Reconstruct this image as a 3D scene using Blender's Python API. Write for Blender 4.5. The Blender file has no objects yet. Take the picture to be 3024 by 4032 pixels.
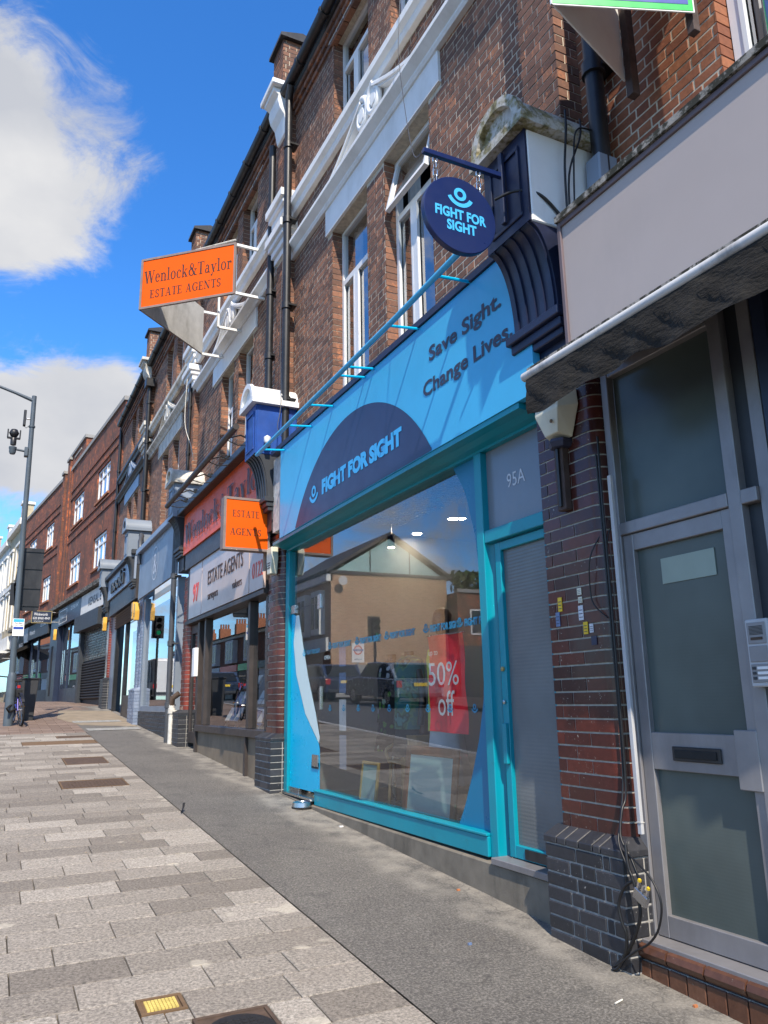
import bpy, bmesh, math, random
from mathutils import Matrix, Vector
RNG = random.Random(11)
SC = bpy.context.scene
COL = SC.collection
# ------------------------------------------------------------------ camera, sky, sun, exposure
PITCH, ROLL, YAW = math.radians(13.515), math.radians(-1.027), math.radians(26.53)
FPX = 3073.17                       # focal length in pixels of the 3024 x 4032 photograph
EYE = 1.53
def cam_axes():
    fw = Vector((math.sin(YAW), math.cos(YAW), 0)); rt = Vector((math.cos(YAW), -math.sin(YAW), 0)); up = Vector((0, 0, 1))
    f2 = math.cos(PITCH)*fw + math.sin(PITCH)*up; u2 = -math.sin(PITCH)*fw + math.cos(PITCH)*up
    return math.cos(ROLL)*rt + math.sin(ROLL)*u2, -math.sin(ROLL)*rt + math.cos(ROLL)*u2, f2
CR, CU, CF = cam_axes()
cam_d = bpy.data.cameras.new('camera'); cam = bpy.data.objects.new('camera', cam_d); COL.objects.link(cam)
cam.matrix_world = Matrix(((CR.x, CU.x, -CF.x, 0), (CR.y, CU.y, -CF.y, 0), (CR.z, CU.z, -CF.z, EYE), (0, 0, 0, 1)))
cam_d.sensor_fit = 'VERTICAL'; cam_d.sensor_height = 36; cam_d.sensor_width = 27
cam_d.lens = FPX/4032*36; cam_d.clip_start = 0.05; cam_d.clip_end = 3000
SC.camera = cam
def pxdir(x, y):
    return (CF + CR*((x-1512)/FPX) - CU*((y-2016)/FPX)).normalized()

SUN = Vector((0.30, 1.0, -1.14)).normalized()      # direction the light travels
sun_el = math.asin(-SUN.z)
sun_az = math.atan2(-SUN.x, -SUN.y)                 # compass style angle of the sun, from +Y towards +X
sd = bpy.data.lights.new('sun', 'SUN'); sun = bpy.data.objects.new('sun', sd); COL.objects.link(sun)
sd.energy = 4.3; sd.angle = math.radians(0.53); sd.color = (1.0, 0.90, 0.76)
sun.rotation_euler = SUN.to_track_quat('-Z', 'Y').to_euler(); sun.location = (-20, -60, 70)

wd = bpy.data.worlds.new('World'); SC.world = wd; wd.use_nodes = True
def build_world():
    nt = wd.node_tree; nt.nodes.clear(); N = nt.nodes.new; L = nt.links.new
    out = N('ShaderNodeOutputWorld'); bg = N('ShaderNodeBackground'); bg.inputs[1].default_value = 0.15
    sky = N('ShaderNodeTexSky'); sky.sky_type = 'NISHITA'; sky.sun_disc = False
    sky.sun_elevation = sun_el; sky.sun_rotation = sun_az; sky.altitude = 50; sky.air_density = 1.0; sky.dust_density = 0.4; sky.ozone_density = 2.5
    tc = N('ShaderNodeTexCoord')
    def math_(op, a, b=None, clamp=False):
        n = N('ShaderNodeMath'); n.operation = op; n.use_clamp = clamp
        for i, q in enumerate((a, b)):
            if q is None: continue
            if isinstance(q, (int, float)): n.inputs[i].default_value = q
            else: L(q, n.inputs[i])
        return n.outputs[0]
    n1 = N('ShaderNodeTexNoise'); n1.inputs['Scale'].default_value = 2.6; n1.inputs['Detail'].default_value = 9; n1.inputs['Roughness'].default_value = 0.62
    n1.inputs['Distortion'].default_value = 0.55
    mp = N('ShaderNodeMapping'); mp.inputs['Scale'].default_value = (1, 1, 1.5); mp.inputs['Location'].default_value = (0.3, 1.7, 0.2)
    L(tc.outputs['Generated'], mp.inputs[0]); L(mp.outputs[0], n1.inputs['Vector'])
    bias = None
    # broad cloud masses (positive) and open blue (negative); noise alone shapes the rest of the sky
    for (x, y, s, a) in ((90, 250, 9, .36), (240, 720, 6.5, .30), (120, 1560, 5, .34), (400, 1580, 3.5, .2), (40, 1800, 5, .25),
                         (950, 300, 10, -.5), (620, 1180, 5, -.3), (120, 1290, 3.4, -.36), (1300, -500, 20, -.2), (40, 2080, 3.2, -.22)):
        d = pxdir(x, y); v = N('ShaderNodeVectorMath'); v.operation = 'DOT_PRODUCT'; v.inputs[1].default_value = d
        L(tc.outputs['Generated'], v.inputs[0])
        mr = N('ShaderNodeMapRange'); mr.interpolation_type = 'SMOOTHSTEP'
        mr.inputs[1].default_value = math.cos(math.radians(s*1.7)); mr.inputs[2].default_value = 1; mr.inputs[3].default_value = 0; mr.inputs[4].default_value = a
        L(v.outputs['Value'], mr.inputs[0])
        bias = mr.outputs[0] if bias is None else math_('ADD', bias, mr.outputs[0])
    n3 = N('ShaderNodeTexNoise'); n3.inputs['Scale'].default_value = 9; n3.inputs['Detail'].default_value = 8; n3.inputs['Roughness'].default_value = .68; n3.inputs['Distortion'].default_value = .8; L(mp.outputs[0], n3.inputs['Vector'])
    mixn = math_('ADD', math_('MULTIPLY', n1.outputs[0], 1.15), math_('MULTIPLY', math_('SUBTRACT', n3.outputs[0], .5), .7))
    dens = math_('ADD', math_('SUBTRACT', mixn, .045), bias)
    r = N('ShaderNodeMapRange'); r.interpolation_type = 'SMOOTHSTEP'; r.inputs[1].default_value = 0.43; r.inputs[2].default_value = 0.74
    L(dens, r.inputs[0])
    fac = math_('POWER', r.outputs[0], 1.15)
    # cloud shading: thick parts go greyish, edges bright
    n2 = N('ShaderNodeTexNoise'); n2.inputs['Scale'].default_value = 5; n2.inputs['Detail'].default_value = 6; L(mp.outputs[0], n2.inputs['Vector'])
    cr = N('ShaderNodeValToRGB'); e = cr.color_ramp.elements
    e[0].position = 0.36; e[0].color = (2.45, 2.55, 2.8, 1); e[1].position = 0.66; e[1].color = (3.4, 3.4, 3.45, 1)
    L(n2.outputs[0], cr.inputs[0])
    sat = N('ShaderNodeHueSaturation'); sat.inputs['Saturation'].default_value = 1.25; sat.inputs['Value'].default_value = 1.0; L(sky.outputs[0], sat.inputs['Color'])
    mx = N('ShaderNodeMix'); mx.data_type = 'RGBA'
    tn = N('ShaderNodeMix'); tn.data_type = 'RGBA'; tn.blend_type = 'MULTIPLY'; tn.inputs['Factor'].default_value = 1; tn.inputs['B'].default_value = (.66, .97, 1.24, 1); L(sat.outputs[0], tn.inputs['A'])
    L(fac, mx.inputs['Factor']); L(tn.outputs['Result'], mx.inputs['A']); L(cr.outputs[0], mx.inputs['B'])
    L(mx.outputs['Result'], bg.inputs[0]); L(bg.outputs[0], out.inputs[0])
build_world()
SC.view_settings.view_transform = 'Standard'; SC.view_settings.look = 'None'; SC.view_settings.gamma = 1; SC.view_settings.exposure = 0.68
SC.render.engine = 'CYCLES'
SC.cycles.max_bounces = 8; SC.cycles.transparent_max_bounces = 16; SC.cycles.glossy_bounces = 4; SC.cycles.diffuse_bounces = 3
SC.cycles.use_denoising = True; SC.cycles.caustics_reflective = False; SC.cycles.caustics_refractive = False

# ------------------------------------------------------------------ ground profile
SLOPE = 0.058
def gz(y):
    return SLOPE*y if y < 24 else 1.392 + 0.36*(1-math.exp(-(y-24)*SLOPE/0.36))

# ------------------------------------------------------------------ mesh helpers
class MB:
    def __init__(s): s.v = []; s.f = []; s.r = []
    def add(s, vs, fs, r=0.0):
        o = len(s.v); s.v += [tuple(p) for p in vs]; s.f += [tuple(i+o for i in f) for f in fs]; s.r += [r]*len(fs); return s
    def box(s, x0, x1, y0, y1, z0, z1, r=0.0):
        return s.add([(x0,y0,z0),(x1,y0,z0),(x1,y1,z0),(x0,y1,z0),(x0,y0,z1),(x1,y0,z1),(x1,y1,z1),(x0,y1,z1)],
                     [(0,3,2,1),(4,5,6,7),(0,1,5,4),(1,2,6,5),(2,3,7,6),(3,0,4,7)], r)
    def prism(s, pts, axis, a, b, r=0.0):
        """polygon pts extruded along axis: 'y' -> pts are (x,z); 'x' -> (y,z); 'z' -> (x,y)"""
        n = len(pts)
        def p(q, t): return (q[0], t, q[1]) if axis == 'y' else ((t, q[0], q[1]) if axis == 'x' else (q[0], q[1], t))
        vs = [p(q, a) for q in pts] + [p(q, b) for q in pts]
        fs = [tuple(range(n))[::-1], tuple(range(n, 2*n))] + [(i, (i+1) % n, (i+1) % n+n, i+n) for i in range(n)]
        return s.add(vs, fs, r)
    def quad(s, a, b, c, d, r=0.0): return s.add([a, b, c, d], [(0, 1, 2, 3)], r)
    def tube(s, path, rad, n=8, closed=False, flat=None):
        P = [Vector(p) for p in path]; m = len(P); rr = rad if isinstance(rad, (list, tuple)) else [rad]*m
        vs = []; prev = None
        for i in range(m):
            if closed: t = P[(i+1) % m]-P[i-1]
            else: t = P[min(i+1, m-1)]-P[max(i-1, 0)]
            t.normalize()
            if prev is None:
                a = Vector((0, 0, 1)) if abs(t.z) < .9 else Vector((1, 0, 0)); u = t.cross(a).normalized()
            else: u = (prev - t*prev.dot(t)).normalized()
            prev = u; w = t.cross(u)
            for k in range(n):
                an = 2*math.pi*k/n; vs.append(P[i]+(u*math.cos(an)+w*math.sin(an))*rr[i])
        fs = []
        for i in range(m if closed else m-1):
            j = (i+1) % m
            for k in range(n): fs.append((i*n+k, i*n+(k+1) % n, j*n+(k+1) % n, j*n+k))
        if not closed: fs += [tuple(range(n))[::-1], tuple(range((m-1)*n, m*n))]
        return s.add(vs, fs)
    def lathe(s, prof, c, n=16, sx=1, sy=1):
        vs = []; m = len(prof)
        for r, z in prof:
            for k in range(n):
                a = 2*math.pi*k/n; vs.append((c[0]+r*sx*math.cos(a), c[1]+r*sy*math.sin(a), c[2]+z))
        fs = [(i*n+k, i*n+(k+1) % n, (i+1)*n+(k+1) % n, (i+1)*n+k) for i in range(m-1) for k in range(n)]
        if prof[0][0] > 1e-6: fs.append(tuple(range(n))[::-1])
        if prof[-1][0] > 1e-6: fs.append(tuple(range((m-1)*n, m*n)))
        return s.add(vs, fs)
    def loft(s, secs, n=16, cap=True):
        """secs: (x,y,z,rx,ry) ellipses stacked"""
        vs = []
        for (x, y, z, rx, ry) in secs:
            for k in range(n):
                a = 2*math.pi*k/n; vs.append((x+rx*math.cos(a), y+ry*math.sin(a), z))
        m = len(secs)
        fs = [(i*n+k, i*n+(k+1) % n, (i+1)*n+(k+1) % n, (i+1)*n+k) for i in range(m-1) for k in range(n)]
        if cap: fs += [tuple(range(n))[::-1], tuple(range((m-1)*n, m*n))]
        return s.add(vs, fs)
    def mesh(s, name, mat, xf=None, smooth=False, bevel=0, orient=True):
        me = bpy.data.meshes.new(name)
        vs = [xf(p) for p in s.v] if xf else s.v
        me.from_pydata([tuple(p) for p in vs], [], s.f)
        if any(s.r):
            at = me.attributes.new('rnd', 'FLOAT', 'FACE'); at.data.foreach_set('value', s.r)
        if orient or bevel:
            bm = bmesh.new(); bm.from_mesh(me)
            if bevel:
                bmesh.ops.remove_doubles(bm, verts=bm.verts, dist=1e-5)
                bmesh.ops.bevel(bm, geom=list(bm.edges), offset=bevel, segments=1, affect='EDGES', clamp_overlap=True)
            bmesh.ops.recalc_face_normals(bm, faces=bm.faces); bm.to_mesh(me); bm.free()
        if mat: me.materials.append(MAT[mat])
        if smooth:
            me.polygons.foreach_set('use_smooth', [True]*len(me.polygons))
            me.set_sharp_from_angle(angle=math.radians(smooth if smooth > 1 else 40))
        return me
    def build(s, name, mat, parent=None, xf=None, smooth=False, bevel=0, label=None, kind=None, orient=True):
        o = bpy.data.objects.new(name, s.mesh(name, mat, xf, smooth, bevel, orient)); COL.objects.link(o)
        if parent: adopt(o, parent)
        if label: o['label'] = label
        if kind: o['kind'] = kind
        return o
def adopt(o, parent):
    o.parent = parent
    w = Matrix.Identity(4); p = parent
    chain = []
    while p: chain.append(p); p = p.parent
    for q in reversed(chain): w = w @ q.matrix_parent_inverse @ q.matrix_basis if q.parent else q.matrix_basis.copy()
    o.matrix_parent_inverse = w.inverted()
def thing(name, label, cat, loc, group=None):
    o = bpy.data.objects.new(name, None); COL.objects.link(o); o.location = loc; o.empty_display_size = .2
    o['label'] = label; o['category'] = cat
    if group: o['group'] = group
    return o
def tag(o, label, cat, group=None):
    o['label'] = label; o['category'] = cat
    if group: o['group'] = group
    return o
def bx(name, mat, parent, x0, x1, y0, y1, z0, z1, bevel=0, xf=None, label=None):
    return MB().box(x0, x1, y0, y1, z0, z1).build(name, mat, parent, xf=xf, bevel=bevel, label=label)

# ------------------------------------------------------------------ materials
MAT = {}
class NT:
    def __init__(s, name):
        m = bpy.data.materials.new(name); m.use_nodes = True; s.m = m; s.t = m.node_tree; s.t.nodes.clear()
        s.out = s.n('ShaderNodeOutputMaterial'); s.b = s.n('ShaderNodeBsdfPrincipled'); s.l(s.b.outputs[0], s.out.inputs[0]); MAT[name] = m
    def n(s, t, **k):
        q = s.t.nodes.new(t)
        for a, b in k.items():
            if a in q.inputs: q.inputs[a].default_value = b
            else: setattr(q, a, b)
        return q
    def l(s, a, b): s.t.links.new(a, b)
    def mix(s, f, a, b, mode='MIX'):
        q = s.n('ShaderNodeMix'); q.data_type = 'RGBA'; q.blend_type = mode
        for key, v in (('Factor', f), ('A', a), ('B', b)):
            if isinstance(v, (int, float)): q.inputs[key].default_value = v
            elif isinstance(v, tuple): q.inputs[key].default_value = (*v, 1)[:4]
            else: s.l(v, q.inputs[key])
        return q.outputs['Result']
    def math(s, op, a, b=None, clamp=False):
        q = s.n('ShaderNodeMath'); q.operation = op; q.use_clamp = clamp
        for i, v in enumerate((a, b)):
            if v is None: continue
            if isinstance(v, (int, float)): q.inputs[i].default_value = v
            else: s.l(v, q.inputs[i])
        return q.outputs[0]
    def pos(s):
        if not hasattr(s, '_p'): s._p = s.n('ShaderNodeNewGeometry').outputs['Position']
        return s._p
    def noise(s, scale, detail=4, rough=.55, vec=None, stretch=None):
        q = s.n('ShaderNodeTexNoise'); q.inputs['Scale'].default_value = scale; q.inputs['Detail'].default_value = detail; q.inputs['Roughness'].default_value = rough
        v = vec or s.pos()
        if stretch:
            mp = s.n('ShaderNodeMapping'); mp.inputs['Scale'].default_value = stretch; s.l(v, mp.inputs[0]); v = mp.outputs[0]
        s.l(v, q.inputs['Vector']); return q.outputs[0]
    def ramp(s, f, stops):
        q = s.n('ShaderNodeValToRGB'); e = q.color_ramp.elements
        while len(e) < len(stops): e.new(.5)
        for i, (p, c) in enumerate(stops): e[i].position = p; e[i].color = (*c, 1)[:4] if isinstance(c, tuple) else (c, c, c, 1)
        s.l(f, q.inputs[0]); return q.outputs[0]
    def bump(s, h, strength=.3, dist=.01):
        q = s.n('ShaderNodeBump'); q.inputs['Strength'].default_value = strength; q.inputs['Distance'].default_value = dist
        s.l(h, q.inputs['Height']); s.l(q.outputs[0], s.b.inputs['Normal'])
    def set(s, **k):
        for a, v in k.items():
            a = a.replace('_', ' ')
            if isinstance(v, (int, float)): s.b.inputs[a].default_value = v
            elif isinstance(v, tuple): s.b.inputs[a].default_value = (*v, 1)[:4]
            else: s.l(v, s.b.inputs[a])
        return s
def paint(name, col, rough=.5, var=.18, scale=6, bump=.06, metal=0, dirt=None, dirt_amt=.35, spec=.5, coat=0):
    t = NT(name); n = t.noise(scale, 6, .6)
    dk = tuple(c*(1-var) for c in col); lt = tuple(min(1, c*(1+var*.6)) for c in col)
    c = t.ramp(n, [(.3, dk), (.7, lt)])
    if dirt:
        s_ = t.noise(scale*.55, 7, .68, stretch=(1, 1, .35)); f = t.ramp(s_, [(.5, 0.0), (.72, 1.0)])
        c = t.mix(t.math('MULTIPLY', f, dirt_amt), c, dirt)
    t.set(Base_Color=c, Metallic=metal, Roughness=t.math('ADD', t.math('MULTIPLY', t.noise(scale*3, 4), .22), rough-.11, True))
    t.b.inputs['Specular IOR Level'].default_value = spec
    if coat: t.b.inputs['Coat Weight'].default_value = coat; t.b.inputs['Coat Roughness'].default_value = .12
    if bump: t.bump(t.noise(scale*14, 4), bump, .004)
    return t
def rnd_node(t):
    a = t.n('ShaderNodeAttribute'); a.attribute_name = 'rnd'; oi = t.n('ShaderNodeObjectInfo')
    return t.math('FRACT', t.math('ADD', a.outputs['Fac'], oi.outputs['Random']))
def brick_mat(name, stops, rough=.85, spall=None, coat=0, gloss_noise=False, soot=.0, fleck=None):
    t = NT(name); r = rnd_node(t); c = t.ramp(r, stops)
    n = t.noise(28, 5, .65); c = t.mix(.55, c, t.ramp(n, [(.3, .35), (.7, .95)]), 'MULTIPLY')
    if spall:
        w = t.noise(5.5, 6, .7); n3 = t.noise(40, 4, .6)
        f = t.ramp(t.math('ADD', t.math('MULTIPLY', w, .7), t.math('MULTIPLY', n3, .3)), [(.555, 0.0), (.60, 1.0)])
        c = t.mix(t.math('MULTIPLY', f, .85), c, spall)
    if soot:
        f = t.ramp(t.noise(.9, 5, .6, stretch=(1, 1, .5)), [(.42, 0.0), (.68, 1.0)]); c = t.mix(t.math('MULTIPLY', f, soot), c, (.035, .026, .022))
    if fleck:
        f = t.ramp(t.noise(70, 3, .6), [(.66, 0.0), (.70, 1.0)]); g = t.ramp(t.noise(6, 3), [(.5, 0.0), (.62, 1.0)]); c = t.mix(t.math('MULTIPLY', f, g), c, fleck)
    t.set(Base_Color=c, Roughness=rough)
    if coat: t.b.inputs['Coat Weight'].default_value = coat; t.b.inputs['Coat Roughness'].default_value = .12; t.b.inputs['Specular IOR Level'].default_value = .25
    t.bump(t.math('ADD', n, t.math('MULTIPLY', t.noise(7, 3), .6)), .35 if not coat else .12, .006)
    return t
def make_materials():
    brick_mat('brick', [(0, (.15, .075, .052)), (.35, (.205, .102, .068)), (.7, (.26, .125, .080)), (.88, (.33, .15, .09)), (1, (.40, .18, .10))], spall=(.46, .18, .085), soot=.35)
    brick_mat('brick_orange', [(0, (.27, .09, .045)), (.5, (.36, .12, .055)), (1, (.44, .165, .075))], soot=.25)
    brick_mat('brick_dark', [(0, (.14, .045, .025)), (.5, (.2, .06, .03)), (1, (.28, .085, .04))], soot=.4)
    brick_mat('glazed_brick', [(0, (.05, .015, .013)), (.5, (.075, .020, .015)), (1, (.13, .028, .017))], rough=.38, coat=.45, fleck=(.45, .42, .36))
    brick_mat('glazed_brick_red', [(0, (.17, .024, .014)), (.5, (.22, .030, .016)), (1, (.28, .04, .018))], rough=.34, coat=.6, fleck=(.45, .42, .36))
    brick_mat('blue_brick', [(0, (.020, .021, .025)), (.5, (.032, .033, .039)), (1, (.05, .05, .057))], rough=.48, fleck=(.3, .29, .27))
    brick_mat('blue_brick_light', [(0, (.06, .075, .11)), (.5, (.085, .10, .14)), (1, (.11, .13, .17))], rough=.4, coat=.2)
    brick_mat('painted_brick', [(0, (.21, .26, .36)), (1, (.29, .34, .44))], rough=.45)
    brick_mat('brown_tile', [(0, (.10, .045, .027)), (.5, (.14, .06, .035)), (1, (.18, .085, .05))], rough=.4, coat=.2, fleck=(.3, .26, .2))
    paint('mortar', (.58, .50, .39), .95, .3, 20, .3); paint('mortar_white', (.46, .435, .375), .9, .3, 22, .3); paint('mortar_dark', (.34, .325, .30), .95, .3, 22, .3)
    paint('white_paint', (.82, .82, .81), .5, .06, 4, .05, dirt=(.40, .37, .32), dirt_amt=.35)
    paint('white_clean', (.80, .80, .80), .35, .04, 4, .02)
    paint('old_white', (.62, .59, .53), .8, .25, 9, .3, dirt=(.16, .14, .11), dirt_amt=.8)
    t = paint('moss_white', (.60, .58, .54), .8, .2, 9, .3); f = t.ramp(t.noise(9, 7, .7), [(.42, 0.0), (.56, 1.0)])
    g = t.ramp(t.noise(25, 5), [(.35, (.10, .085, .035)), (.65, (.30, .26, .13))]); old = t.b.inputs['Base Color'].links[0].from_socket
    t.set(Base_Color=t.mix(f, old, g))
    t = paint('coping', (.33, .31, .28), .95, .3, 8, .4); f = t.ramp(t.noise(14, 8, .72), [(.42, 0.0), (.52, 1.0)]); old = t.b.inputs['Base Color'].links[0].from_socket
    t.set(Base_Color=t.mix(f, old, (.028, .028, .02)))
    paint('navy', (.010, .016, .048), .42, .35, 5, .1); paint('navy_sign', (.006, .017, .085), .32, .05, 3, .0)
    paint('blue_paint', (.016, .075, .33), .42, .3, 3, .12, dirt=(.01, .02, .06), dirt_amt=.6)
    paint('peeling', (.55, .54, .51), .8, .3, 12, .4, dirt=(.012, .02, .06), dirt_amt=.95)
    paint('teal', (.0, .26, .34), .36, .10, 2, .03, dirt=(.01, .12, .17), dirt_amt=.25); paint('sky_blue', (.06, .44, .74), .35, .06, 2, .02, dirt=(.05, .33, .56), dirt_amt=.3)
    paint('vinyl_cyan', (.0, .48, .78), .3, .04, 2, 0); paint('vinyl_dim', (.01, .19, .34), .4, .04, 2, 0); paint('vinyl_white', (.62, .76, .76), .4, .03, 2, 0); paint('vinyl_teal', (.0, .17, .32), .3, .05, 2, 0)
    paint('logo_blue', (.05, .42, .80), .4, .02, 2, 0); paint('sign_navy', (.022, .030, .085), .35, .06, 2, 0); paint('ink', (.03, .035, .07), .5, .05, 2, 0)
    paint('orange_sign', (.76, .10, .0), .5, .06, 1.5, 0, spec=.2); paint('orange_fascia', (.80, .10, .016), .4, .1, 1.5, 0, spec=.3); paint('sign_brown', (.055, .022, .012), .5, .1, 3, 0)
    paint('sign_frame', (.23, .17, .15), .6, .2, 8, .1); paint('sign_grey', (.52, .51, .49), .55, .2, 4, .05, dirt=(.12, .11, .09), dirt_amt=.6)
    paint('panel_pale', (.58, .45, .39), .35, .1, 2, 0, coat=.15); paint('sign_pale', (.48, .48, .49), .5, .1, 5, 0); paint('notice_pale', (.30, .36, .30), .5, .1, 5, 0); paint('grid_lens', (.30, .30, .29), .4, .3, 20, 0); paint('red_letter', (.75, .07, .04), .4, .05, 3, 0)
    paint('dark_brown', (.045, .036, .033), .45, .3, 5, .05); paint('taupe', (.20, .155, .105), .75, .25, 3, .15, dirt=(.06, .05, .04), dirt_amt=.6)
    paint('black_metal', (.013, .013, .015), .42, .3, 8, .05, dirt=(.10, .10, .10), dirt_amt=.25); paint('black_rubber', (.012, .012, .012), .8, .2, 8, .1); paint('black_cable', (.008, .008, .009), .45, .1, 8, 0)
    paint('grey_pipe', (.055, .058, .066), .45, .2, 5, .04); paint('blue_grey', (.20, .235, .285), .42, .1, 2, .03, dirt=(.07, .09, .12), dirt_amt=.3); paint('blue_grey_light', (.24, .29, .37), .4, .1, 3, .03)
    paint('charcoal', (.032, .036, .043), .5, .2, 4, .05); paint('dark_navy_front', (.018, .027, .055), .4, .15, 3, .03)
    paint('fascia_taupe', (.45, .385, .355), .55, .05, 1.2, .02, dirt=(.30, .26, .245), dirt_amt=.4); paint('fascia_edge', (.15, .11, .115), .5, .15, 4, .03)
    paint('aluminium', (.27, .26, .265), .42, .14, 4, .04, metal=.35, dirt=(.12, .11, .11), dirt_amt=.45); paint('chrome', (.62, .62, .62), .14, .05, 4, 0, metal=1); paint('steel', (.5, .5, .5), .28, .1, 6, 0, metal=1)
    t = paint('awning_cloth', (.013, .0105, .008), .95, .4, 14, 0, dirt=(.035, .03, .022), dirt_amt=.45); t.bump(t.math('ADD', t.noise(22, 5, .6, stretch=(1, .8, 2.2)), t.math('MULTIPLY', t.noise(90, 3), .15)), .55, .02)
    paint('awning_bar', (.60, .59, .58), .45, .1, 5, .05, dirt=(.03, .03, .025), dirt_amt=.75)
    paint('wood', (.075, .05, .045), .8, .35, 12, .2); paint('pale_wood', (.42, .30, .15), .45, .2, 8, .05); paint('brown_wood', (.15, .06, .028), .4, .25, 8, .05); paint('gold', (.42, .32, .12), .4, .2, 9, .05, metal=.3)
    paint('cardboard', (.30, .19, .09), .85, .15, 5, .05)
    paint('plaster_room', (.26, .27, .28), .8, .06, 2, 0); paint('room_dark', (.035, .04, .042), .85, .2, 2, 0); paint('ceiling_dim', (.14, .15, .16), .8, .05, 2, 0); paint('floor_wood', (.11, .085, .06), .5, .3, 5, 0)  # shade put into the ceiling colour so window reflections stay clear
    paint('curtain', (.50, .50, .50), .9, .15, 9, .1); paint('sky_panel', (.33, .52, .50), .4, .15, 2, 0)
    paint('red_poster', (.85, .02, .04), .35, .1, 3, .1); paint('poster_white', (.82, .80, .78), .5, .03, 3, 0); paint('yellow_cloth', (.66, .72, .12), .9, .1, 9, .2); paint('white_cloth', (.60, .62, .66), .9, .1, 9, .2)
    paint('skin_black', (.012, .012, .013), .35, .1, 5, 0)
    t = NT('floral_cloth'); a = t.n('ShaderNodeTexVoronoi'); a.inputs['Scale'].default_value = 15; t.l(t.pos(), a.inputs['Vector'])
    c = t.ramp(a.outputs['Color'], [(.0, (.008, .008, .01)), (.52, (.01, .01, .012)), (.56, (.05, .16, .02)), (.74, (.12, .28, .04)), (.80, (.45, .45, .5)), (1, (.6, .6, .66))]); t.set(Base_Color=t.mix(t.ramp(a.outputs['Distance'], [(.35, 0.0), (.5, 1.0)]), c, (.008, .008, .01)), Roughness=.9)
    t = NT('camo_cloth'); c = t.ramp(t.noise(7, 2), [(.42, (.03, .16, .17)), (.5, (.10, .24, .13)), (.58, (.03, .07, .05)), (.64, (.08, .26, .25))]); t.set(Base_Color=c, Roughness=.9)
    paint('red_sticker', (.6, .04, .04), .5, .1, 5, 0); paint('yellow_sticker', (.75, .50, .02), .5, .1, 5, 0); paint('white_sticker', (.6, .62, .66), .5, .15, 30, 0); paint('blue_sticker', (.15, .22, .38), .5, .2, 30, 0)
    paint('alarm_cream', (.68, .66, .52), .4, .1, 5, .02, dirt=(.4, .37, .27), dirt_amt=.5); paint('alarm_yellow', (.78, .43, .07), .4, .1, 5, 0); paint('blue_stripe', (.05, .2, .6), .4, .1, 5, 0)
    paint('board_green', (.02, .50, .10), .35, .05, 4, 0); paint('board_blue', (.03, .07, .34), .35, .05, 4, 0)
    paint('iron', (.035, .033, .033), .6, .25, 20, .2, metal=.5); paint('rusty_iron', (.10, .065, .045), .75, .3, 20, .3, metal=.2); paint('yellow_cover', (.62, .48, .13), .6, .2, 20, .2); paint('brown_frame', (.15, .09, .045), .8, .2, 20, .2)
    paint('bike_purple', (.30, .26, .72), .35, .1, 5, 0); paint('bin_dark', (.03, .031, .034), .6, .2, 5, .05); paint('lamp_post', (.075, .095, .115), .4, .15, 5, .03, dirt=(.04, .05, .06), dirt_amt=.4)
    paint('amber', (.7, .25, .02), .3, .1, 5, 0); paint('red_reflector', (.4, .02, .02), .3, .1, 5, 0)
    paint('roof_slate', (.05, .048, .052), .7, .2, 5, .2); paint('stucco_white', (.72, .71, .67), .7, .08, 2, .1, dirt=(.4, .38, .33), dirt_amt=.4); paint('cream_stone', (.50, .42, .28), .8, .2, 3, .2, dirt=(.3, .25, .16), dirt_amt=.5)
    paint('terracotta', (.35, .13, .06), .8, .2, 6, .1); paint('car_blue', (.03, .05, .10), .25, .1, 2, 0, coat=1); paint('car_silver', (.32, .33, .35), .25, .1, 2, 0, coat=1, metal=.6); paint('car_white', (.7, .7, .7), .3, .05, 2, 0, coat=.6)
    paint('car_glass', (.015, .018, .02), .08, .1, 2, 0); paint('number_yellow', (.75, .52, .05), .5, .05, 2, 0); paint('hedge', (.05, .09, .02), .9, .5, 12, .5)
    # terrace bricks far away: joints in the material only
    for nm, ca, cb, mo, sw in (('far_brick', (.27, .072, .036), (.14, .042, .027), (.20, .12, .075), True), ('gable_brick', (.50, .29, .16), (.36, .20, .11), (.55, .43, .30), False), ('opp_brick', (.26, .085, .045), (.16, .055, .03), (.25, .18, .12), True)):
        t = NT(nm); sp = t.n('ShaderNodeSeparateXYZ'); t.l(t.pos(), sp.inputs[0]); cb_ = t.n('ShaderNodeCombineXYZ')
        t.l(t.math('ADD', sp.outputs[1], sp.outputs[0]), cb_.inputs[0]); t.l(sp.outputs[2], cb_.inputs[1])
        b = t.n('ShaderNodeTexBrick'); b.inputs['Scale'].default_value = 1; b.inputs['Brick Width'].default_value = .225; b.inputs['Row Height'].default_value = .075; b.inputs['Mortar Size'].default_value = .008; b.inputs['Bias'].default_value = -.1
        b.inputs['Color1'].default_value = (*ca, 1); b.inputs['Color2'].default_value = (*cb, 1); b.inputs['Mortar'].default_value = (*mo, 1); t.l(cb_.outputs[0], b.inputs['Vector'])
        c = b.outputs['Color']
        f = t.ramp(t.noise(1.1, 6, .65, stretch=(1, 1, .6)), [(.42, 0.0), (.66, 1.0)]); c = t.mix(t.math('MULTIPLY', f, .85 if sw else .3), c, (.085, .048, .036) if sw else (.30, .13, .06))
        f = t.ramp(t.noise(3.2, 7, .72), [(.55, 0.0), (.62, 1.0)]); c = t.mix(t.math('MULTIPLY', f, .8 if sw else .5), c, (.52, .15, .055) if sw else (.45, .26, .14))
        t.set(Base_Color=c, Roughness=.9); t.bump(t.math('SUBTRACT', 1, b.outputs['Fac']), .5, .01)
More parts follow.
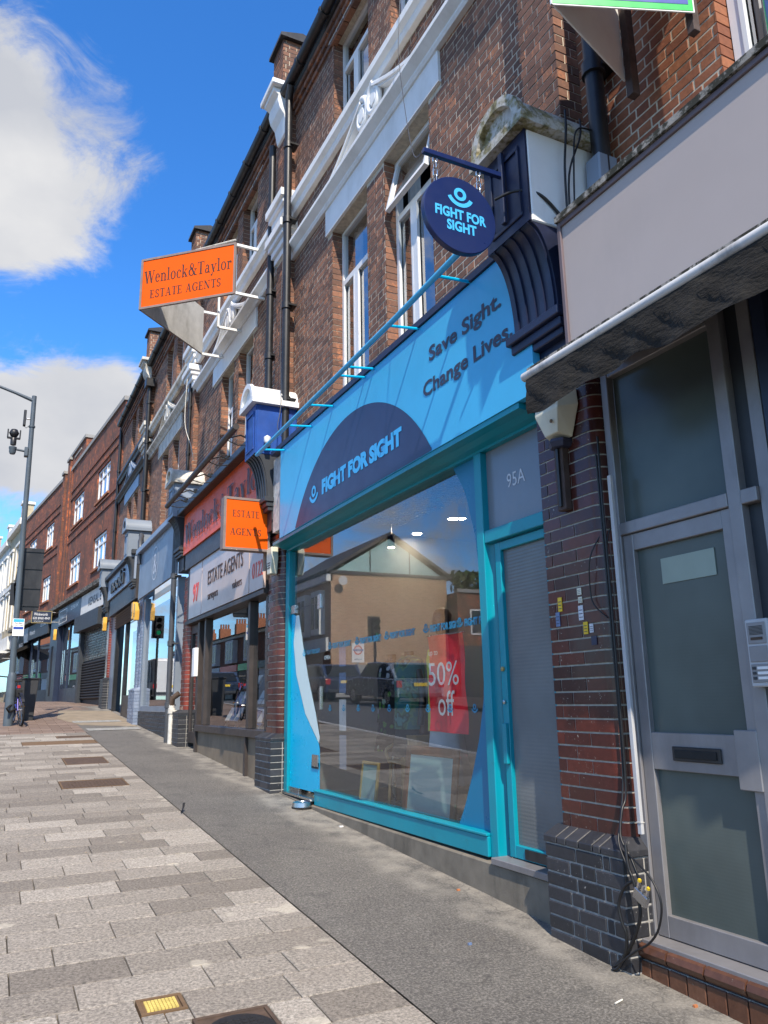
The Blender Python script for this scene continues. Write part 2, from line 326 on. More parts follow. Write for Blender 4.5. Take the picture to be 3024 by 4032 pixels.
    # paving
    t = NT('granite_slab'); r = rnd_node(t); base = t.ramp(r, [(0, (.185, .160, .133)), (.4, (.24, .211, .177)), (.8, (.30, .266, .225)), (1, (.37, .331, .283))])
    sp = t.noise(62, 5, .78); c = t.mix(.8, base, t.ramp(sp, [(.34, .2), (.5, .85), (.66, 1.6)]), 'MULTIPLY')
    st = t.ramp(t.noise(1.7, 6, .65), [(.52, 0.0), (.70, 1.0)]); c = t.mix(t.math('MULTIPLY', st, .35), c, (.20, .165, .135))
    pl = t.ramp(t.noise(3.1, 2, .4), [(.70, 0.0), (.73, 1.0)]); c = t.mix(t.math('MULTIPLY', pl, .45), c, (.52, .47, .38))
    gum = t.n('ShaderNodeTexVoronoi'); gum.inputs['Scale'].default_value = 3.3; t.l(t.pos(), gum.inputs['Vector']); g = t.ramp(gum.outputs['Distance'], [(.035, 1.0), (.05, 0.0)]); c = t.mix(t.math('MULTIPLY', g, .8), c, (.055, .05, .045))
    t.set(Base_Color=c, Roughness=.85); t.bump(sp, .3, .003)
    t = NT('tarmac'); sp = t.noise(75, 5, .8); base = t.ramp(t.noise(1.3, 6, .6), [(.3, (.105, .096, .086)), (.7, (.145, .134, .118))]); c = t.mix(.85, base, t.ramp(sp, [(.34, .22), (.5, .85), (.66, 2.1)]), 'MULTIPLY')
    sx = t.n('ShaderNodeSeparateXYZ'); t.l(t.pos(), sx.inputs[0])
    wob = t.math('ADD', sx.outputs[0], t.math('MULTIPLY', t.noise(.9, 3), .5)); nearwall = t.ramp(wob, [(.0, 0.0), (1, 1.0)])
    mr = t.n('ShaderNodeMapRange'); mr.inputs[1].default_value = 2.85; mr.inputs[2].default_value = 3.25; t.l(wob, mr.inputs[0])
    pale = t.math('MULTIPLY', mr.outputs[0], t.ramp(t.noise(5, 5, .6), [(.38, 0.0), (.62, 1.0)])); c = t.mix(t.math('MULTIPLY', pale, .6), c, (.34, .31, .26))
    sm = t.ramp(t.noise(2.1, 5, .6), [(.62, 0.0), (.74, 1.0)]); c = t.mix(t.math('MULTIPLY', sm, .5), c, (.05, .048, .046))
    gum = t.n('ShaderNodeTexVoronoi'); gum.inputs['Scale'].default_value = 4.2; t.l(t.pos(), gum.inputs['Vector']); g = t.ramp(gum.outputs['Distance'], [(.03, 1.0), (.05, 0.0)]); c = t.mix(t.math('MULTIPLY', g, .6), c, (.04, .038, .036))
    cx_ = t.math('ABSOLUTE', t.math('SUBTRACT', t.noise(.55, 5, .6), .5)); ck = t.ramp(cx_, [(.0015, 1.0), (.004, 0.0)]); c = t.mix(t.math('MULTIPLY', ck, .55), c, (.045, .042, .038))
    ln = t.math('ABSOLUTE', t.math('SUBTRACT', wob, t.math('ADD', 2.62, t.math('MULTIPLY', t.noise(.35, 2), .9)))); lf = t.ramp(ln, [(.02, 1.0), (.13, 0.0)]); c = t.mix(t.math('MULTIPLY', t.math('MULTIPLY', lf, t.ramp(t.noise(3, 4), [(.4, 0.0), (.6, 1.0)])), .38), c, (.36, .33, .28))
    t.set(Base_Color=c, Roughness=.9); t.bump(sp, .5, .004)
    t = NT('road'); sp = t.noise(90, 3, .7); c = t.mix(.7, (.075, .075, .078), t.ramp(sp, [(.35, .4), (.65, 1.6)]), 'MULTIPLY'); t.set(Base_Color=c, Roughness=.9)
    brick_mat('paver', [(0, (.17, .115, .085)), (.5, (.22, .155, .12)), (1, (.28, .20, .155))])
    paint('beige_patch', (.255, .205, .145), .9, .25, 3, .2, dirt=(.2, .16, .1), dirt_amt=.5); paint('joint', (.07, .06, .05), .95, .2, 9, .1); paint('kerb_stone', (.30, .29, .275), .85, .2, 9, .2); paint('concrete', (.18, .155, .12), .9, .25, 6, .35, dirt=(.05, .045, .035), dirt_amt=.85)
    paint('litter', (.7, .66, .58), .8, .2, 30, 0); paint('orange_bit', (.45, .16, .06), .8, .2, 30, 0); paint('dark_bit', (.05, .03, .018), .8, .2, 30, 0); paint('black_bit', (.01, .009, .012), .5, .2, 30, 0); paint('weed', (.08, .13, .03), .8, .3, 20, 0)
    # glass
    def glass(name, f0, tint, rough=0.0):
        t = NT(name); t.t.nodes.remove(t.b); lw = t.n('ShaderNodeLayerWeight'); lw.inputs[0].default_value = .5
        f = t.math('ADD', t.math('MULTIPLY', t.math('POWER', lw.outputs['Facing'], 4.0), 1-f0), f0, True)
        tr = t.n('ShaderNodeBsdfTransparent'); tr.inputs[0].default_value = (*tint, 1); gl = t.n('ShaderNodeBsdfGlossy'); gl.inputs['Roughness'].default_value = rough; gl.inputs[0].default_value = (.95, .97, 1, 1)
        mx = t.n('ShaderNodeMixShader'); t.l(f, mx.inputs[0]); t.l(tr.outputs[0], mx.inputs[1]); t.l(gl.outputs[0], mx.inputs[2]); t.l(mx.outputs[0], t.out.inputs[0])
        return t
    glass('glass', .17, (.82, .85, .84)); glass('glass_upper', .34, (.6, .65, .66)); glass('glass_clear', .06, (.88, .92, .92))
    # obscured wired glass
    for nm, col, ws in (('reeded_glass', (.15, .165, .17), 42), ('wired_glass', (.085, .105, .098), 60)):
        t = NT(nm); sp = t.n('ShaderNodeSeparateXYZ'); t.l(t.pos(), sp.inputs[0])
        a = t.math('SINE', t.math('MULTIPLY', sp.outputs[2], 2*math.pi*ws)); b_ = t.math('SINE', t.math('MULTIPLY', sp.outputs[1], 2*math.pi*ws*.9))
        h = t.math('ADD', t.math('MULTIPLY', a, .5), t.math('MULTIPLY', b_, .4)); c = t.ramp(t.noise(1.5, 3), [(.3, tuple(q*.8 for q in col)), (.7, tuple(q*1.2 for q in col))])
        t.set(Base_Color=c, Roughness=.24 if nm[0] == 'w' else .16); t.b.inputs['Specular IOR Level'].default_value = .35; t.bump(h, .035 if nm[0] == 'w' else .09, .002 if nm[0] == 'w' else .004)
    paint('frosted_glass', (.19, .21, .24), .22, .1, 1.5, 0)
    def emis(name, col, st):
        t = NT(name); t.set(Base_Color=col, Emission_Color=col, Emission_Strength=st)
    emis('lamp_glow', (1, .9, .76), 75); emis('signal_green', (.03, .55, .32), .12)
make_materials()

# ------------------------------------------------------------------ ground, road, pavements
def sheet(name, mat, x0, x1, ys, dz, kind='structure', parent=None, xs=None):
    m = MB(); X = xs or [x0, x1]
    for y in ys:
        for x in X: m.v.append((x, y, gz(y)+dz))
    n = len(X)
    for i in range(len(ys)-1):
        for k in range(n-1): m.f.append((i*n+k, i*n+k+1, (i+1)*n+k+1, (i+1)*n+k)); m.r.append(0.0)
    return m.build(name, mat, parent, kind=kind)
YS = [-60, -40, -20, -10, 0, 10, 20] + [24+i*2 for i in range(12)] + [50, 60, 80, 120, 200, 400]
sheet('ground', 'road', -160, 200, YS, -0.26)
sheet('road', 'road', -7.6, -0.95, YS, -0.125)
PAVE_X = 1.83
YN = [-20, -10, -5, 0, 5, 10, 15, 20] + [24+i*2 for i in range(10)] + [48, 60, 80, 120]
pavement = sheet('pavement', 'joint', -0.80, 3.28, YN, -0.022)
sheet('tarmac_strip', 'tarmac', PAVE_X+.004, 3.20, [y for y in YN if y <= 20]+[22, 24, 26], 0.0)
m = MB()
for a, b in zip(YN[:-1], YN[1:]):
    m.add([(-.95, a, gz(a)-.15), (-.80, a, gz(a)-.15), (-.80, a, gz(a)), (-.95, a, gz(a)), (-.95, b, gz(b)-.15), (-.80, b, gz(b)-.15), (-.80, b, gz(b)), (-.95, b, gz(b))],
          [(0, 1, 2, 3), (7, 6, 5, 4), (2, 1, 5, 6), (3, 2, 6, 7), (0, 3, 7, 4)])
m.build('kerb', 'kerb_stone', kind='structure')
sheet('far_pavement', 'joint', -12.0, -7.6, YN, -0.01)
sheet('painted_line', 'white_clean', -1.55, -1.45, YN, -0.121)

COVERS = [(.71, .92, 3.85, 4.03), (.90, 1.24, 3.36, 3.74), (.86, 1.62, 10.17, 10.78), (1.07, 1.66, 12.30, 13.11), (.60, 1.83, 15.10, 15.65), (1.22, 1.83, 16.20, 16.55), (.28, .60, 3.38, 3.63)]
slab_me = {}
def slab_mesh(L, w=.281):
    k = (round(L, 3), round(w, 3))
    if k not in slab_me:
        b = .003
        slab_me[k] = MB().box(0, L, 0, w, -.04, 0).mesh('slab', 'granite_slab', bevel=b)
    return slab_me[k]
TILT = math.atan(SLOPE)
def lay_slabs():
    y = 2.60; row = 0; n = 0
    while y < 17.2:
        x = PAVE_X; rr = random.Random(row*7+3)
        while x > -.72:
            L = rr.choice((.42, .48, .54, .60))*1.0
            if row % 2 and x == PAVE_X: L = rr.choice((.27, .33, .39))
            x0 = max(x-L, -.79)
            if x0 < -.66: x0 = -.79
            hole = any(x0 < c[1]-.02 and x > c[0]+.02 and y < c[3]-.02 and y+.28 > c[2]+.02 for c in COVERS)
            pieces = [(x0, x)]
            if hole:
                pieces = []
                for c in COVERS:
                    if x0 < c[1]-.02 and x > c[0]+.02 and y < c[3]-.02 and y+.28 > c[2]+.02:
                        if c[0]-x0 > .03: pieces.append((x0, c[0]))
                        if x-c[1] > .03: pieces.append((c[1], x))
                        m0, m1 = max(x0, c[0]), min(x, c[1])     # fill in front of and behind the cover
                        if c[2]-y > .02: pieces.append((m0, m1, y, c[2]-y-.004))
                        if y+.281-c[3] > .02: pieces.append((m0, m1, c[3]+.004, y+.281-c[3]-.004))
                        break
            for q in pieces:
                a, b = q[:2]; yy, ww = q[2:] if len(q) > 2 else (y, .281)
                if b-a < .02: continue
                o = bpy.data.objects.new('slab', slab_mesh(b-a-.006, ww)); COL.objects.link(o)
                o.matrix_basis = Matrix.Translation((a+.003, yy, gz(yy)+rr.uniform(-.0012, .0012))) @ Matrix.Rotation(TILT, 4, 'X')
                adopt(o, pavement); n += 1
            x = x0
        y += .287; row += 1
    return n
lay_slabs()
# brown block paving further up the hill
m = MB(); y = 17.25; row = 0
while y < 34:
    x = -.75+(row % 2)*.2
    while x < (1.75 if y < 23 else 2.35):
        L = .395; a = gz(y); b = gz(y+.192)
        m.add([(x, y, a-.02), (x+L-.008, y, a-.02), (x+L-.008, y+.19, b-.02), (x, y+.19, b-.02), (x, y, a-.001), (x+L-.008, y, a-.001), (x+L-.008, y+.19, b-.001), (x, y+.19, b-.001)],
              [(4, 5, 6, 7), (0, 1, 5, 4), (1, 2, 6, 5), (2, 3, 7, 6), (3, 0, 4, 7)], RNG.random())
        x += .4
    y += .2; row += 1
m.build('block_paving', 'paver', pavement, kind='stuff', orient=False)
sheet('paved_strip', 'paver', 1.75, 3.2, [26.01, 30, 34, 38], -0.002)
# patched concrete ramp in front of the recessed doorway
def patch(name, mat, pts, dz):
    return MB().add([(x, y, gz(y)+dz) for x, y in pts], [tuple(range(len(pts)))]).build(name, mat, kind='structure', orient=False)
patch('concrete_patch', 'beige_patch', [(1.9, 18.9), (2.98, 18.2), (3.1, 23.4), (1.8, 24.0), (1.55, 21.0)], .004)
def light_grid(x, y):
    t = thing('pavement_light', 'cast grid of small glass cellar lights set in the tarmac below the grey shop' if y < 18 else 'cast grid of glass cellar lights set in the concrete ramp', 'pavement light', (x, y, gz(y)))
    MB().add([(x-.05, y-.05, gz(y)+.006), (x+1.0, y-.05, gz(y)+.006), (x+1.0, y+.5, gz(y+.5)+.006), (x-.05, y+.5, gz(y+.5)+.006)], [(0, 1, 2, 3)]).build('frame', 'kerb_stone', t)
    for i in range(4):
        q = MB()
        for k in range(6):
            a = y+.01+k*.075; q.box(x+i*.25, x+i*.25+.17, a, a+.05, gz(a)+.002, gz(a)+.013)
        q.build('lens_row', 'grid_lens', t)
light_grid(1.95, 17.5); light_grid(1.85, 19.6)
# covers in the paving
def cover(c, style):
    x0, x1, y0, y1 = c; cx = (x0+x1)/2; cy = (y0+y1)/2
    labels = {'gas': 'small yellow gas cover in a brown frame set in the paving', 'round': 'round black iron cover in a square frame in the nearest paving', 'plate': 'rusty cast plate cover with raised lettering in the paving',
              'slabfill': 'square paved access cover in a brown frame', 'long': 'long brown double access cover across the paving', 'far': 'farthest long rusty cover near the brown blocks', 'dark': 'dark square cover cut off at the bottom edge of the picture'}
    t = thing('access_cover', labels[style], 'cover', (cx, cy, gz(cy)), 'access covers in the paving')
    M = lambda p: (p[0], p[1], gz(p[1])+p[2])
    f = .022
    fr = MB()
    for a in ((x0+.005, x1-.005, y0+.005, y0+f), (x0+.005, x1-.005, y1-f, y1-.005), (x0+.005, x0+f, y0+f, y1-f), (x1-f, x1-.005, y0+f, y1-f)): fr.box(*a, -.03, .002)
    fr.build('frame', 'brown_frame' if style != 'round' else 'rusty_iron', t, xf=M)
    mat = {'gas': 'brown_frame', 'round': 'rusty_iron', 'plate': 'rusty_iron', 'slabfill': 'rusty_iron', 'long': 'brown_frame', 'far': 'rusty_iron', 'dark': 'iron'}[style]
    pl = MB().box(x0+f+.003, x1-f-.003, y0+f+.003, y1-f-.003, -.03, -.003).build('plate', mat, t, xf=M)
    if style == 'gas':
        g = MB(); w = x1-x0; h = y1-y0
        for i in range(9):
            for k in range(6):
                a = x0+.035+i*(w-.07)/9; b = y0+.035+k*(h-.07)/6; g.box(a, a+(w-.07)/9*.8, b, b+(h-.07)/6*.8, -.004, .003)
        g.build('tread_pattern', 'yellow_cover', t, xf=M)
    elif style == 'round':
        MB().lathe([(.0, .003), (.145, .003), (.15, -.003)], (cx, cy, 0), 28).build('lid', 'iron', t, xf=M)
        g = MB()
        for i in range(-4, 5):
            for k in range(-4, 5):
                if i*i+k*k < 15: g.box(cx+i*.03-.011, cx+i*.03+.011, cy+k*.03-.011, cy+k*.03+.011, .002, .006)
        g.build('tread_pattern', 'iron', t, xf=M)
    elif style in ('plate', 'far'):
        g = MB()
        for i in range(16):
            for k in range(5):
                a = x0+.05+i*(x1-x0-.1)/16; b = y0+.06+k*(y1-y0-.12)/5; g.box(a, a+.022, b, b+.05, -.004, .002)
        g.build('raised_lettering', 'rusty_iron', t, xf=M)
for c, s_ in zip(COVERS, ('gas', 'round', 'plate', 'slabfill', 'long', 'far', 'dark')): cover(c, s_)

# ------------------------------------------------------------------ bricks
def runs(u0, u1, v0, v1, openings, flemish=True, ch=.075, L=.225, Hd=.1125, j=.012):
    out = []; v = v0; k = 0
    while v < v1-.02:
        top = min(v+ch-j, v1)
        u = u0 - (0 if k % 2 == 0 else ((L+Hd)/2 if flemish else L/2)); i = 0
        while u < u1:
            w = (L if i % 2 == 0 else Hd) if flemish else L
            a, b = max(u, u0), min(u+w-j, u1)
            segs = [(a, b)] if b-a > .015 else []
            for (a0, a1, b0, b1) in openings:
                if top <= b0+.005 or v >= b1-.005: continue
                ns = []
                for (p, q) in segs:
                    if q <= a0 or p >= a1: ns.append((p, q))
                    else:
                        if a0-p > .015: ns.append((p, a0))
                        if q-a1 > .015: ns.append((a1, q))
                segs = ns
            out += [(p, q, v, top) for p, q in segs]
            u += w; i += 1
        v += ch; k += 1
    return out
unit_brick = {}
def brick_unit(mat, w, h, d):
    k = (mat, round(w, 3), round(h, 3), round(d, 3))
    if k not in unit_brick: unit_brick[k] = MB().box(0, w, -d, 0, 0, h).mesh('brick', mat, bevel=.0025)
    return unit_brick[k]
def face_to_world(O, U, N, u, v, n=0): return Vector(O)+Vector(U)*u+Vector((0, 0, 1))*v+Vector(N)*n
def lay(rects, O, U, N, mat, parent, depth=.014, singles=0, key=None, name='brick', xf=None, rng=RNG):
    """singles: how many of the rects (nearest first by key) become bricks of their own, the rest one joined part"""
    rects = list(rects); own = []
    if singles:
        idx = sorted(range(len(rects)), key=lambda i: key(rects[i])); s = set(idx[:singles])
        own = [rects[i] for i in idx[:singles]]; rects = [r for i, r in enumerate(rects) if i not in s]
    Uv, Nv = Vector(U), Vector(N)
    for (a, b, c, d) in own:
        w, h = b-a, d-c
        base = .215 if w > .16 else .1025
        me = brick_unit(mat, base, .065, depth)
        o = bpy.data.objects.new(name, me); COL.objects.link(o)
        p = face_to_world(O, U, N, a, c, rng.uniform(-.0015, .0015))
        B = -Nv   # local y axis into the wall is -depth..0 -> outward is +y
        rot = Matrix(((Uv.x, Nv.x, 0, p.x), (Uv.y, Nv.y, 0, p.y), (0, 0, 1, p.z), (0, 0, 0, 1)))
        o.matrix_basis = rot @ Matrix.Diagonal((w/base, 1, h/.065, 1)); adopt(o, parent)
    if rects:
        m = MB()
        for (a, b, c, d) in rects:
            n = rng.uniform(-.002, .0015); r = rng.uniform(.02, .98)
            P = [face_to_world(O, U, N, u, v, q) for q in (-depth, n) for (u, v) in ((a, c), (b, c), (b, d), (a, d))]
            m.add(P, [(4, 5, 6, 7), (0, 1, 5, 4), (1, 2, 6, 5), (2, 3, 7, 6), (3, 0, 4, 7)], r)
        m.build('brickwork', mat, parent, kind='stuff', xf=xf)

# wall core with openings (mortar), set back so that the bricks stand proud
def wall_core(name, mat, parent, X, y0, y1, z0, z1, openings, depth=.14, xf=None, back=True):
    ys = sorted({y0, y1, *[q for o in openings for q in o[:2] if y0 < q < y1]}); zs = sorted({z0, z1, *[q for o in openings for q in o[2:] if z0 < q < z1]})
    m = MB()
    for a, b in zip(ys[:-1], ys[1:]):
        for c, d in zip(zs[:-1], zs[1:]):
            if any(o[0] <= a+1e-6 and o[1] >= b-1e-6 and o[2] <= c+1e-6 and o[3] >= d-1e-6 for o in openings): continue
            m.quad((X, a, c), (X, b, c), (X, b, d), (X, a, d))
    for (a, b, c, d) in openings:
        e = X+depth
        m.quad((X, a, c), (e, a, c), (e, a, d), (X, a, d)); m.quad((X, b, c), (e, b, c), (e, b, d), (X, b, d))
        m.quad((X, a, c), (X, b, c), (e, b, c), (e, a, c)); m.quad((X, a, d), (X, b, d), (e, b, d), (e, a, d))
    m.quad((X, y0, z0), (X+.3, y0, z0), (X+.3, y0, z1), (X, y0, z1)); m.quad((X, y1, z0), (X+.3, y1, z0), (X+.3, y1, z1), (X, y1, z1))
    return m.build(name, mat, parent, xf=xf, orient=False)
def sweep_y(prof, y0, y1): return MB().prism(prof, 'y', y0, y1)

def window(parent, y0, y1, z0, z1, X, xf=None, transom=.72, mull=.58, top_open=False, frame='white_clean', curtains=True, grid=False, f=.045, pane='glass_upper', room=True):
    """frame mesh = window part; panes and curtains hang under it"""
    m = MB(); zt = z0+(z1-z0)*transom; ym = y0+(y1-y0)*mull
    g = .004
    m.box(X, X+.07, y0+g, y0+f, z0+g, z1-g); m.box(X, X+.07, y1-f, y1-g, z0+g, z1-g); m.box(X+.001, X+.069, y0+f, y1-f, z0+g, z0+f); m.box(X+.001, X+.069, y0+f, y1-f, z1-f, z1-g)
    m.box(X-.004, X+.066, y0+f, y1-f, zt-.035, zt+.035)
    if grid:
        ys = [y0+(y1-y0)*q for q in (1/3, 2/3)]
        for q in ys: m.box(X-.006, X+.06, q-.03, q+.03, z0+f, z1-f)
    else:
        m.box(X-.006, X+.06, ym-.035, ym+.035, z0+f, zt-.036)
        for (a, b) in ((y0+f, ym-.036), (ym+.036, y1-f)):
            i = .03
            m.box(X-.008, X+.02, a, a+i, z0+f, zt-.037); m.box(X-.008, X+.02, b-i, b, z0+f, zt-.037)
    w = m.build('window', frame, parent, xf=xf)
    if top_open:
        # top light tilted outwards at its foot
        h = z1-f-zt-.036; an = math.radians(13)
        def tilt(p):
            x, y, z = p; dz = (z1-f)-z; dx = x-X
            return (X+dx*math.cos(an)-dz*math.sin(an), y, z1-f-dz*math.cos(an)-dx*math.sin(an))
        s = MB(); a, b, c, d = y0+f+.01, y1-f-.01, z1-f-h, z1-f; i = .045
        s.box(X-.01, X+.04, a, a+i, c, d); s.box(X-.01, X+.04, b-i, b, c, d); s.box(X-.009, X+.039, a+i, b-i, c, c+i); s.box(X-.009, X+.039, a+i, b-i, d-i, d)
        so = s.build('opening_light', frame, w, xf=tilt)
        MB().quad((X+.012, a+i, c+i), (X+.012, b-i, c+i), (X+.012, b-i, d-i), (X+.012, a+i, d-i)).build('pane', pane, so if False else w, xf=tilt, orient=False)
    else:
        MB().quad((X+.03, y0+f, zt+.035), (X+.03, y1-f, zt+.035), (X+.03, y1-f, z1-f), (X+.03, y0+f, z1-f)).build('pane', pane, w, xf=xf, orient=False)
    MB().quad((X+.03, y0+f, z0+f), (X+.03, y1-f, z0+f), (X+.03, y1-f, zt-.035), (X+.03, y0+f, zt-.035)).build('pane', pane, w, xf=xf, orient=False)
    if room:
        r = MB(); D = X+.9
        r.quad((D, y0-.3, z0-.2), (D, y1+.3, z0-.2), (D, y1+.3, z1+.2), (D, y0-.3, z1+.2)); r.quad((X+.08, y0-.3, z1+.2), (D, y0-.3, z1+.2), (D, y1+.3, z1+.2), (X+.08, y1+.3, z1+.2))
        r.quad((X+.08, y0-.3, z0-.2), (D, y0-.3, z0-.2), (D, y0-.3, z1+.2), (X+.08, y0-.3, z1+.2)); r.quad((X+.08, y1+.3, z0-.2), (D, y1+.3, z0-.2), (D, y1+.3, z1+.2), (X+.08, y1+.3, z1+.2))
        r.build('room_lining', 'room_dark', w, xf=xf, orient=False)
    if curtains:
        for (a, b) in ((y0+f, y0+(y1-y0)*.42), (y1-(y1-y0)*.34, y1-f)):
            c = MB(); n = 12
            for i in range(n+1):
                t = i/n; x = X+.13+.02*math.sin(t*n*1.3); c.v += [(x, a+(b-a)*t, z0+.02), (x, a+(b-a)*t, z1-.03)]
            for i in range(n): c.f.append((2*i, 2*i+2, 2*i+3, 2*i+1)); c.r.append(0.0)
            c.build('curtain', 'curtain', w, xf=xf, smooth=60, orient=False)
    return w

# ------------------------------------------------------------------ lettering
_tmp = {}
def text_mesh(body, bold=0.0, shear=0.0, spacing=1.0):
    k = (body, bold, shear, spacing)
    if k in _tmp: return _tmp[k]
    cu = bpy.data.curves.new('t', 'FONT'); cu.body = body; cu.size = 1; cu.offset = bold; cu.shear = shear; cu.space_character = spacing; cu.resolution_u = 3; cu.fill_mode = 'FRONT'
    o = bpy.data.objects.new('t', cu); COL.objects.link(o); dg = bpy.context.evaluated_depsgraph_get(); me = bpy.data.meshes.new_from_object(o.evaluated_get(dg))
    bpy.data.objects.remove(o); vs = [tuple(v.co) for v in me.vertices]; fs = [tuple(p.vertices) for p in me.polygons]; bpy.data.meshes.remove(me)
    xs = [v[0] for v in vs]; ys = [v[1] for v in vs]; x0, x1, y0, y1 = min(xs), max(xs), min(ys), max(ys)
    _tmp[k] = ([((v[0]-x0)/(x1-x0), (v[1]-y0)/(y1-y0)) for v in vs], fs); return _tmp[k]
def lettering(body, mat, parent, O, U, V, w, h, bold=0.0, shear=0.0, spacing=1.0, depth=0.0, name='lettering', skew=0.0, xf=None):
    """fit the text into the w x h parallelogram at lower-left corner O"""
    vs, fs = text_mesh(body, bold, shear, spacing); O, U, V = Vector(O), Vector(U), Vector(V)
    N = U.cross(V).normalized(); P = [O+U*(x*w+skew*y*h)+V*(y*h) for x, y in vs]
    m = MB()
    if depth:
        n = len(P); m.v = [tuple(p+N*depth) for p in P]+[tuple(p) for p in P]; m.f = list(fs)
        ed = {}
        for f in fs:
            for a, b in zip(f, f[1:]+f[:1]): ed[(a, b)] = 1
        for (a, b) in list(ed):
            if (b, a) not in ed: m.f.append((b, a, a+n, b+n))
        m.r = [0.0]*len(m.f)
    else: m.add(P, fs)
    return m.build(name, mat, parent, orient=False, xf=xf)
def arc(cx, cy, rx, ry, a0, a1, tx, ty, n=14):
    """ring sector whose stroke is tx thick at the sides, ty thick at top and bottom"""
    o = []; i_ = []
    for k in range(n+1):
        a = math.radians(a0+(a1-a0)*k/n); o.append((cx+rx*math.cos(a), cy+ry*math.sin(a))); i_.append((cx+(rx-tx)*math.cos(a), cy+(ry-ty)*math.sin(a)))
    return [[o[k], o[k+1], i_[k+1], i_[k]] for k in range(n)]
def rc(x0, x1, y0, y1): return [[(x0, y0), (x1, y0), (x1, y1), (x0, y1)]]
def dg(x0, y0, x1, y1, w): return [[(x0, y0), (x0+w, y0), (x1+w, y1), (x1, y1)]]
def serif(x0, x1, y, h=.045): return rc(x0, x1, y, y+h)
SG = {
 'E': (.66, rc(.09, .25, 0, 1)+serif(0, .60, 0)+serif(0, .57, .955)+rc(.25, .44, .48, .53)+rc(.55, .60, .04, .25)+rc(.52, .57, .75, .96)+rc(.41, .45, .39, .62)),
 'T': (.70, rc(.27, .43, 0, .96)+serif(.17, .53, 0)+serif(.02, .68, .955)+rc(.02, .07, .72, .96)+rc(.63, .68, .72, .96)),
 'S': (.58, arc(.28, .735, .23, .265, 20, 270, .13, .06)+arc(.28, .255, .25, .265, -160, 90, .14, .06)+rc(.44, .49, .70, .97)+rc(.03, .08, .03, .30)),
 'A': (.80, dg(.08, 0, .36, 1, .06)+dg(.54, 0, .33, 1, .16)+rc(.2, .56, .32, .365)+serif(0, .24, 0)+serif(.46, .80, 0)),
 'G': (.80, arc(.42, .5, .40, .51, 45, 315, .16, .05)+rc(.56, .71, .06, .42)+serif(.46, .80, .40)+rc(.66, .71, .68, .98)),
 'N': (.84, rc(.10, .16, 0, 1)+rc(.64, .70, 0, 1)+dg(.54, 0, .06, 1, .17)+serif(0, .27, 0)+serif(0, .2, .955)+serif(.53, .82, .955)),
 'W': (1.10, dg(.28, 0, .06, 1, .17)+dg(.30, 0, .52, 1, .06)+dg(.72, 0, .48, 1, .16)+dg(.74, 0, .98, 1, .06)+serif(0, .30, .955)+serif(.42, .70, .955)+serif(.88, 1.10, .955)),
 'e': (.52, arc(.26, .33, .24, .345, 0, 320, .13, .045)+rc(.12, .49, .36, .405)),
 'n': (.62, rc(.07, .20, 0, .64)+arc(.30, .44, .23, .225, 0, 130, .13, .07)+rc(.40, .53, 0, .45)+serif(0, .27, 0)+serif(.33, .61, 0)+serif(0, .12, .60)),
 'l': (.30, rc(.07, .20, 0, 1.02)+serif(0, .28, 0)+serif(0, .1, .98)),
 'o': (.56, arc(.27, .33, .26, .345, 0, 360, .13, .045, 22)),
 'c': (.48, arc(.26, .33, .25, .345, 45, 315, .13, .045)+arc(.38, .52, .07, .07, 0, 360, .07, .07, 8)),
 'k': (.62, rc(.07, .20, 0, 1.02)+dg(.16, .27, .42, .64, .05)+dg(.42, 0, .22, .38, .15)+serif(0, .28, 0)+serif(.34, .62, 0)+serif(.33, .58, .60)+serif(0, .1, .98)),
 '&': (.86, arc(.34, .76, .20, .24, 0, 360, .10, .05, 18)+arc(.32, .28, .30, .29, 60, 350, .14, .05)+dg(.62, 0, .17, .70, .16)+dg(.56, .14, .72, .5, .05)+serif(.55, .85, .48)+serif(.58, .86, 0)),
 'a': (.53, rc(.30, .43, .05, .48)+arc(.25, .47, .18, .195, 0, 160, .13, .05)+arc(.20, .19, .19, .20, 60, 330, .12, .05)+rc(.36, .52, 0, .06)),
 'y': (.60, dg(.24, .0, .06, .64, .15)+dg(.10, -.28, .47, .64, .06)+serif(0, .27, .60)+serif(.38, .60, .60)+arc(.10, -.22, .08, .08, 0, 360, .08, .08, 8)),
 'r': (.45, rc(.07, .20, 0, .64)+arc(.32, .45, .17, .21, 35, 150, .09, .09)+arc(.38, .54, .07, .08, 0, 360, .07, .08, 8)+serif(0, .28, 0)+serif(0, .12, .60)),
 ' ': (.34, []),
}
def serif_text(body, mat, parent, O, U, V, w, h, depth=.002, name='lettering', xf=None, gap=.05):
    adv = sum(SG[c][0]+gap for c in body)-gap; O, U, V = Vector(O), Vector(U), Vector(V); N = U.cross(V).normalized(); s = w/adv
    m = MB(); x = 0; k = 0
    for c in body:
        for poly in SG[c][1]:
            k += 1; e = depth+(k % 7)*.0003
            m.add([O+U*((x+p[0])*s)+V*(p[1]*h)+N*e for p in poly], [tuple(range(len(poly)))])
        x += SG[c][0]+gap
    return m.build(name, mat, parent, orient=False, xf=xf)
def eye_logo(mat, parent, O, U, V, s, name='emblem', n0=0.0, xf=None):
    """ring above a smile: the eye emblem, s = width, O = centre"""
    O, U, V = Vector(O), Vector(U), Vector(V); N = U.cross(V).normalized(); m = MB()
    for poly in arc(0, .10, .25, .25, 0, 360, .13, .13, 24)+arc(0, .16, .56, .56, 205, 335, .15, .15, 16):
        m.add([O+U*(p[0]*s)+V*(p[1]*s)+N*n0 for p in poly], [(0, 1, 2, 3)])
    return m.build(name, mat, parent, orient=False, xf=xf)
FU, FV = (0, -1, 0), (0, 0, 1)     # reading direction and up on the shopfronts (they face -X)

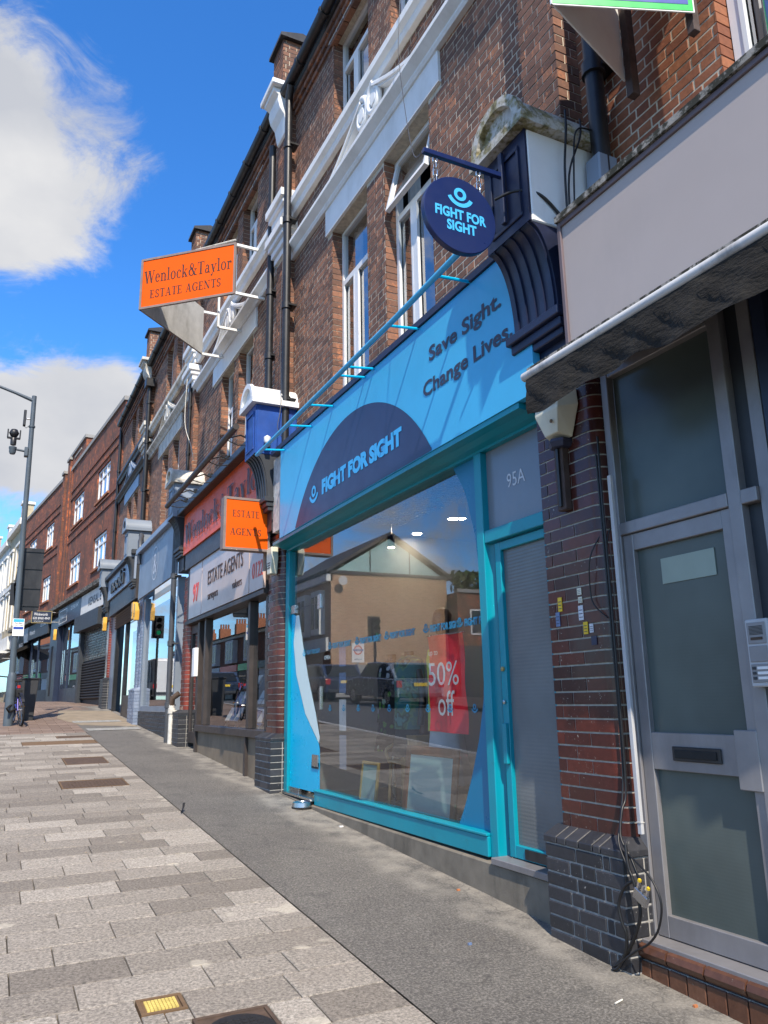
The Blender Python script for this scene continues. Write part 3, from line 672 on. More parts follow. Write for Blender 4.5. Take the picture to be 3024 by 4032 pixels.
# ------------------------------------------------------------------ terrace: parts shared by the Edwardian shops
WX = 3.30            # plane of the upper brick wall
def camdist(p): return (Vector(p)-Vector((0, 0, EYE))).length
def drainpipe(parent, x, y, z0, z1, r=.048, mat='black_metal', collars=(), square=False):
    m = MB()
    m.tube([(x, y, z0), (x, y, z1)], r, 12)
    for z in collars:
        m.lathe([(r*1.02, -.05), (r*1.3, -.045), (r*1.3, .045), (r*1.02, .05)], (x, y, z), 12); m.box(x, x+.12, y-.09, y+.09, z-.012, z+.012)
    return m.build('drainpipe', mat, parent, smooth=40)

def upper(parent, dy, dz, ya, yb, singles, wins1=((5.50, 6.47), (6.90, 7.90)), wins2=((5.26, 6.24), (6.80, 7.84)), lintel=(5.25, 8.05), lintel2=(5.05, 7.95), trim='white_paint', trim2='white_paint', scroll=True, top_open=False, z0=4.55, bmat='brick', pil=True, cur=True, band_mat=None, chimney=True):
    E0 = 10.12+dz
    op = [(a+dy, b+dy, 4.78+dz, 7.14+dz) for a, b in wins1]+[(a+dy, b+dy, 8.44+dz, 9.90+dz) for a, b in wins2]
    core = wall_core('wall', 'mortar', parent, WX+.0028, ya, yb, z0, E0, op)
    solid = [(lintel[0]+dy, lintel[1]+dy, 7.15+dz, 7.50+dz), (lintel2[0]+dy, lintel2[1]+dy, 9.90+dz, 10.17+dz)]
    rects = runs(ya, yb, z0, E0, op+solid)
    lay(rects, (WX, 0, 0), (0, 1, 0), (-1, 0, 0), bmat, parent, singles=singles, key=lambda r: camdist((WX, (r[0]+r[1])/2, r[2])) + (3 if r[2] < 5.0 else 0))
    # reveals: the jamb that faces the camera is bricked
    for (a, b, c, d) in op:
        lay([(.0, .125 if k % 2 else .128, c+k*.075, min(c+k*.075+.065, d)) for k in range(int((d-c)/.075)+1) if d-c-k*.075 > .02], (WX+.130, b-.006, 0), (-1, 0, 0), (0, -1, 0), bmat, parent, depth=.01)
    for i, (a, b, c, d) in enumerate(op):
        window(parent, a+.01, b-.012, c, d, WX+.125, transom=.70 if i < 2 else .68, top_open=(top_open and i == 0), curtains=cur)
    # lintel bands with splayed soffits
    def lint(a, b, za, zb):
        MB().prism([(WX-.03, za), (WX+.10, za+.0), (WX+.10, zb), (WX-.03, zb)], 'y', a, b).build('lintel', trim, parent)
    lint(lintel[0]+dy, lintel[1]+dy, 7.15+dz, 7.505+dz); lint(lintel2[0]+dy, lintel2[1]+dy, 9.905+dz, 10.17+dz)
    bm_ = band_mat or trim
    # lower cornice
    z = 7.50+dz
    sweep_y([(WX+.02, z), (WX-.05, z), (WX-.07, z+.03), (WX-.07, z+.05), (WX-.12, z+.09), (WX-.15, z+.115), (WX-.15, z+.16), (WX+.02, z+.175)], ya+.10, yb-.02).build('cornice', bm_, parent)
    z = 8.15+dz
    sweep_y([(WX+.02, z), (WX-.06, z), (WX-.08, z+.04), (WX-.08, z+.07), (WX-.13, z+.11), (WX-.13, z+.20), (WX+.02, z+.27)], ya+.10, yb-.02).build('sill_band', trim2, parent)
    if scroll:
        zc = 7.67+dz; c = 6.65+dy
        for s in (-1, 1):
            m = MB()
            pts = []
            for k in range(25):
                t = k/24; u = .15+1.18*(1-t); h = .02+.46*(t**1.5 if t < 1 else 1)*(1 - .0*t)
                pts.append((c+s*u, zc+h))
            for off, w, X in ((0, .10, .10), (.035, .035, .125)):
                for (p, q) in zip(pts[:-1], pts[1:]):
                    vs = []
                    for X_ in (WX+.005, WX-X):
                        vs += [(X_, p[0], p[1]-w-off), (X_, q[0], q[1]-w-off), (X_, q[0], q[1]-off), (X_, p[0], p[1]-off)]
                    m.add(vs, [(4, 5, 6, 7), (0, 1, 5, 4), (2, 3, 7, 6), (1, 2, 6, 5), (3, 0, 4, 7)])
            # filled tympanum under the swan neck
            for (p, q) in zip(pts[:-1], pts[1:]):
                m.quad((WX-.03, p[0], zc), (WX-.03, q[0], zc), (WX-.03, q[0], q[1]-.05), (WX-.03, p[0], p[1]-.05))
            # volute
            cy, cz = c+s*.15, zc+.27
            sp = []
            for k in range(34):
                a = k/33*2*math.pi*1.12; rr = .20*(1-k/33*.45); sp.append((WX-.08, cy+s*(-math.sin(a))*rr*.75, cz+math.cos(a)*rr))
            m.tube(sp, [.045*(1-k/33*.35) for k in range(34)], 10)
            bs = MB().lathe([(0, -.10), (.085, -.10), (.10, -.08), (.10, .04)], (0, 0, 0), 18); o_ = len(m.v); m.v += [(WX-.02+q[2]*.9, cy+q[0]*.8, cz+q[1]) for q in bs.v]; m.f += [tuple(i+o_ for i in f) for f in bs.f]; m.r += bs.r
            m.lathe([(.0, 0), (.055, 0), (.045, .03)], (0, 0, 0), 12) if False else None
            m.build('scroll_pediment', trim, parent, smooth=40)
    # eaves: corbelled brick courses, soffit board, gutter, roof
    m = MB()
    for k, (z, x) in enumerate(((E0-.26, .03), (E0-.17, .06), (E0-.085, .09))):
        yy = ya
        while yy < yb-.05:
            w = .215 if k != 1 else .1025
            m.box(WX-x, WX+.05, yy+.004, min(yy+w, yb), z, z+.068, RNG.uniform(.02, .98)); yy += w+.01
    m.build('eaves_brickwork', bmat, parent, kind='stuff')
    g = MB(); n = 10; prof = []
    for k in range(n+1):
        a = math.pi+math.pi*k/n; prof.append((WX-.17+.075*math.cos(a), E0+.10+.085*math.sin(a)))
    prof += [(WX-.17+.065*math.cos(2*math.pi-math.pi*k/n), E0+.10+.07*math.sin(2*math.pi-math.pi*k/n)) for k in range(n+1)]
    g.prism(prof, 'y', ya, yb)
    for q in range(int((yb-ya)/.9)):
        y_ = ya+.5+q*.9; g.prism([(WX-.17+.088*math.cos(math.pi+math.pi*k/n), E0+.10+.10*math.sin(math.pi+math.pi*k/n)) for k in range(n+1)], 'y', y_-.03, y_+.03)
    g.build('gutter', 'black_metal', parent, smooth=40)
    MB().add([(WX-.12, ya, E0+.03), (WX-.12, yb, E0+.03), (WX+5, yb, E0+3.4), (WX+5, ya, E0+3.4), (WX-.12, ya, E0-.0), (WX-.12, yb, E0-.0), (WX+5, yb, E0+3.3), (WX+5, ya, E0+3.3)], [(0, 1, 2, 3), (4, 7, 6, 5), (0, 4, 5, 1)]).build('roof', 'roof_slate', parent)
    if pil:
        # party pilaster at the far end with white cornice blocks, consoled corbel and brick upstand
        p0, p1 = yb-.06, yb+.42; X = WX-.10
        bx('pilaster', 'mortar', parent, X+.005, WX+.2, p0+.006, p1-.012, z0, E0+.1)
        lay(runs(p0, p1, z0, E0+.1, [(p0-.1, p1+.1, 7.62+dz, 8.02+dz), (p0-.1, p1+.1, 8.12+dz, 8.6+dz)]), (X, 0, 0), (0, 1, 0), (-1, 0, 0), bmat, parent)
        lay([(0, .10, z0+k*.075, z0+k*.075+.065) for k in range(int((E0+.1-z0)/.075))], (X+.105, p0, 0), (-1, 0, 0), (0, -1, 0), bmat, parent, depth=.01)
        for z in (7.66, 8.14):
            z += dz
            blk = MB()
            for (za, zb, e) in ((0, .10, .03), (.10, .20, .07), (.20, .28, .11), (.28, .40, .15)):
                blk.box(X-e, WX+.05, p0-e*.8, p1+e*.8, z+za, z+zb)
            blk.build('cornice_block', trim2, parent, bevel=.006)
        # consoled corbel
        zz = 9.62+dz
        prof = [(X, zz), (X-.03, zz+.02), (X-.05, zz+.12), (X-.07, zz+.24), (X-.14, zz+.34), (X-.17, zz+.46), (X-.16, zz+.55), (X-.24, zz+.60), (X-.24, zz+.66), (X+.1, zz+.66), (X+.1, zz)]
        MB().prism(prof, 'y', p0+.02, p1-.02).build('corbel', trim if trim == 'white_paint' else 'old_white', parent, bevel=.006)
        bx('corbel_cap', trim if trim == 'white_paint' else 'old_white', parent, X-.28, WX+.15, p0-.06, p1+.06, zz+.662, zz+.75, bevel=.01)
        if chimney:
            cz0, cz1 = zz+.75, zz+1.55; cx = X-.10
            bx('parapet_core', 'mortar', parent, cx+.005, cx+.60, p0+.026, p1-.032, cz0, cz1)
            lay(runs(p0+.02, p1-.02, cz0, cz1, []), (cx, 0, 0), (0, 1, 0), (-1, 0, 0), bmat, parent)
            lay(runs(0, .60, cz0, cz1, []), (cx+.6, p0+.02, 0), (-1, 0, 0), (0, -1, 0), bmat, parent)
            MB().prism([(cx-.06, cz1), (cx-.06, cz1+.05), (cx+.28, cz1+.15), (cx+.66, cz1+.05), (cx+.66, cz1)], 'y', p0-.05, p1+.05).build('parapet_coping', 'black_metal', parent)

def console(parent, y0, y1, zb, zt, X=2.75, cap='white_paint', front='navy', side='white_paint', cove='navy', pier_x=3.05):
    """shop console: panelled box on a fluted cove, arched cap; returns nothing. zb..zt = the panelled box"""
    xb = WX
    c = MB().box(X+.01, xb, y0, y1, zb, zt).build('console', side, parent, bevel=.008)
    bx('console_front', front, c, X-.006, X+.0085, y0+.004, y1-.004, zb+.002, zt-.002)
    fr = MB(); i = .07
    for (a, b, d, e) in ((y0+i, y1-i, zb+.07, zb+.10), (y0+i, y1-i, zt-.11, zt-.08), (y0+i, y0+i+.025, zb+.10, zt-.11), (y1-i-.025, y1-i, zb+.10, zt-.11)): fr.box(X-.018, X-.0055, a, b, d, e)
    fr.build('panel_moulding', front, c, bevel=.004)
    # cove below the box, with ribs
    prof = []; n = 12; x1 = pier_x-.13; zl = zb-.56
    for k in range(n+1):
        a = math.pi/2*k/n; prof.append((X+(x1-X)*math.sin(a), zl+(zb-.004-zl)*math.cos(a)))
    body = prof+[(xb, zl), (xb, zb-.004)]
    MB().prism(body, 'y', y0+.01, y1-.01).build('cove', cove, c, smooth=30)
    rb = MB()
    for q in range(5):
        yc = y0+.05+(y1-y0-.10)*q/4
        top = [(p[0]-.013, p[1]-.007) for p in prof]; rb.prism(top+[(p[0]+.01, p[1]+.01) for p in reversed(prof)], 'y', yc-.022, yc+.022)
    rb.build('flutes', cove, c, smooth=30)
    m = MB()
    for (a, b, e) in ((zl-.06, zl, .0), (zl-.12, zl-.0605, -.03), (zl-.17, zl-.1205, -.055)):
        m.box(x1-.05+(-e), xb, y0-.035-e*.6, y1+.035+e*.6, a, b)
    m.build('capital', cove, c, bevel=.006)
    bx('necking', cove, c, pier_x-.07, xb, y0+.01, y1-.01, zl-.42, zl-.171)
    # arched cap
    e = .07; w = (y1-y0)/2+e; yc = (y0+y1)/2
    m = MB(); m.box(X-.075, xb, y0-e, y1+e, zt+.0, zt+.07)
    pts = []; rw = w*.86
    for k in range(19):
        a = math.pi*k/18; pts.append((yc+rw*math.cos(a), zt+.0702+rw*.92*math.sin(a)))
    m.prism(pts, 'x', X-.03, xb)
    k2 = [(yc+(p[0]-yc)*1.07, zt+.0702+(p[1]-zt-.0702)*1.08) for p in pts]; k1 = [(yc+(p[0]-yc)*.80, zt+.0702+(p[1]-zt-.0702)*.80) for p in pts]
    for (p, q, r_, s_) in zip(k2[:-1], k2[1:], k1[1:], k1[:-1]): m.prism([p, q, r_, s_], 'x', X-.075, X-.028)
    m.build('console_cap', cap, parent, smooth=35)

def pier(parent, y0, y1, ztop, zpl, mat='glazed_brick', mor='mortar_white', X=3.05, plinth='blue_brick', pmor='mortar_dark', PX=2.95, r=.085, round_left=True, pw=.05, single=True):
    """glazed brick pier with bull-nosed corners on a blue brick plinth"""
    zg = gz(y0)-.12
    w = y1-y0; i_ = .006; core = [(WX, y0+i_)]+[(X+i_+(r-i_)*(1-math.sin(math.pi/2*k/6)), y0+i_+(r-i_)*(1-math.cos(math.pi/2*k/6))) for k in range(7)]
    core += ([(X+i_+(r-i_)*(1-math.cos(math.pi/2*k/6)), y1-i_-(r-i_)*(1-math.sin(math.pi/2*k/6))) for k in range(7)] if round_left else [(X+i_, y1-i_)])+[(WX, y1-i_)]
    p = MB().prism(core, 'z', zg, ztop).build('pier', mor, parent, smooth=30)
    def corner(ylo, yhi, z, h, lo):
        # plan of a corner brick whose bull nose is at the low-y (lo) or high-y side
        pts = []
        for k in range(7):
            a = math.pi/2*k/6
            if lo: pts.append((X+r-r*math.sin(a), ylo+r-r*math.cos(a)))
            else: pts.append((X+r-r*math.cos(a), yhi-r+r*math.sin(a)))
        if lo: plan = [(X+.20, ylo)]+pts+[(X, yhi), (X+.20, yhi)]
        else: plan = [(X, ylo)]+pts+[(X+.20, yhi), (X+.20, ylo)]
        return MB().prism(plan, 'z', z, z+h)
    z = zpl; k = 0; bm = MB()
    while z < ztop-.03:
        h = min(.065, ztop-z)
        parts = [('c', 0, .35*w/.51), ('b', .35*w/.51, w)] if k % 2 else [('c', 0, .23*w/.51), ('b', .23*w/.51, .445*w/.51), ('b', .445*w/.51, w)]
        for (t, a, b) in parts:
            a_, b_ = y0+a+(.005 if a else 0), y0+b-(.005 if b < w else 0)
            last = b >= w-1e-6
            if t == 'c': q = corner(a_, b_, z, h, True)
            elif last and round_left: q = corner(a_, b_, z, h, False)
            else: q = MB().box(X+RNG.uniform(-.001, .001), X+.20, a_, b_, z, z+h)
            if single:
                o = q.build('brick', mat, p, smooth=30)
            else:
                q.r = [RNG.uniform(.02, .98)]*len(q.f); off = len(bm.v); bm.v += q.v; bm.f += [tuple(i+off for i in f) for f in q.f]; bm.r += q.r
        z += .075; k += 1
    if not single and bm.v: bm.build('brickwork', mat, p, kind='stuff')
    # plinth
    a, b = y0-pw, y1+pw; z = gz(a)-.02; k = 0
    zs = []
    zz = zpl-.095
    while zz > gz(a)-.08: zs.append(zz); zz -= .075
    pl = MB().box(PX+.006, WX, a+.006, b-.006, zg, zpl-.086).build('plinth', pmor, parent)
    def put(q):
        if single: q.build('brick', plinth, pl, bevel=.004)
        else: q.r = [RNG.uniform(.02, .98)]*len(q.f); off = len(bm2.v); bm2.v.extend(q.v); bm2.f.extend([tuple(i+off for i in f) for f in q.f]); bm2.r.extend(q.r)
    bm2 = MB()
    for k, zz in enumerate(zs):
        lo = zz-.065; W = b-a
        cuts = [0, .215, .215+.11, .215+.11+.10, W] if k % 2 else [0, .10, .155, .155+.215, W]
        cuts = [c for c in cuts if c < W-.03]+[W]
        for i, (u, v) in enumerate(zip(cuts[:-1], cuts[1:])):
            d = .14 if i in (0, len(cuts)-2) else .12
            j = RNG.uniform(-.002, .002)
            put(MB().box(PX+j, PX+d, a+u+(.005 if u else 0), a+v-(.005 if v < W else 0), lo, zz))
        put(MB().box(PX+.15, PX+.30, a+.002, a+.1, lo, zz))
    # splayed top course
    W = b-a; cuts = [0, .16, .22, .335, .44, .52, W]; cuts = [c for c in cuts if c < W-.05]+[W]
    for i, (u, v) in enumerate(zip(cuts[:-1], cuts[1:])):
        ya_, yb_ = a+u+(.004 if u else -.006), a+v-(.004 if v < W else -.006)
        if i == 0:
            q = MB().add([(PX-.006, ya_, zpl-.085), (PX-.006, yb_, zpl-.085), (WX-.02, yb_, zpl-.085), (WX-.02, ya_, zpl-.085), (PX-.006, ya_, zpl-.05), (PX-.006, yb_, zpl-.05), (WX-.02, yb_, zpl-.05), (WX-.02, ya_, zpl-.05),
                          (X-.005, y0, zpl), (X-.005, yb_, zpl), (WX-.02, yb_, zpl), (WX-.02, y0, zpl)],
                         [(0, 3, 2, 1), (0, 1, 5, 4), (1, 2, 6, 5), (3, 0, 4, 7), (4, 5, 9, 8), (5, 6, 10, 9), (7, 4, 8, 11), (8, 9, 10, 11), (2, 3, 7, 11, 10, 6)])
        else: q = MB().prism([(PX-.006, zpl-.085), (PX-.006, zpl-.05), (X-.005, zpl), (X+.1, zpl), (X+.1, zpl-.085)], 'y', ya_, yb_)
        put(q)
    if not single: bm2.build('brickwork', plinth, pl, kind='stuff')
    return p, pl

# ------------------------------------------------------------------ the blue charity shop
blue = thing('shop_building', 'dark brick terrace shop with bright blue charity shopfront and white window trim', 'shop', (3.6, 6.4, gz(6.4)), 'terrace shops along the street')
def blue_shop():
    P = blue
    upper(P, 0, 0, 3.62, 9.33, 190, top_open=True)
    # right-hand pilaster edge
    bx('pilaster', 'mortar', P, WX-.095, WX+.2, 3.567, 3.95, 4.56, 10.1)
    lay(runs(3.562, 3.96, 4.56, 10.1, [(3, 5, 7.62, 8.02), (3, 5, 8.12, 8.6)]), (WX-.10, 0, 0), (0, 1, 0), (-1, 0, 0), 'brick', P)
    lay(runs(0, .30, 4.56, 10.1, []), (WX+.20, 3.562, 0), (-1, 0, 0), (0, -1, 0), 'brick', P)
    for z in (7.66, 8.14):
        blk = MB()
        for (za, zb, e) in ((0, .10, .03), (.10, .20, .07), (.20, .28, .11), (.28, .40, .15)): blk.box(WX-.1-e, WX+.05, 3.562-e*.8, 3.96+e*.8, z+za, z+zb)
        blk.build('cornice_block', 'white_paint', P, bevel=.006)
    drainpipe(P, WX-.16, 9.12, 4.6, 9.95, .055, collars=(5.35, 6.7, 8.0, 9.2))
    MB().tube([(WX-.16, 9.12, 9.94), (WX-.17, 9.08, 10.02), (WX-.17, 9.0, 10.12)], .055, 12).build('gutter_outlet', 'black_metal', P, smooth=40)
    pier(P, 3.33, 3.86, 3.42, .81, round_left=False)
    console(P, 3.40, 3.87, 4.40, 5.06, cap='moss_white')
    # fascia board
    f = bx('fascia', 'sky_blue', P, 2.92, 2.975, 3.69, 8.62, 3.40, 4.50); bx('fascia_return', 'peeling', P, 2.99, WX-.01, 8.62, 9.09, 3.56, 4.50)
    bx('fascia_backing', 'navy', P, 2.977, WX-.01, 3.9, 8.6, 3.42, 4.49)
    # navy lead flashing over the fascia
    MB().prism([(2.90, 4.505), (2.90, 4.56), (2.96, 4.60), (3.08, 4.63), (3.16, 4.74), (WX-.002, 4.80), (WX-.002, 4.505)], 'y', 3.88, 8.95).build('flashing', 'navy', P)
    # dark disc rising from the fascia foot with the name
    c, r_, zc = 6.535, 1.85, 2.389; m = MB(); pts = []
    for k in range(41):
        y = c+1.535-3.07*k/40; pts.append((y, zc+math.sqrt(max(0, r_*r_-(y-c)**2))))
    for (p, q) in zip(pts[:-1], pts[1:]): m.quad((2.917, p[0], 3.404), (2.917, q[0], 3.404), (2.917, q[0], max(q[1], 3.405)), (2.917, p[0], max(p[1], 3.405)))
    m.build('name_disc', 'sign_navy', f, orient=False)
    lettering('FIGHT FOR SIGHT', 'logo_blue', f, (2.9135, 7.27, 3.60), FU, FV, 1.79, .165, bold=.06, spacing=.95)
    eye_logo('logo_blue', f, (2.9135, 7.50, 3.67), FU, FV, .25)
    lettering('Save Sight.', 'ink', f, (2.916, 4.99, 4.10), FU, FV, 1.0, .165, bold=.025)
    lettering('Change Lives.', 'ink', f, (2.916, 5.10, 3.83), FU, FV, 1.22, .165, bold=.025)
    # fluorescent-trough tube on rods in front of the sign
    tube = MB().tube([(2.625, 8.63, 4.395), (2.625, 7, 4.42), (2.625, 5, 4.46), (2.625, 3.95, 4.50)], .023, 12).build('sign_light_tube', 'sky_blue', P, smooth=40)
    for y, z in ((4.36, 4.515), (5.15, 4.50), (6.0, 4.49), (6.19, 4.48), (6.97, 4.47), (7.59, 4.455), (8.48, 4.45)):
        MB().tube([(2.925, y, z), (2.63, y, z-.03 if y > 4.5 else z-.02)], .012, 8).build('rod', 'vinyl_cyan', tube)
    # teal cornice under the fascia and timber frame
    MB().prism([(2.93, 3.398), (2.93, 3.36), (3.0, 3.35), (3.06, 3.33), (3.11, 3.32), (3.11, 3.30), (3.24, 3.30), (3.24, 3.398)], 'y', 3.88, 8.90).build('head_cornice', 'teal', P)
    bx('mullion', 'teal', P, 3.105, 3.20, 4.62, 4.71, .48, 3.298, bevel=.005); bx('transom', 'teal', P, 3.110, 3.20, 3.936, 4.618, 2.61, 2.70, bevel=.005)
    bx('frame_post', 'teal', P, 3.115, 3.22, 8.82, 8.94, .54, 3.298, bevel=.005); bx('frame_post', 'teal', P, 3.120, 3.20, 3.875, 3.935, .50, 3.298, bevel=.005)
    bx('bottom_rail', 'teal', P, 3.085, 3.20, 4.712, 7.90, .495, .625, bevel=.006)
    bx('rail_capping', 'teal', P, 3.075, 3.16, 4.712, 7.90, .6255, .645, bevel=.005)
    # concrete plinth under the frame
    MB().prism([(3.9, .10), (3.9, .47), (7.9, .493), (8.95, .53), (8.95, .40)], 'x', 3.06, 3.30).build('plinth', 'concrete', P, bevel=.008)
    # glazing
    g = MB().quad((3.15, 4.70, .63), (3.15, 7.90, .63), (3.15, 7.90, 3.31), (3.15, 4.70, 3.31)).build('shop_window', 'glass', P, orient=False)
    # vinyl on the glass: right-hand side of the big oval
    edge = [(5.07, 3.31), (4.99, 3.20), (4.90, 3.06), (4.79, 2.70), (4.75, 2.34), (4.745, 2.0), (4.75, 1.78), (4.78, 1.51), (4.86, 1.24), (4.96, 1.01), (5.08, .78), (5.17, .645)]
    MB().add([(3.146, y, z) for y, z in edge]+[(3.146, 4.712, .645), (3.146, 4.712, 3.30)], [tuple(range(len(edge)+2))]).build('vinyl_graphic', 'vinyl_teal', g, orient=False)
    # logo rows
    for y in (7.62, 7.27, 6.92, 6.60, 6.27, 5.93, 5.58, 5.24, 4.90): eye_logo('vinyl_dim', g, (3.146, y, 1.46), FU, FV, .085)
    for y in (7.62, 6.94, 6.30, 5.58, 5.06):
        eye_logo('vinyl_dim', g, (3.146, y, 2.09), FU, FV, .10)
        if y > 5.2: lettering('FIGHT FOR SIGHT', 'vinyl_dim', g, (3.146, y-.07, 2.05), FU, FV, .46, .058, bold=.045)
    lettering('FIGHT F', 'vinyl_dim', g, (3.146, 4.99, 2.05), FU, FV, .23, .058, bold=.045)
    # glass door, closed, with patch fittings, fixed light above
    d = MB().quad((3.155, 7.905, .60), (3.155, 8.815, .60), (3.155, 8.815, 2.57), (3.155, 7.905, 2.57)).build('glass_door', 'glass', P, orient=False)
    MB().quad((3.155, 7.905, 2.58), (3.155, 8.815, 2.58), (3.155, 8.815, 3.31), (3.155, 7.905, 3.31)).build('fanlight', 'glass', P, orient=False)
    oc = [(8.815, 2.62), (8.70, 2.50), (8.74, 2.19), (8.64, 1.82), (8.34, 1.39), (7.93, 1.09), (7.906, 1.04)]
    MB().add([(3.150, y, z) for y, z in [(8.815, 2.55), (8.66, 2.5)]+oc[2:]]+[(3.150, 7.906, .60), (3.150, 8.815, .60)], [tuple(range(9))]).build('vinyl_graphic', 'vinyl_cyan', d, orient=False)
    inner = [(8.655, 2.5), (8.735, 2.19), (8.636, 1.825), (8.336, 1.395), (7.926, 1.095)]; inn2 = [(7.906, 1.16), (8.02, 1.40), (8.26, 1.80), (8.42, 2.15), (8.56, 2.5)]
    MB().add([(3.150, y, z) for y, z in inner+inn2], [tuple(range(10))]).build('vinyl_crescent', 'vinyl_white', d, orient=False)
    lettering('FIGHT FOR SIGHT', 'vinyl_teal', d, (3.148, 8.30, 2.03), FU, FV, .40, .05, bold=.03); eye_logo('vinyl_cyan', d, (3.148, 8.38, 2.06), FU, FV, .10)
    for (a, b, e, h) in ((8.66, 8.83, 2.53, 2.63), (7.86, 7.95, 2.50, 2.66), (7.86, 7.90, 1.44, 1.68), (7.93, 8.10, .86, .98), (8.50, 8.86, .54, .60)): bx('patch_fitting', 'steel', d, 3.135, 3.175, a, b, e, h, bevel=.003)
    bx('door_closer', 'room_dark', d, 3.14, 3.16, 7.93, 8.12, .84, .90)
    MB().lathe([(0, .0), (.13, .0)], (0, 0, 0), 24).build('open_sign', 'ink', d, xf=lambda p: (3.152, 7.70+p[0], 1.92+p[1]), orient=False)
    lettering('OPEN', 'vinyl_white', d, (3.149, 7.78, 1.95), FU, FV, .16, .04)
    bx('threshold', 'steel', P, 3.06, 3.24, 7.902, 8.82, .531, .552)
    # 95A door
    dr = MB(); dr.box(3.15, 3.20, 4.49, 4.555, .52, 2.60); dr.box(3.15, 3.20, 3.945, 3.99, .52, 2.60); dr.box(3.151, 3.199, 3.99, 4.49, 2.54, 2.60); dr.box(3.151, 3.199, 3.99, 4.49, .52, .60)
    dd = dr.build('side_door', 'teal', P, bevel=.004)
    MB().quad((3.18, 3.985, .595), (3.18, 4.495, .595), (3.18, 4.495, 2.545), (3.18, 3.985, 2.545)).build('obscured_pane', 'reeded_glass', dd, orient=False)
    bx('letter_slot', 'black_metal', dd, 3.142, 3.1495, 4.06, 4.38, .53, .59)
    bx('lock_plate', 'teal', dd, 3.125, 3.15, 4.495, 4.54, 1.10, 1.36, bevel=.004)
    MB().lathe([(0, 0), (.016, 0), (.016, .012), (0, .016)], (0, 0, 0), 12).build('lock', 'gold', dd, xf=lambda p: (3.148-p[2], 4.52+p[0], 1.72+p[1]))
    MB().lathe([(0, 0), (.014, 0), (.014, .012), (0, .016)], (0, 0, 0), 12).build('lock', 'steel', dd, xf=lambda p: (3.148-p[2], 4.52+p[0], 1.50+p[1]))
    pn = MB().quad((3.16, 3.94, 2.70), (3.16, 4.62, 2.70), (3.16, 4.62, 3.30), (3.16, 3.94, 3.30)).build('overdoor_pane', 'frosted_glass', P, orient=False)
    lettering('95A', 'white_sticker', pn, (3.157, 4.37, 2.965), FU, FV, .21, .10)
    bx('door_sill', 'aluminium', P, 3.04, 3.2, 3.90, 4.618, .474, .515, bevel=.004)
    # room behind
    r = MB(); x0, x1, y0, y1, z0, z1 = 3.25, 8.0, 4.66, 8.9, .50, 3.62
    r.quad((x1, y0, z0), (x1, y1, z0), (x1, y1, z1), (x1, y0, z1)); r.quad((x0, y0, z0), (x1, y0, z0), (x1, y0, z1), (x0, y0, z1)); r.quad((x0, y1, z0), (x1, y1, z0), (x1, y1, z1), (x0, y1, z1))
    r.build('room_walls', 'plaster_room', P, orient=False)
    MB().quad((x0, y0, z0), (x1, y0, z0), (x1, y1, z0), (x0, y1, z0)).build('room_floor', 'floor_wood', P, orient=False)
    MB().quad((x0-.05, y0, z1), (x1, y0, z1), (x1, y1, z1), (x0-.05, y1, z1)).build('room_ceiling', 'ceiling_dim', P, orient=False)
blue_shop()

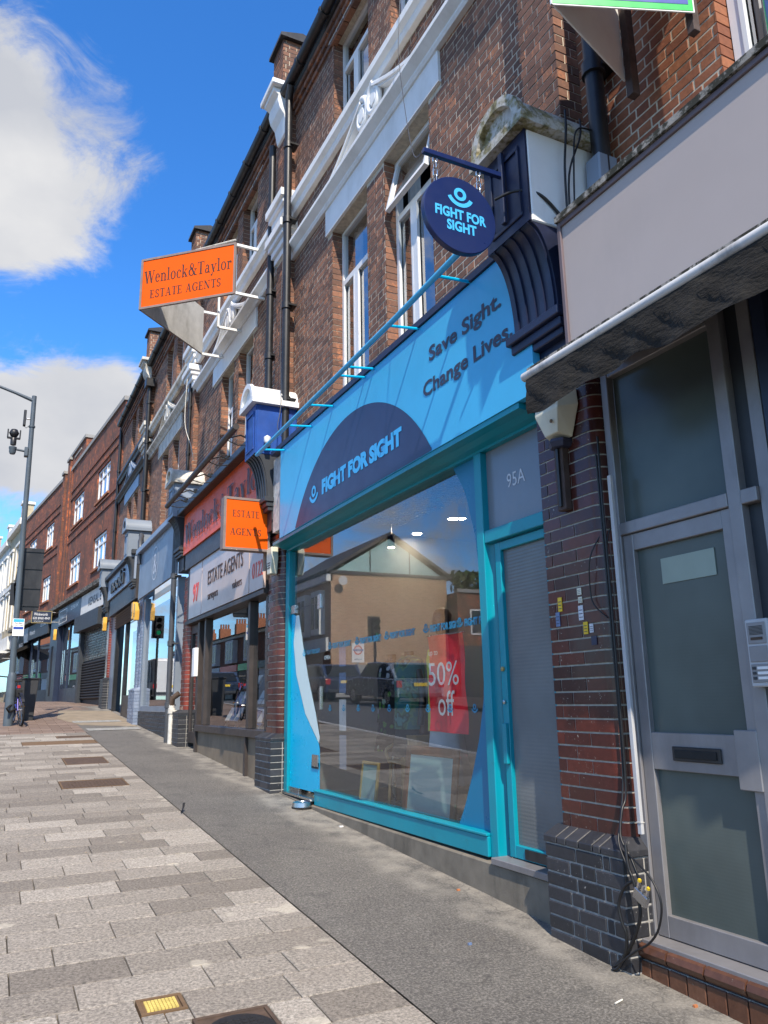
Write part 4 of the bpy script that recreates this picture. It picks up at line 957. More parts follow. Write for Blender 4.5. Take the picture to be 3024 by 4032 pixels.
# ------------------------------------------------------------------ the grey shop at the right edge
grey = thing('shop_building', 'orange brick shop with blank pale grey fascia, folded black awning and grey aluminium door', 'shop', (3.6, 1.6, gz(1.6)), 'terrace shops along the street')
def grey_shop():
    P = grey; X = 3.40; op = [(1.25, 2.44, 4.30, 6.70), (-.55, .65, 4.30, 6.70)]
    wall_core('wall', 'mortar', P, X+.003, -1.8, 3.58, 4.3, 9.5, op, depth=.2)
    rects = runs(-1.8, 3.57, 4.3, 9.5, op)
    lay(rects, (X, 0, 0), (0, 1, 0), (-1, 0, 0), 'brick_orange', P, singles=170, key=lambda r: camdist((X, (r[0]+r[1])/2, r[2])) + (0 if r[0] > 1.9 else 20))
    lay([(0, .12, 4.3+k*.075, 4.365+k*.075) for k in range(32)], (X+.12, 2.434, 0), (-1, 0, 0), (0, -1, 0), 'brick_orange', P, depth=.01)
    for (a, b, c, d) in op: window(P, a+.01, b-.01, c+.05, d, X+.10, f=.075, mull=.5)
    drainpipe(P, X-.12, 3.30, 4.55, 9.5, .062, mat='black_metal', collars=(5.62, 7.4))
    MB().prism([(X-.2, 4.93), (X-.21, 4.62), (X-.17, 4.45), (X-.06, 4.45), (X-.04, 4.93)], 'y', 3.24, 3.37).build('pipe_boot', 'blue_grey_light', P, bevel=.01)
    # fascia with metal edge, mossy coping
    bx('fascia', 'fascia_taupe', P, 2.86, 2.90, -1.8, 3.255, 3.50, 4.285)
    fr = MB(); fr.box(2.845, 2.905, 3.256, 3.285, 3.48, 4.32); fr.box(2.846, 2.904, -1.8, 3.255, 4.286, 4.319); fr.build('fascia_trim', 'fascia_edge', P, bevel=.003)
    bx('fascia_return', 'fascia_taupe', P, 2.906, WX, 3.18, 3.283, 3.50, 4.30)
    MB().prism([(2.83, 4.32), (2.83, 4.36), (2.90, 4.42), (X+.01, 4.50), (X+.01, 4.32)], 'y', -1.8, 3.285).build('coping', 'coping', P)
    bx('soffit', 'charcoal', P, 2.906, 3.40, -1.8, 3.17, 3.42, 3.50)
    # awning folded away
    MB().prism([(2.86, 3.499), (2.80, 3.48), (2.64, 3.385), (2.64, 3.36), (2.86, 3.40)], 'y', -1.8, 3.40).build('awning_cover', 'coping', P)
    aw = MB().tube([(2.635, -1.8, 3.335), (2.635, 3.42, 3.335)], .027, 14).build('awning_bar', 'awning_bar', P, smooth=40)
    v = MB(); n = 260; ra = random.Random(5); ph = [ra.uniform(0, 6) for _ in range(6)]
    for i in range(n+1):
        y = 3.385-5.1*i/n
        for k in range(7):
            t = k/6; z = 3.305-.215*t*(1+.07*math.sin(y*6.1+1)+.06*math.sin(y*14.3))
            x = 2.618+.012*t*math.sin(y*6+ph[0]+t)+.010*t*math.sin(y*21+ph[1]-3*t)+.005*math.sin(y*31+ph[2]+11*t)*math.sin(3*t)+.004*math.sin(y*57+17*t+2*math.sin(y*5))*math.sin(3*t)
            v.v.append((x, y, z))
    for i in range(n):
        for k in range(6): v.f.append((i*7+k, i*7+k+1, (i+1)*7+k+1, (i+1)*7+k)); v.r.append(0.0)
    v.build('awning_valance', 'awning_cloth', P, smooth=60, orient=False)
    # aluminium frame and door
    x = 3.12
    fr = MB(); fr.box(x, x+.10, 3.27, 3.325, .33, 3.42); fr.box(x, x+.1, 2.46, 2.535, .33, 3.42); fr.box(x-.004, x+.096, 2.536, 3.269, 2.405, 2.475); fr.box(x+.002, x+.1, 2.536, 3.269, 3.36, 3.42)
    fr.box(x+.02, x+.08, 2.30, 2.37, .33, 3.42); fr.box(x-.002, x+.08, 2.371, 2.459, 2.40, 2.47)
    fr.build('door_frame', 'aluminium', P, bevel=.004)
    MB().quad((x+.05, 2.536, 2.475), (x+.05, 3.269, 2.475), (x+.05, 3.269, 3.36), (x+.05, 2.536, 3.36)).build('overdoor_pane', 'wired_glass', P, orient=False)
    d = MB(); xd = x+.015
    d.box(xd, xd+.045, 3.195, 3.268, .355, 2.403); d.box(xd, xd+.045, 2.537, 2.595, .355, 2.403); d.box(xd+.001, xd+.044, 2.595, 3.195, 2.31, 2.402); d.box(xd+.001, xd+.044, 2.595, 3.195, 1.155, 1.34); d.box(xd+.001, xd+.044, 2.595, 3.195, .356, .46)
    dr = d.build('door', 'aluminium', P, bevel=.003)
    for (a, b) in ((.46, 1.155), (1.34, 2.31)): MB().quad((xd+.03, 2.59, a), (xd+.03, 3.20, a), (xd+.03, 3.20, b), (xd+.03, 2.59, b)).build('wired_pane', 'wired_glass', dr, orient=False)
    bx('letter_box', 'black_metal', dr, xd-.012, xd+.0005, 2.75, 3.05, 1.205, 1.275, bevel=.004)
    bx('letter_flap', 'black_rubber', dr, xd-.018, xd-.0125, 2.77, 3.03, 1.22, 1.26, bevel=.002)
    bx('lock_plate', 'aluminium', dr, xd-.02, xd-.0005, 2.53, 2.655, 1.10, 1.365, bevel=.004)
    bx('notice', 'notice_pale', dr, xd+.024, xd+.0285, 2.68, 3.03, 2.10, 2.235)
    bx('threshold', 'aluminium', P, 3.03, 3.25, 2.3, 3.28, .318, .352, bevel=.004)
    # dark recessed shop beyond
    bx('gap_filler', 'charcoal', P, 3.17, 3.22, 2.29, 2.47, .2, 3.42)  # dark sheet added to close the gap where sky showed through
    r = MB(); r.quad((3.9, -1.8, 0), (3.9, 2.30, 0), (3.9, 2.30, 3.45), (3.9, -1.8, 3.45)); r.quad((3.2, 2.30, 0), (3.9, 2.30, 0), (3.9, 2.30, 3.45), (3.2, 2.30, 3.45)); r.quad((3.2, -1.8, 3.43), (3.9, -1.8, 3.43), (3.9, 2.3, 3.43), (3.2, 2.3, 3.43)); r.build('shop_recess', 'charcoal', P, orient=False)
    MB().box(3.14, 3.22, 2.22, 2.29, .05, 3.42).box(3.14, 3.22, .9, .97, .0, 3.42).box(3.139, 3.219, .971, 2.219, 2.45, 2.52).box(3.139, 3.219, .971, 2.219, .1, .45).build('shopfront_frame', 'dark_navy_front', P)
    MB().quad((3.18, .97, .45), (3.18, 2.22, .45), (3.18, 2.22, 3.4), (3.18, .97, 3.4)).build('shop_window', 'glass', P, orient=False)
    # brown glazed step: nosings on top, upright tiles below
    zt = .335
    for i in range(7):
        y = 3.34-.02-i*.225
        q = MB().prism([(3.035, zt-.075), (3.01, zt-.06), (3.0, zt-.035), (3.01, zt-.008), (3.035, zt), (3.13, zt+.004), (3.13, zt-.075)], 'y', y-.215, y); q.build('nosing_tile', 'brown_tile', P, smooth=40)
    for i in range(14):
        y = 3.33-i*.112; bx('riser_tile', 'brown_tile', P, 3.018+RNG.uniform(-.001, .001), 3.06, y-.106, y, gz(y)-.03, zt-.081, bevel=.004)
    bx('step_core', 'mortar_dark', P, 3.03, 3.3, .6, 3.33, -.2, zt-.078)
grey_shop()

# ------------------------------------------------------------------ the orange estate agent
agent = thing('shop_building', 'dark brick terrace shop with glossy orange estate agent fascia and pale lettered panels', 'shop', (3.6, 11.7, gz(11.7)), 'terrace shops along the street')
def agent_shop():
    P = agent; D = .13
    upper(P, 5.66, D, 9.76, 14.93, 200, wins1=((5.52, 6.32), (6.62, 7.42)), wins2=((5.45, 6.3), (6.62, 7.50)), lintel=(5.30, 8.0), lintel2=(5.1, 7.85))
    drainpipe(P, WX-.14, 9.90, 5.2, 9.75, .052, collars=(6.3, 7.3, 8.7))
    pier(P, 8.97, 9.46, 3.55, 1.17, pw=.045)
    console(P, 9.10, 9.55, 4.58, 5.24, cap='white_paint', front='blue_paint', side='blue_paint', cove='charcoal')
    zf0, zf1 = 4.12, 4.84
    f = bx('fascia', 'orange_fascia', P, 2.935, 2.975, 9.57, 14.02, zf0, zf1)
    serif_text('Wenlock', 'sign_brown', f, (2.93, 13.86, 4.27), FU, FV, 2.35, .36, depth=.015)
    serif_text('Taylor', 'sign_brown', f, (2.93, 11.05, 4.27), FU, FV, 1.75, .36, depth=.015); serif_text('&', 'sign_brown', f, (2.93, 11.45, 4.27), FU, FV, .32, .34, depth=.015)
    bx('fascia_cap', 'black_metal', P, 2.80, 3.29, 9.45, 14.06, zf1+.002, zf1+.11, bevel=.01)
    bx('shutter_box', 'dark_brown', P, 2.965, 3.2, 9.5, 13.95, 3.83, zf0-.003)
    # strip light bar on brackets
    t = MB().tube([(2.50, 9.12, 4.90), (2.50, 13.45, 4.86)], .042, 12).build('light_bar', 'dark_brown', P, smooth=40)
    for y in (9.6, 10.6, 11.6, 12.6, 13.3):
        m = MB(); m.tube([(2.88, y, zf1+.06), (2.7, y+.02, zf1+.13), (2.5, y, 4.90-(y-9.12)*.009)], .012, 6); m.tube([(2.88, y, zf1+.02), (2.66, y, zf1-.02), (2.5, y, 4.88-(y-9.12)*.009)], .008, 6)
        m.lathe([(0, -.03), (.035, -.025), (.04, .02), (0, .03)], (2.82, y+.1, zf1+.15), 10); m.build('light_bracket', 'black_metal', t)
    # pale glossy panels
    for a, b in ((13.66, 12.77), (12.74, 10.09), (10.06, 9.47)):
        bx('lettered_panel', 'panel_pale', P, 2.995, 3.03, b, a, 2.935, 3.826)
    bx('panel_backing', 'dark_brown', P, 3.031, 3.2, 9.45, 13.95, 2.92, 3.829)
    lettering('97', 'red_letter', P, (2.994, 13.36, 3.19), FU, FV, .40, .31, bold=.02, depth=.006)
    lettering('ESTATE AGENTS', 'sign_brown', P, (2.994, 12.34, 3.355), FU, FV, 1.97, .225, depth=.006)
    lettering('surveyors', 'sign_brown', P, (2.994, 12.32, 3.07), FU, FV, .62, .13, depth=.004); lettering('valuers', 'sign_brown', P, (2.994, 10.90, 3.10), FU, FV, .48, .12, depth=.004)
    lettering('0122', 'red_letter', P, (2.994, 9.93, 3.10), FU, FV, .46, .21, depth=.004)
    bx('sill_beam', 'dark_brown', P, 3.0, 3.2, 9.45, 13.95, 2.86, 2.918)
    fr = MB()
    for (a, b) in ((13.12, 13.24), (12.68, 12.78), (10.24, 10.34), (9.46, 9.56)): fr.box(3.07, 3.2, a, b, .86 if a > 12.7 else 1.19, 2.858)
    fr.box(3.04, 3.2, 9.46, 13.12, 1.09, 1.185); fr.build('window_frame', 'dark_brown', P, bevel=.005)
    for (a, b) in ((10.34, 12.68), (9.56, 10.24)): MB().quad((3.13, a, 1.185), (3.13, b, 1.185), (3.13, b, 2.858), (3.13, a, 2.858)).build('shop_window', 'glass', P, orient=False)
    d = MB().box(3.12, 3.17, 13.245, 13.34, .88, 2.856).box(3.12, 3.17, 13.86, 13.94, .88, 2.856).box(3.121, 3.169, 13.34, 13.86, .88, 1.06).box(3.121, 3.169, 13.34, 13.86, 2.7, 2.855).build('door', 'dark_brown', P, bevel=.004)
    MB().quad((3.15, 13.34, 1.06), (3.15, 13.86, 1.06), (3.15, 13.86, 2.7), (3.15, 13.34, 2.7)).build('pane', 'glass', d, orient=False)
    bx('stall_riser', 'taupe', P, 3.10, 3.22, 9.46, 13.14, .40, 1.088)
    bx('riser_post', 'dark_brown', P, 3.06, 3.12, 10.30, 10.38, .4, 1.089); bx('riser_post', 'dark_brown', P, 3.06, 3.12, 13.1, 13.2, .6, 1.089)
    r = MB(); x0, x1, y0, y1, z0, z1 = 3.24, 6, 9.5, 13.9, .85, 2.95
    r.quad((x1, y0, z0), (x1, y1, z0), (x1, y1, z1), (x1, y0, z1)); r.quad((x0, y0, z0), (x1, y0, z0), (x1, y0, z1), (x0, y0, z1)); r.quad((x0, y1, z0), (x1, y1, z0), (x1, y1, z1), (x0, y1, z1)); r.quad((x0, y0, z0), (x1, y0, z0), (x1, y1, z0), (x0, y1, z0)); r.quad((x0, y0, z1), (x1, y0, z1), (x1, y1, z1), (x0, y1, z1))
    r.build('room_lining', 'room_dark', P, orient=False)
    # intercom / meter box seen on the door post
    bx('meter_box', 'white_paint', P, 3.0, 3.068, 13.1, 13.28, 1.95, 2.42, bevel=.01)
    # sloping property display racks behind the glass
agent_shop()
def property_rack(y):
    t = thing('display_rack', 'sloping rack of property cards behind the agent window, ' + ('nearer the door' if y > 11.5 else 'nearer the narrow side pane'), 'display rack', (3.5, y, .85), 'property racks in the agent window')
    xf = lambda p: (3.32+p[2]*.5+p[0], y+p[1]+p[2]*.12, 1.22+p[2]*.8)
    MB().box(0, .02, -.38, .38, 0, .95).build('panel', 'glass_clear', t, xf=xf)
    for i in range(3):
        for k in range(3): MB().box(-.012, -.002, -.34+i*.24, -.14+i*.24, .05+k*.3, .29+k*.3).build('card', ('white_sticker', 'blue_sticker', 'poster_white')[(i+k) % 3], t, xf=xf)
    MB().box(.02, .06, -.3, -.26, -.42, .9).box(.02, .06, .26, .3, -.42, .9).build('stand', 'steel', t, xf=xf)
property_rack(12.0); property_rack(10.85)

# ------------------------------------------------------------------ the blue-grey shop and the recessed one after it
greyblue = thing('shop_building', 'dark brick terrace shop with blue-grey fascia bearing a round emblem over one big window', 'shop', (3.6, 16.8, gz(16.8)), 'terrace shops along the street')
def greyblue_shop():
    P = greyblue; D = .26
    upper(P, 11.1, D, 15.36, 20.35, 0, wins1=((5.55, 6.25), (6.75, 7.45)), wins2=((5.6, 6.3), (6.75, 7.5)), lintel=(5.3, 7.95), trim='old_white', trim2='old_white', scroll=True, cur=False)
    drainpipe(P, WX-.13, 15.1, 5.6, 8.2, .035, collars=(6.4, 7.4)); drainpipe(P, WX-.15, 20.15, 5.9, 9.9, .055, collars=(6.9, 8.2, 9.3))
    bx('rain_hopper', 'black_metal', P, WX-.27, WX-.05, 20.0, 20.3, 9.72, 9.95, bevel=.01)
    pier(P, 13.96, 14.36, 3.75, 1.42, mat='glazed_brick_red', pw=.04, single=False)
    console(P, 14.15, 14.62, 4.86, 5.50, cap='old_white', front='blue_grey', side='blue_grey_light', cove='charcoal')
    f = bx('fascia', 'blue_grey', P, 2.93, 2.98, 14.64, 18.75, 3.88, 4.93)
    bx('fascia_cap', 'blue_grey_light', P, 2.84, 3.29, 14.42, 18.85, 4.932, 5.06, bevel=.01)
    m = MB(); rr = .36
    for poly in arc(0, 0, rr, rr, 0, 360, .03, .03, 32): m.add([(2.925, 16.75-p[0], 4.42+p[1]) for p in poly], [(0, 1, 2, 3)])
    m.build('emblem', 'white_sticker', f, orient=False)
    lettering('&', 'white_sticker', f, (2.925, 16.97, 4.20), FU, FV, .42, .44); lettering('Kitchens Bedrooms', 'white_sticker', f, (2.926, 17.0, 4.83), FU, FV, 1.1, .06)
    fr = MB(); fr.box(3.06, 3.2, 18.45, 18.62, 1.38, 3.878); fr.box(3.06, 3.2, 14.9, 15.0, 1.38, 3.878); fr.box(3.061, 3.2, 15.0, 18.45, 1.38, 1.48); fr.build('window_frame', 'blue_grey', P)
    MB().quad((3.12, 15.0, 1.48), (3.12, 18.45, 1.48), (3.12, 18.45, 3.88), (3.12, 15.0, 3.88)).build('shop_window', 'glass', P, orient=False)
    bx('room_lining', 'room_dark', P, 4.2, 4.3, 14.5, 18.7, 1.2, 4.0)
    bx('plinth', 'mortar_dark', P, 3.052, 3.3, 14.42, 18.7, .5, 1.38)
    lay(runs(14.44, 18.6, .72, 1.375, [], L=.225, flemish=False), (3.04, 0, 0), (0, 1, 0), (-1, 0, 0), 'blue_brick', P, singles=120, key=lambda r: camdist((3, r[0], r[2])))
    drainpipe(P, 2.93, 14.72, .84, 4.85, .05, 'grey_pipe', collars=(1.5, 2.6, 3.85)); drainpipe(P, 2.95, 14.50, .83, 1.52, .05, 'old_white', collars=(1.4,))
    MB().tube([(2.95, 14.5, 1.5), (2.95, 14.46, 1.62), (3.05, 14.40, 1.7)], .05, 10).build('pipe_bend', 'rusty_iron', P, smooth=40)
    # painted piers at its far side
    pier(P, 18.72, 19.02, 4.30, 1.90, mat='painted_brick', mor='blue_grey_light', plinth='painted_brick', pmor='blue_grey_light', pw=.06, single=False)
    pier(P, 19.10, 19.44, 4.30, 1.90, mat='painted_brick', mor='blue_grey_light', plinth='painted_brick', pmor='blue_grey_light', pw=.06, single=False)
    console(P, 19.60, 20.12, 5.04, 5.70, cap='blue_grey', front='blue_grey', side='blue_grey', cove='charcoal')
    MB().tube([(3.14, 20.15, 5.92), (3.1, 20.0, 5.7), (2.98, 19.0, 5.45), (2.9, 18.7, 5.25), (2.9, 18.62, 5.0), (2.9, 18.62, 4.7)], .055, 10).build('pipe_bend', 'grey_pipe', P, smooth=40)
greyblue_shop()
nook = thing('shop_building', 'narrow brick terrace shop with recessed dark door and dimensional letters on grey fascia', 'shop', (3.6, 22.0, gz(22)), 'terrace shops along the street')
def nook_shop():
    P = nook; D = .36
    upper(P, 16.55, D, 20.78, 25.9, 0, wins1=((5.6, 6.3), (6.75, 7.5)), wins2=((5.6, 6.3), (6.75, 7.5)), lintel=(5.45, 8.05), trim='blue_grey_light', trim2='charcoal', band_mat='charcoal', cur=False, pil=False)
    f = bx('fascia', 'blue_grey_light', P, 2.93, 2.98, 19.55, 24.3, 4.50, 5.10)
    bx('fascia_cap', 'charcoal', P, 2.84, 3.29, 19.5, 24.9, 5.103, 5.22, bevel=.01)
    lettering('nooki', 'black_metal', f, (2.925, 23.35, 4.60), FU, FV, 2.3, .42, bold=.01, depth=.05)
    bx('shutter_housing', 'dark_brown', P, 2.99, 3.3, 19.5, 24.2, 4.02, 4.49)
    sh = MB()
    for k in range(6): sh.prism([(3.08, 4.0-k*.07), (3.05, 3.975-k*.07), (3.08, 3.945-k*.07), (3.12, 3.945-k*.07), (3.12, 4.0-k*.07)], 'y', 19.5, 23.4)
    sh.build('shutter_slats', 'dark_brown', P)
    bx('stall_riser', 'dark_brown', P, 3.1, 3.3, 19.46, 21.5, 1.0, 1.75)
    for (x_, a, b, z_) in ((3.1, 21.45, 21.6, 1.2), (3.1, 23.25, 23.4, 1.3), (3.08, 19.46, 19.56, 1.75)): bx('frame_post', 'black_metal', P, x_, 3.2, a, b, z_, 4.0)
    MB().quad((3.15, 19.56, 1.75), (3.15, 21.45, 1.75), (3.15, 21.45, 3.6), (3.15, 19.56, 3.6)).build('shop_window', 'glass', P, orient=False)
    bx('recess', 'black_rubber', P, 3.9, 4.0, 19.5, 23.4, 1.0, 4.1); bx('door', 'charcoal', P, 3.5, 3.56, 21.7, 22.9, 1.25, 3.5)
    pier(P, 24.38, 24.94, 4.35, 2.30, mat='glazed_brick_red', pw=.07, single=False)
    bx('side_door', 'blue_grey', P, 3.12, 3.2, 23.41, 24.36, 1.4, 4.4)
    console(P, 24.50, 25.02, 4.95, 5.50, cap='blue_grey', front='blue_grey', side='blue_grey', cove='charcoal')
nook_shop()
def alarm_box(x, y, z, mat, label, s=1.0, group='alarm boxes on the shop piers'):
    t = thing('alarm_box', label, 'alarm', (x, y, z), group)
    MB().prism([(-.09*s, .17*s), (.09*s, .17*s), (.10*s, .02*s), (.06*s, -.16*s), (-.06*s, -.16*s), (-.10*s, .02*s)], 'x', x-.09*s, x).build('casing', mat, t, xf=lambda p: (p[0], y+p[1], z+p[2]), bevel=.008)
    m = MB()
    for k in range(3): m.box(x-.093*s, x-.0895*s, y-.05*s, y+.05*s, z-.03*s-k*.03*s, z-.018*s-k*.03*s)
    m.build('sounder_slots', 'sign_brown', t)
    return t
alarm_box(3.0, 18.95, 3.62, 'alarm_yellow', 'yellow alarm box on the nearer pale painted pier', 1.2); alarm_box(3.0, 19.30, 3.68, 'alarm_yellow', 'yellow alarm box on the farther pale painted pier', 1.2)
alarm_box(2.98, 24.6, 3.85, 'alarm_yellow', 'yellow alarm box above the red brick pier by the roller shutter', 1.2)

# ------------------------------------------------------------------ the long red brick 1930s block, bending with the street
def frame_xf(P0, P1):
    t = Vector((P1[0]-P0[0], P1[1]-P0[1], 0)).normalized(); n = Vector((t.y, -t.x, 0))
    return lambda p: (P0[0]+t.x*p[1]+n.x*p[0], P0[1]+t.y*p[1]+n.y*p[0], p[2])
FA, FB, FC = (3.25, 26.2), (2.43, 35.7), (1.07, 46.7)
XA, XB = frame_xf(FA, FB), frame_xf(FB, FC)
LA = math.hypot(FB[0]-FA[0], FB[1]-FA[1]); LB = math.hypot(FC[0]-FB[0], FC[1]-FB[1])
block = thing('shop_building', 'long plain red brick block with flat parapet and white grid windows above dark shopfronts', 'shop', (3.3, 36, gz(36)), 'terrace shops along the street')
def vec_xf(xf, v):
    a = Vector(xf((0, 0, 0))); b = Vector(xf(v)); return b-a
def block_half(xf, L, wins, raised, first):
    P = block; op = []
    for (a, b) in wins: op += [(a, b, 8.72, 9.92), (a-.1, b-.1, 6.20, 7.38)]
    wall_core('wall', 'far_brick', P, 0, -.4 if first else 0, L, 5.3, 11.45, op, depth=.1, xf=xf)
    bx('parapet_coping', 'kerb_stone', P, -.06, .3, -.45 if first else 0, L, 11.452, 11.60, xf=xf)
    if raised:
        a, b = raised; bx('raised_parapet', 'far_brick', P, -.02, .3, a, b, 11.60, 12.15, xf=xf); bx('parapet_coping', 'kerb_stone', P, -.08, .36, a-.05, b+.05, 12.15, 12.28, xf=xf)
        bx('recessed_panel', 'kerb_stone', P, -.05, -.021, a+.9, b-.9, 11.9, 11.98, xf=xf)
    for z in (8.15, 8.5, 10.05, 10.4): bx('string_course', 'far_brick', P, -.035, .0, .1, L-.1, z, z+.07, xf=xf)
    for o in op:
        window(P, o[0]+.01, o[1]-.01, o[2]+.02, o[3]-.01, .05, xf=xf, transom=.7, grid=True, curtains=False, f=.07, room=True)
        bx('sill', 'terracotta', P, -.06, .06, o[0]-.08, o[1]+.08, o[2]-.08, o[2], xf=xf)
    bx('shop_cornice', 'coping', P, -.42, .02, -.3, L, 5.32, 5.46, xf=xf)
def red_block():
    P = block
    block_half(XA, LA, ((1.38, 3.5), (6.0, 8.22)), (6.25, 9.5), True); block_half(XB, LB, ((2.9, 4.7), (7.2, 9.3)), None, False)
    # stepped pilaster at the bend
    for (a, b, e, z) in ((LA-.35, LA+.25, .10, 12.0), (LA+.26, LA+.75, .20, 11.5), (LA-.65, LA-.36, .05, 11.44)):
        bx('pilaster', 'far_brick', P, -e, .1, a, b, 5.46, z, xf=XA)
        if z > 11.45: bx('pilaster_cap', 'kerb_stone', P, -e-.06, .2, a-.05, b+.05, z+.001, z+.12, xf=XA)
    # shopfronts, segment A
    MB().box(.0, .3, -.8, LA, 1.2, 5.3).build('shop_wall', 'charcoal', P, xf=XA)
    MB().box(.0, .3, .001, LB, 1.2, 5.3).build('shop_wall', 'dark_navy_front', P, xf=XB)
    f = bx('fascia', 'stucco_white', P, -.27, -.20, -.55, 3.42, 4.60, 5.27, xf=XA); u = vec_xf(XA, (0, -1, 0))
    lettering('KENSAL E', 'charcoal', f, XA((-.275, 2.1, 4.80)), u, FV, 2.0, .28, bold=.02)
    f = bx('fascia', 'dark_navy_front', P, -.27, -.20, 3.46, 8.1, 4.60, 5.28, xf=XA)
    lettering('Winkworth', 'white_clean', f, XA((-.275, 7.7, 4.83)), u, FV, 1.3, .2); lettering('020 8960 4947', 'white_clean', f, XA((-.275, 5.4, 5.0)), u, FV, 1.5, .16)
    m = MB()
    for (a, b, c, d) in ((7.85, 6.2, 4.68, 4.70), (7.85, 6.2, 5.16, 5.18)): m.box(-.276, -.271, b, a, c, d)
    m.box(-.276, -.271, 7.83, 7.86, 4.7, 5.16); m.box(-.276, -.271, 6.19, 6.22, 4.7, 5.16); m.build('logo_box', 'white_clean', f, xf=XA)
    bx('shutter_housing', 'charcoal', P, -.36, -.02, .0, 4.0, 4.02, 4.56, xf=XA)
    sh = MB(); z = 1.72
    while z < 2.95: sh.prism([(-.06, z), (-.10, z+.03), (-.10, z+.055), (-.06, z+.085), (-.02, z+.085), (-.02, z)], 'y', -.5, 3.45); z += .088
    sh.build('roller_shutter', 'iron', P, xf=XA)
    gr = MB(); z = 3.0; k = 0
    while z < 4.02:
        y = -.45+(k % 2)*.06
        while y < 3.4: gr.box(-.07, -.045, y, y+.028, z, z+.075); y += .12
        gr.box(-.068, -.047, -.5, 3.45, z+.072, z+.085); z += .085; k += 1
    gr.build('shutter_grille', 'steel', P, xf=XA)
    bx('interior_shade_sheet', 'room_dark', P, -.015, -.005, -.5, 3.45, 1.7, 4.05, xf=XA)  # flat dark sheet on the wall; shade of an unlit room as colour
    bx('post', 'charcoal', P, -.2, -.0, 3.46, 3.75, 1.4, 4.6, xf=XA)
    for (xf, a, b, z0) in ((XA, 3.9, 7.9, 2.15), (XB, 1.0, 5.6, 2.2)):
        MB().quad((-.05, a, z0), (-.05, b, z0), (-.05, b, 4.5), (-.05, a, 4.5)).build('shop_window', 'glass', P, xf=xf, orient=False)
        fr = MB()
        for q in (a, a+(b-a)*.62, b): fr.box(-.09, -.02, q-.06, q+.06, 1.5, 4.58)
        fr.box(-.088, -.02, a, b, 1.5, z0); fr.build('window_frame', 'dark_navy_front', P, xf=xf)
        hm = MB(); y_ = a+(b-a)*.70
        for q in (0, .35): hm.tube([(-.16, y_+q, 2.3), (-.16, y_+q, 3.6)], .018, 6)
        for z_ in (2.4, 3.5): hm.tube([(-.16, y_, z_), (-.16, y_+.35, z_)], .018, 6)
        hm.build('door_handle', 'chrome', P, xf=xf)
    bx('doorway_panel', 'dark_navy_front', P, -.25, -.02, 8.1, LA+.35, 1.4, 5.0, xf=XA)
    bx('doorway_shade_sheet', 'black_rubber', P, -.256, -.251, 8.9, 9.35, 1.9, 3.9, xf=XA)  # flat black sheet on the panel; doorway shade put into its colour
    f = bx('fascia', 'charcoal', P, -.27, -.2, .9, 5.7, 4.55, 5.2, xf=XB); u = vec_xf(XB, (0, -1, 0))
    lettering('Winkworth', 'white_clean', f, XB((-.275, 5.2, 4.75)), u, FV, 1.3, .22); lettering('020 8960', 'white_clean', f, XB((-.275, 2.6, 4.95)), u, FV, 1.2, .14)
    f = bx('fascia', 'blue_grey', P, -.27, -.2, 5.75, LB, 4.5, 5.2, xf=XB)
    MB().lathe([(0, 0), (.75, 0)], (0, 0, 0), 30).build('name_oval', 'charcoal', f, xf=lambda p: XB((-.275, 7.6+p[0]*1.2, 4.45+p[1]*.9)), orient=False)
    lettering('BLE CO', 'white_sticker', f, XB((-.28, 7.9, 4.38)), u, FV, 1.0, .17, bold=.01)
    bx('shop_window', 'glass', P, -.06, -.05, 6.0, LB-.1, 2.0, 4.4, xf=XB)
    MB().prism([(-.05, 4.45), (-1.1, 3.95), (-1.1, 3.80), (-.05, 4.30)], 'y', 6.0, LB).build('awning', 'awning_cloth', P, xf=XB)
    drainpipe(P, 3.22, 26.0, 5.6, 10.6, .05, collars=(7, 9))
red_block()
alarm_box(XA((-.27, 8.25, 0))[0], XA((-.27, 8.25, 0))[1], 4.30, 'alarm_yellow', 'yellow alarm box on the navy doorway panel under the long block', 1.3)
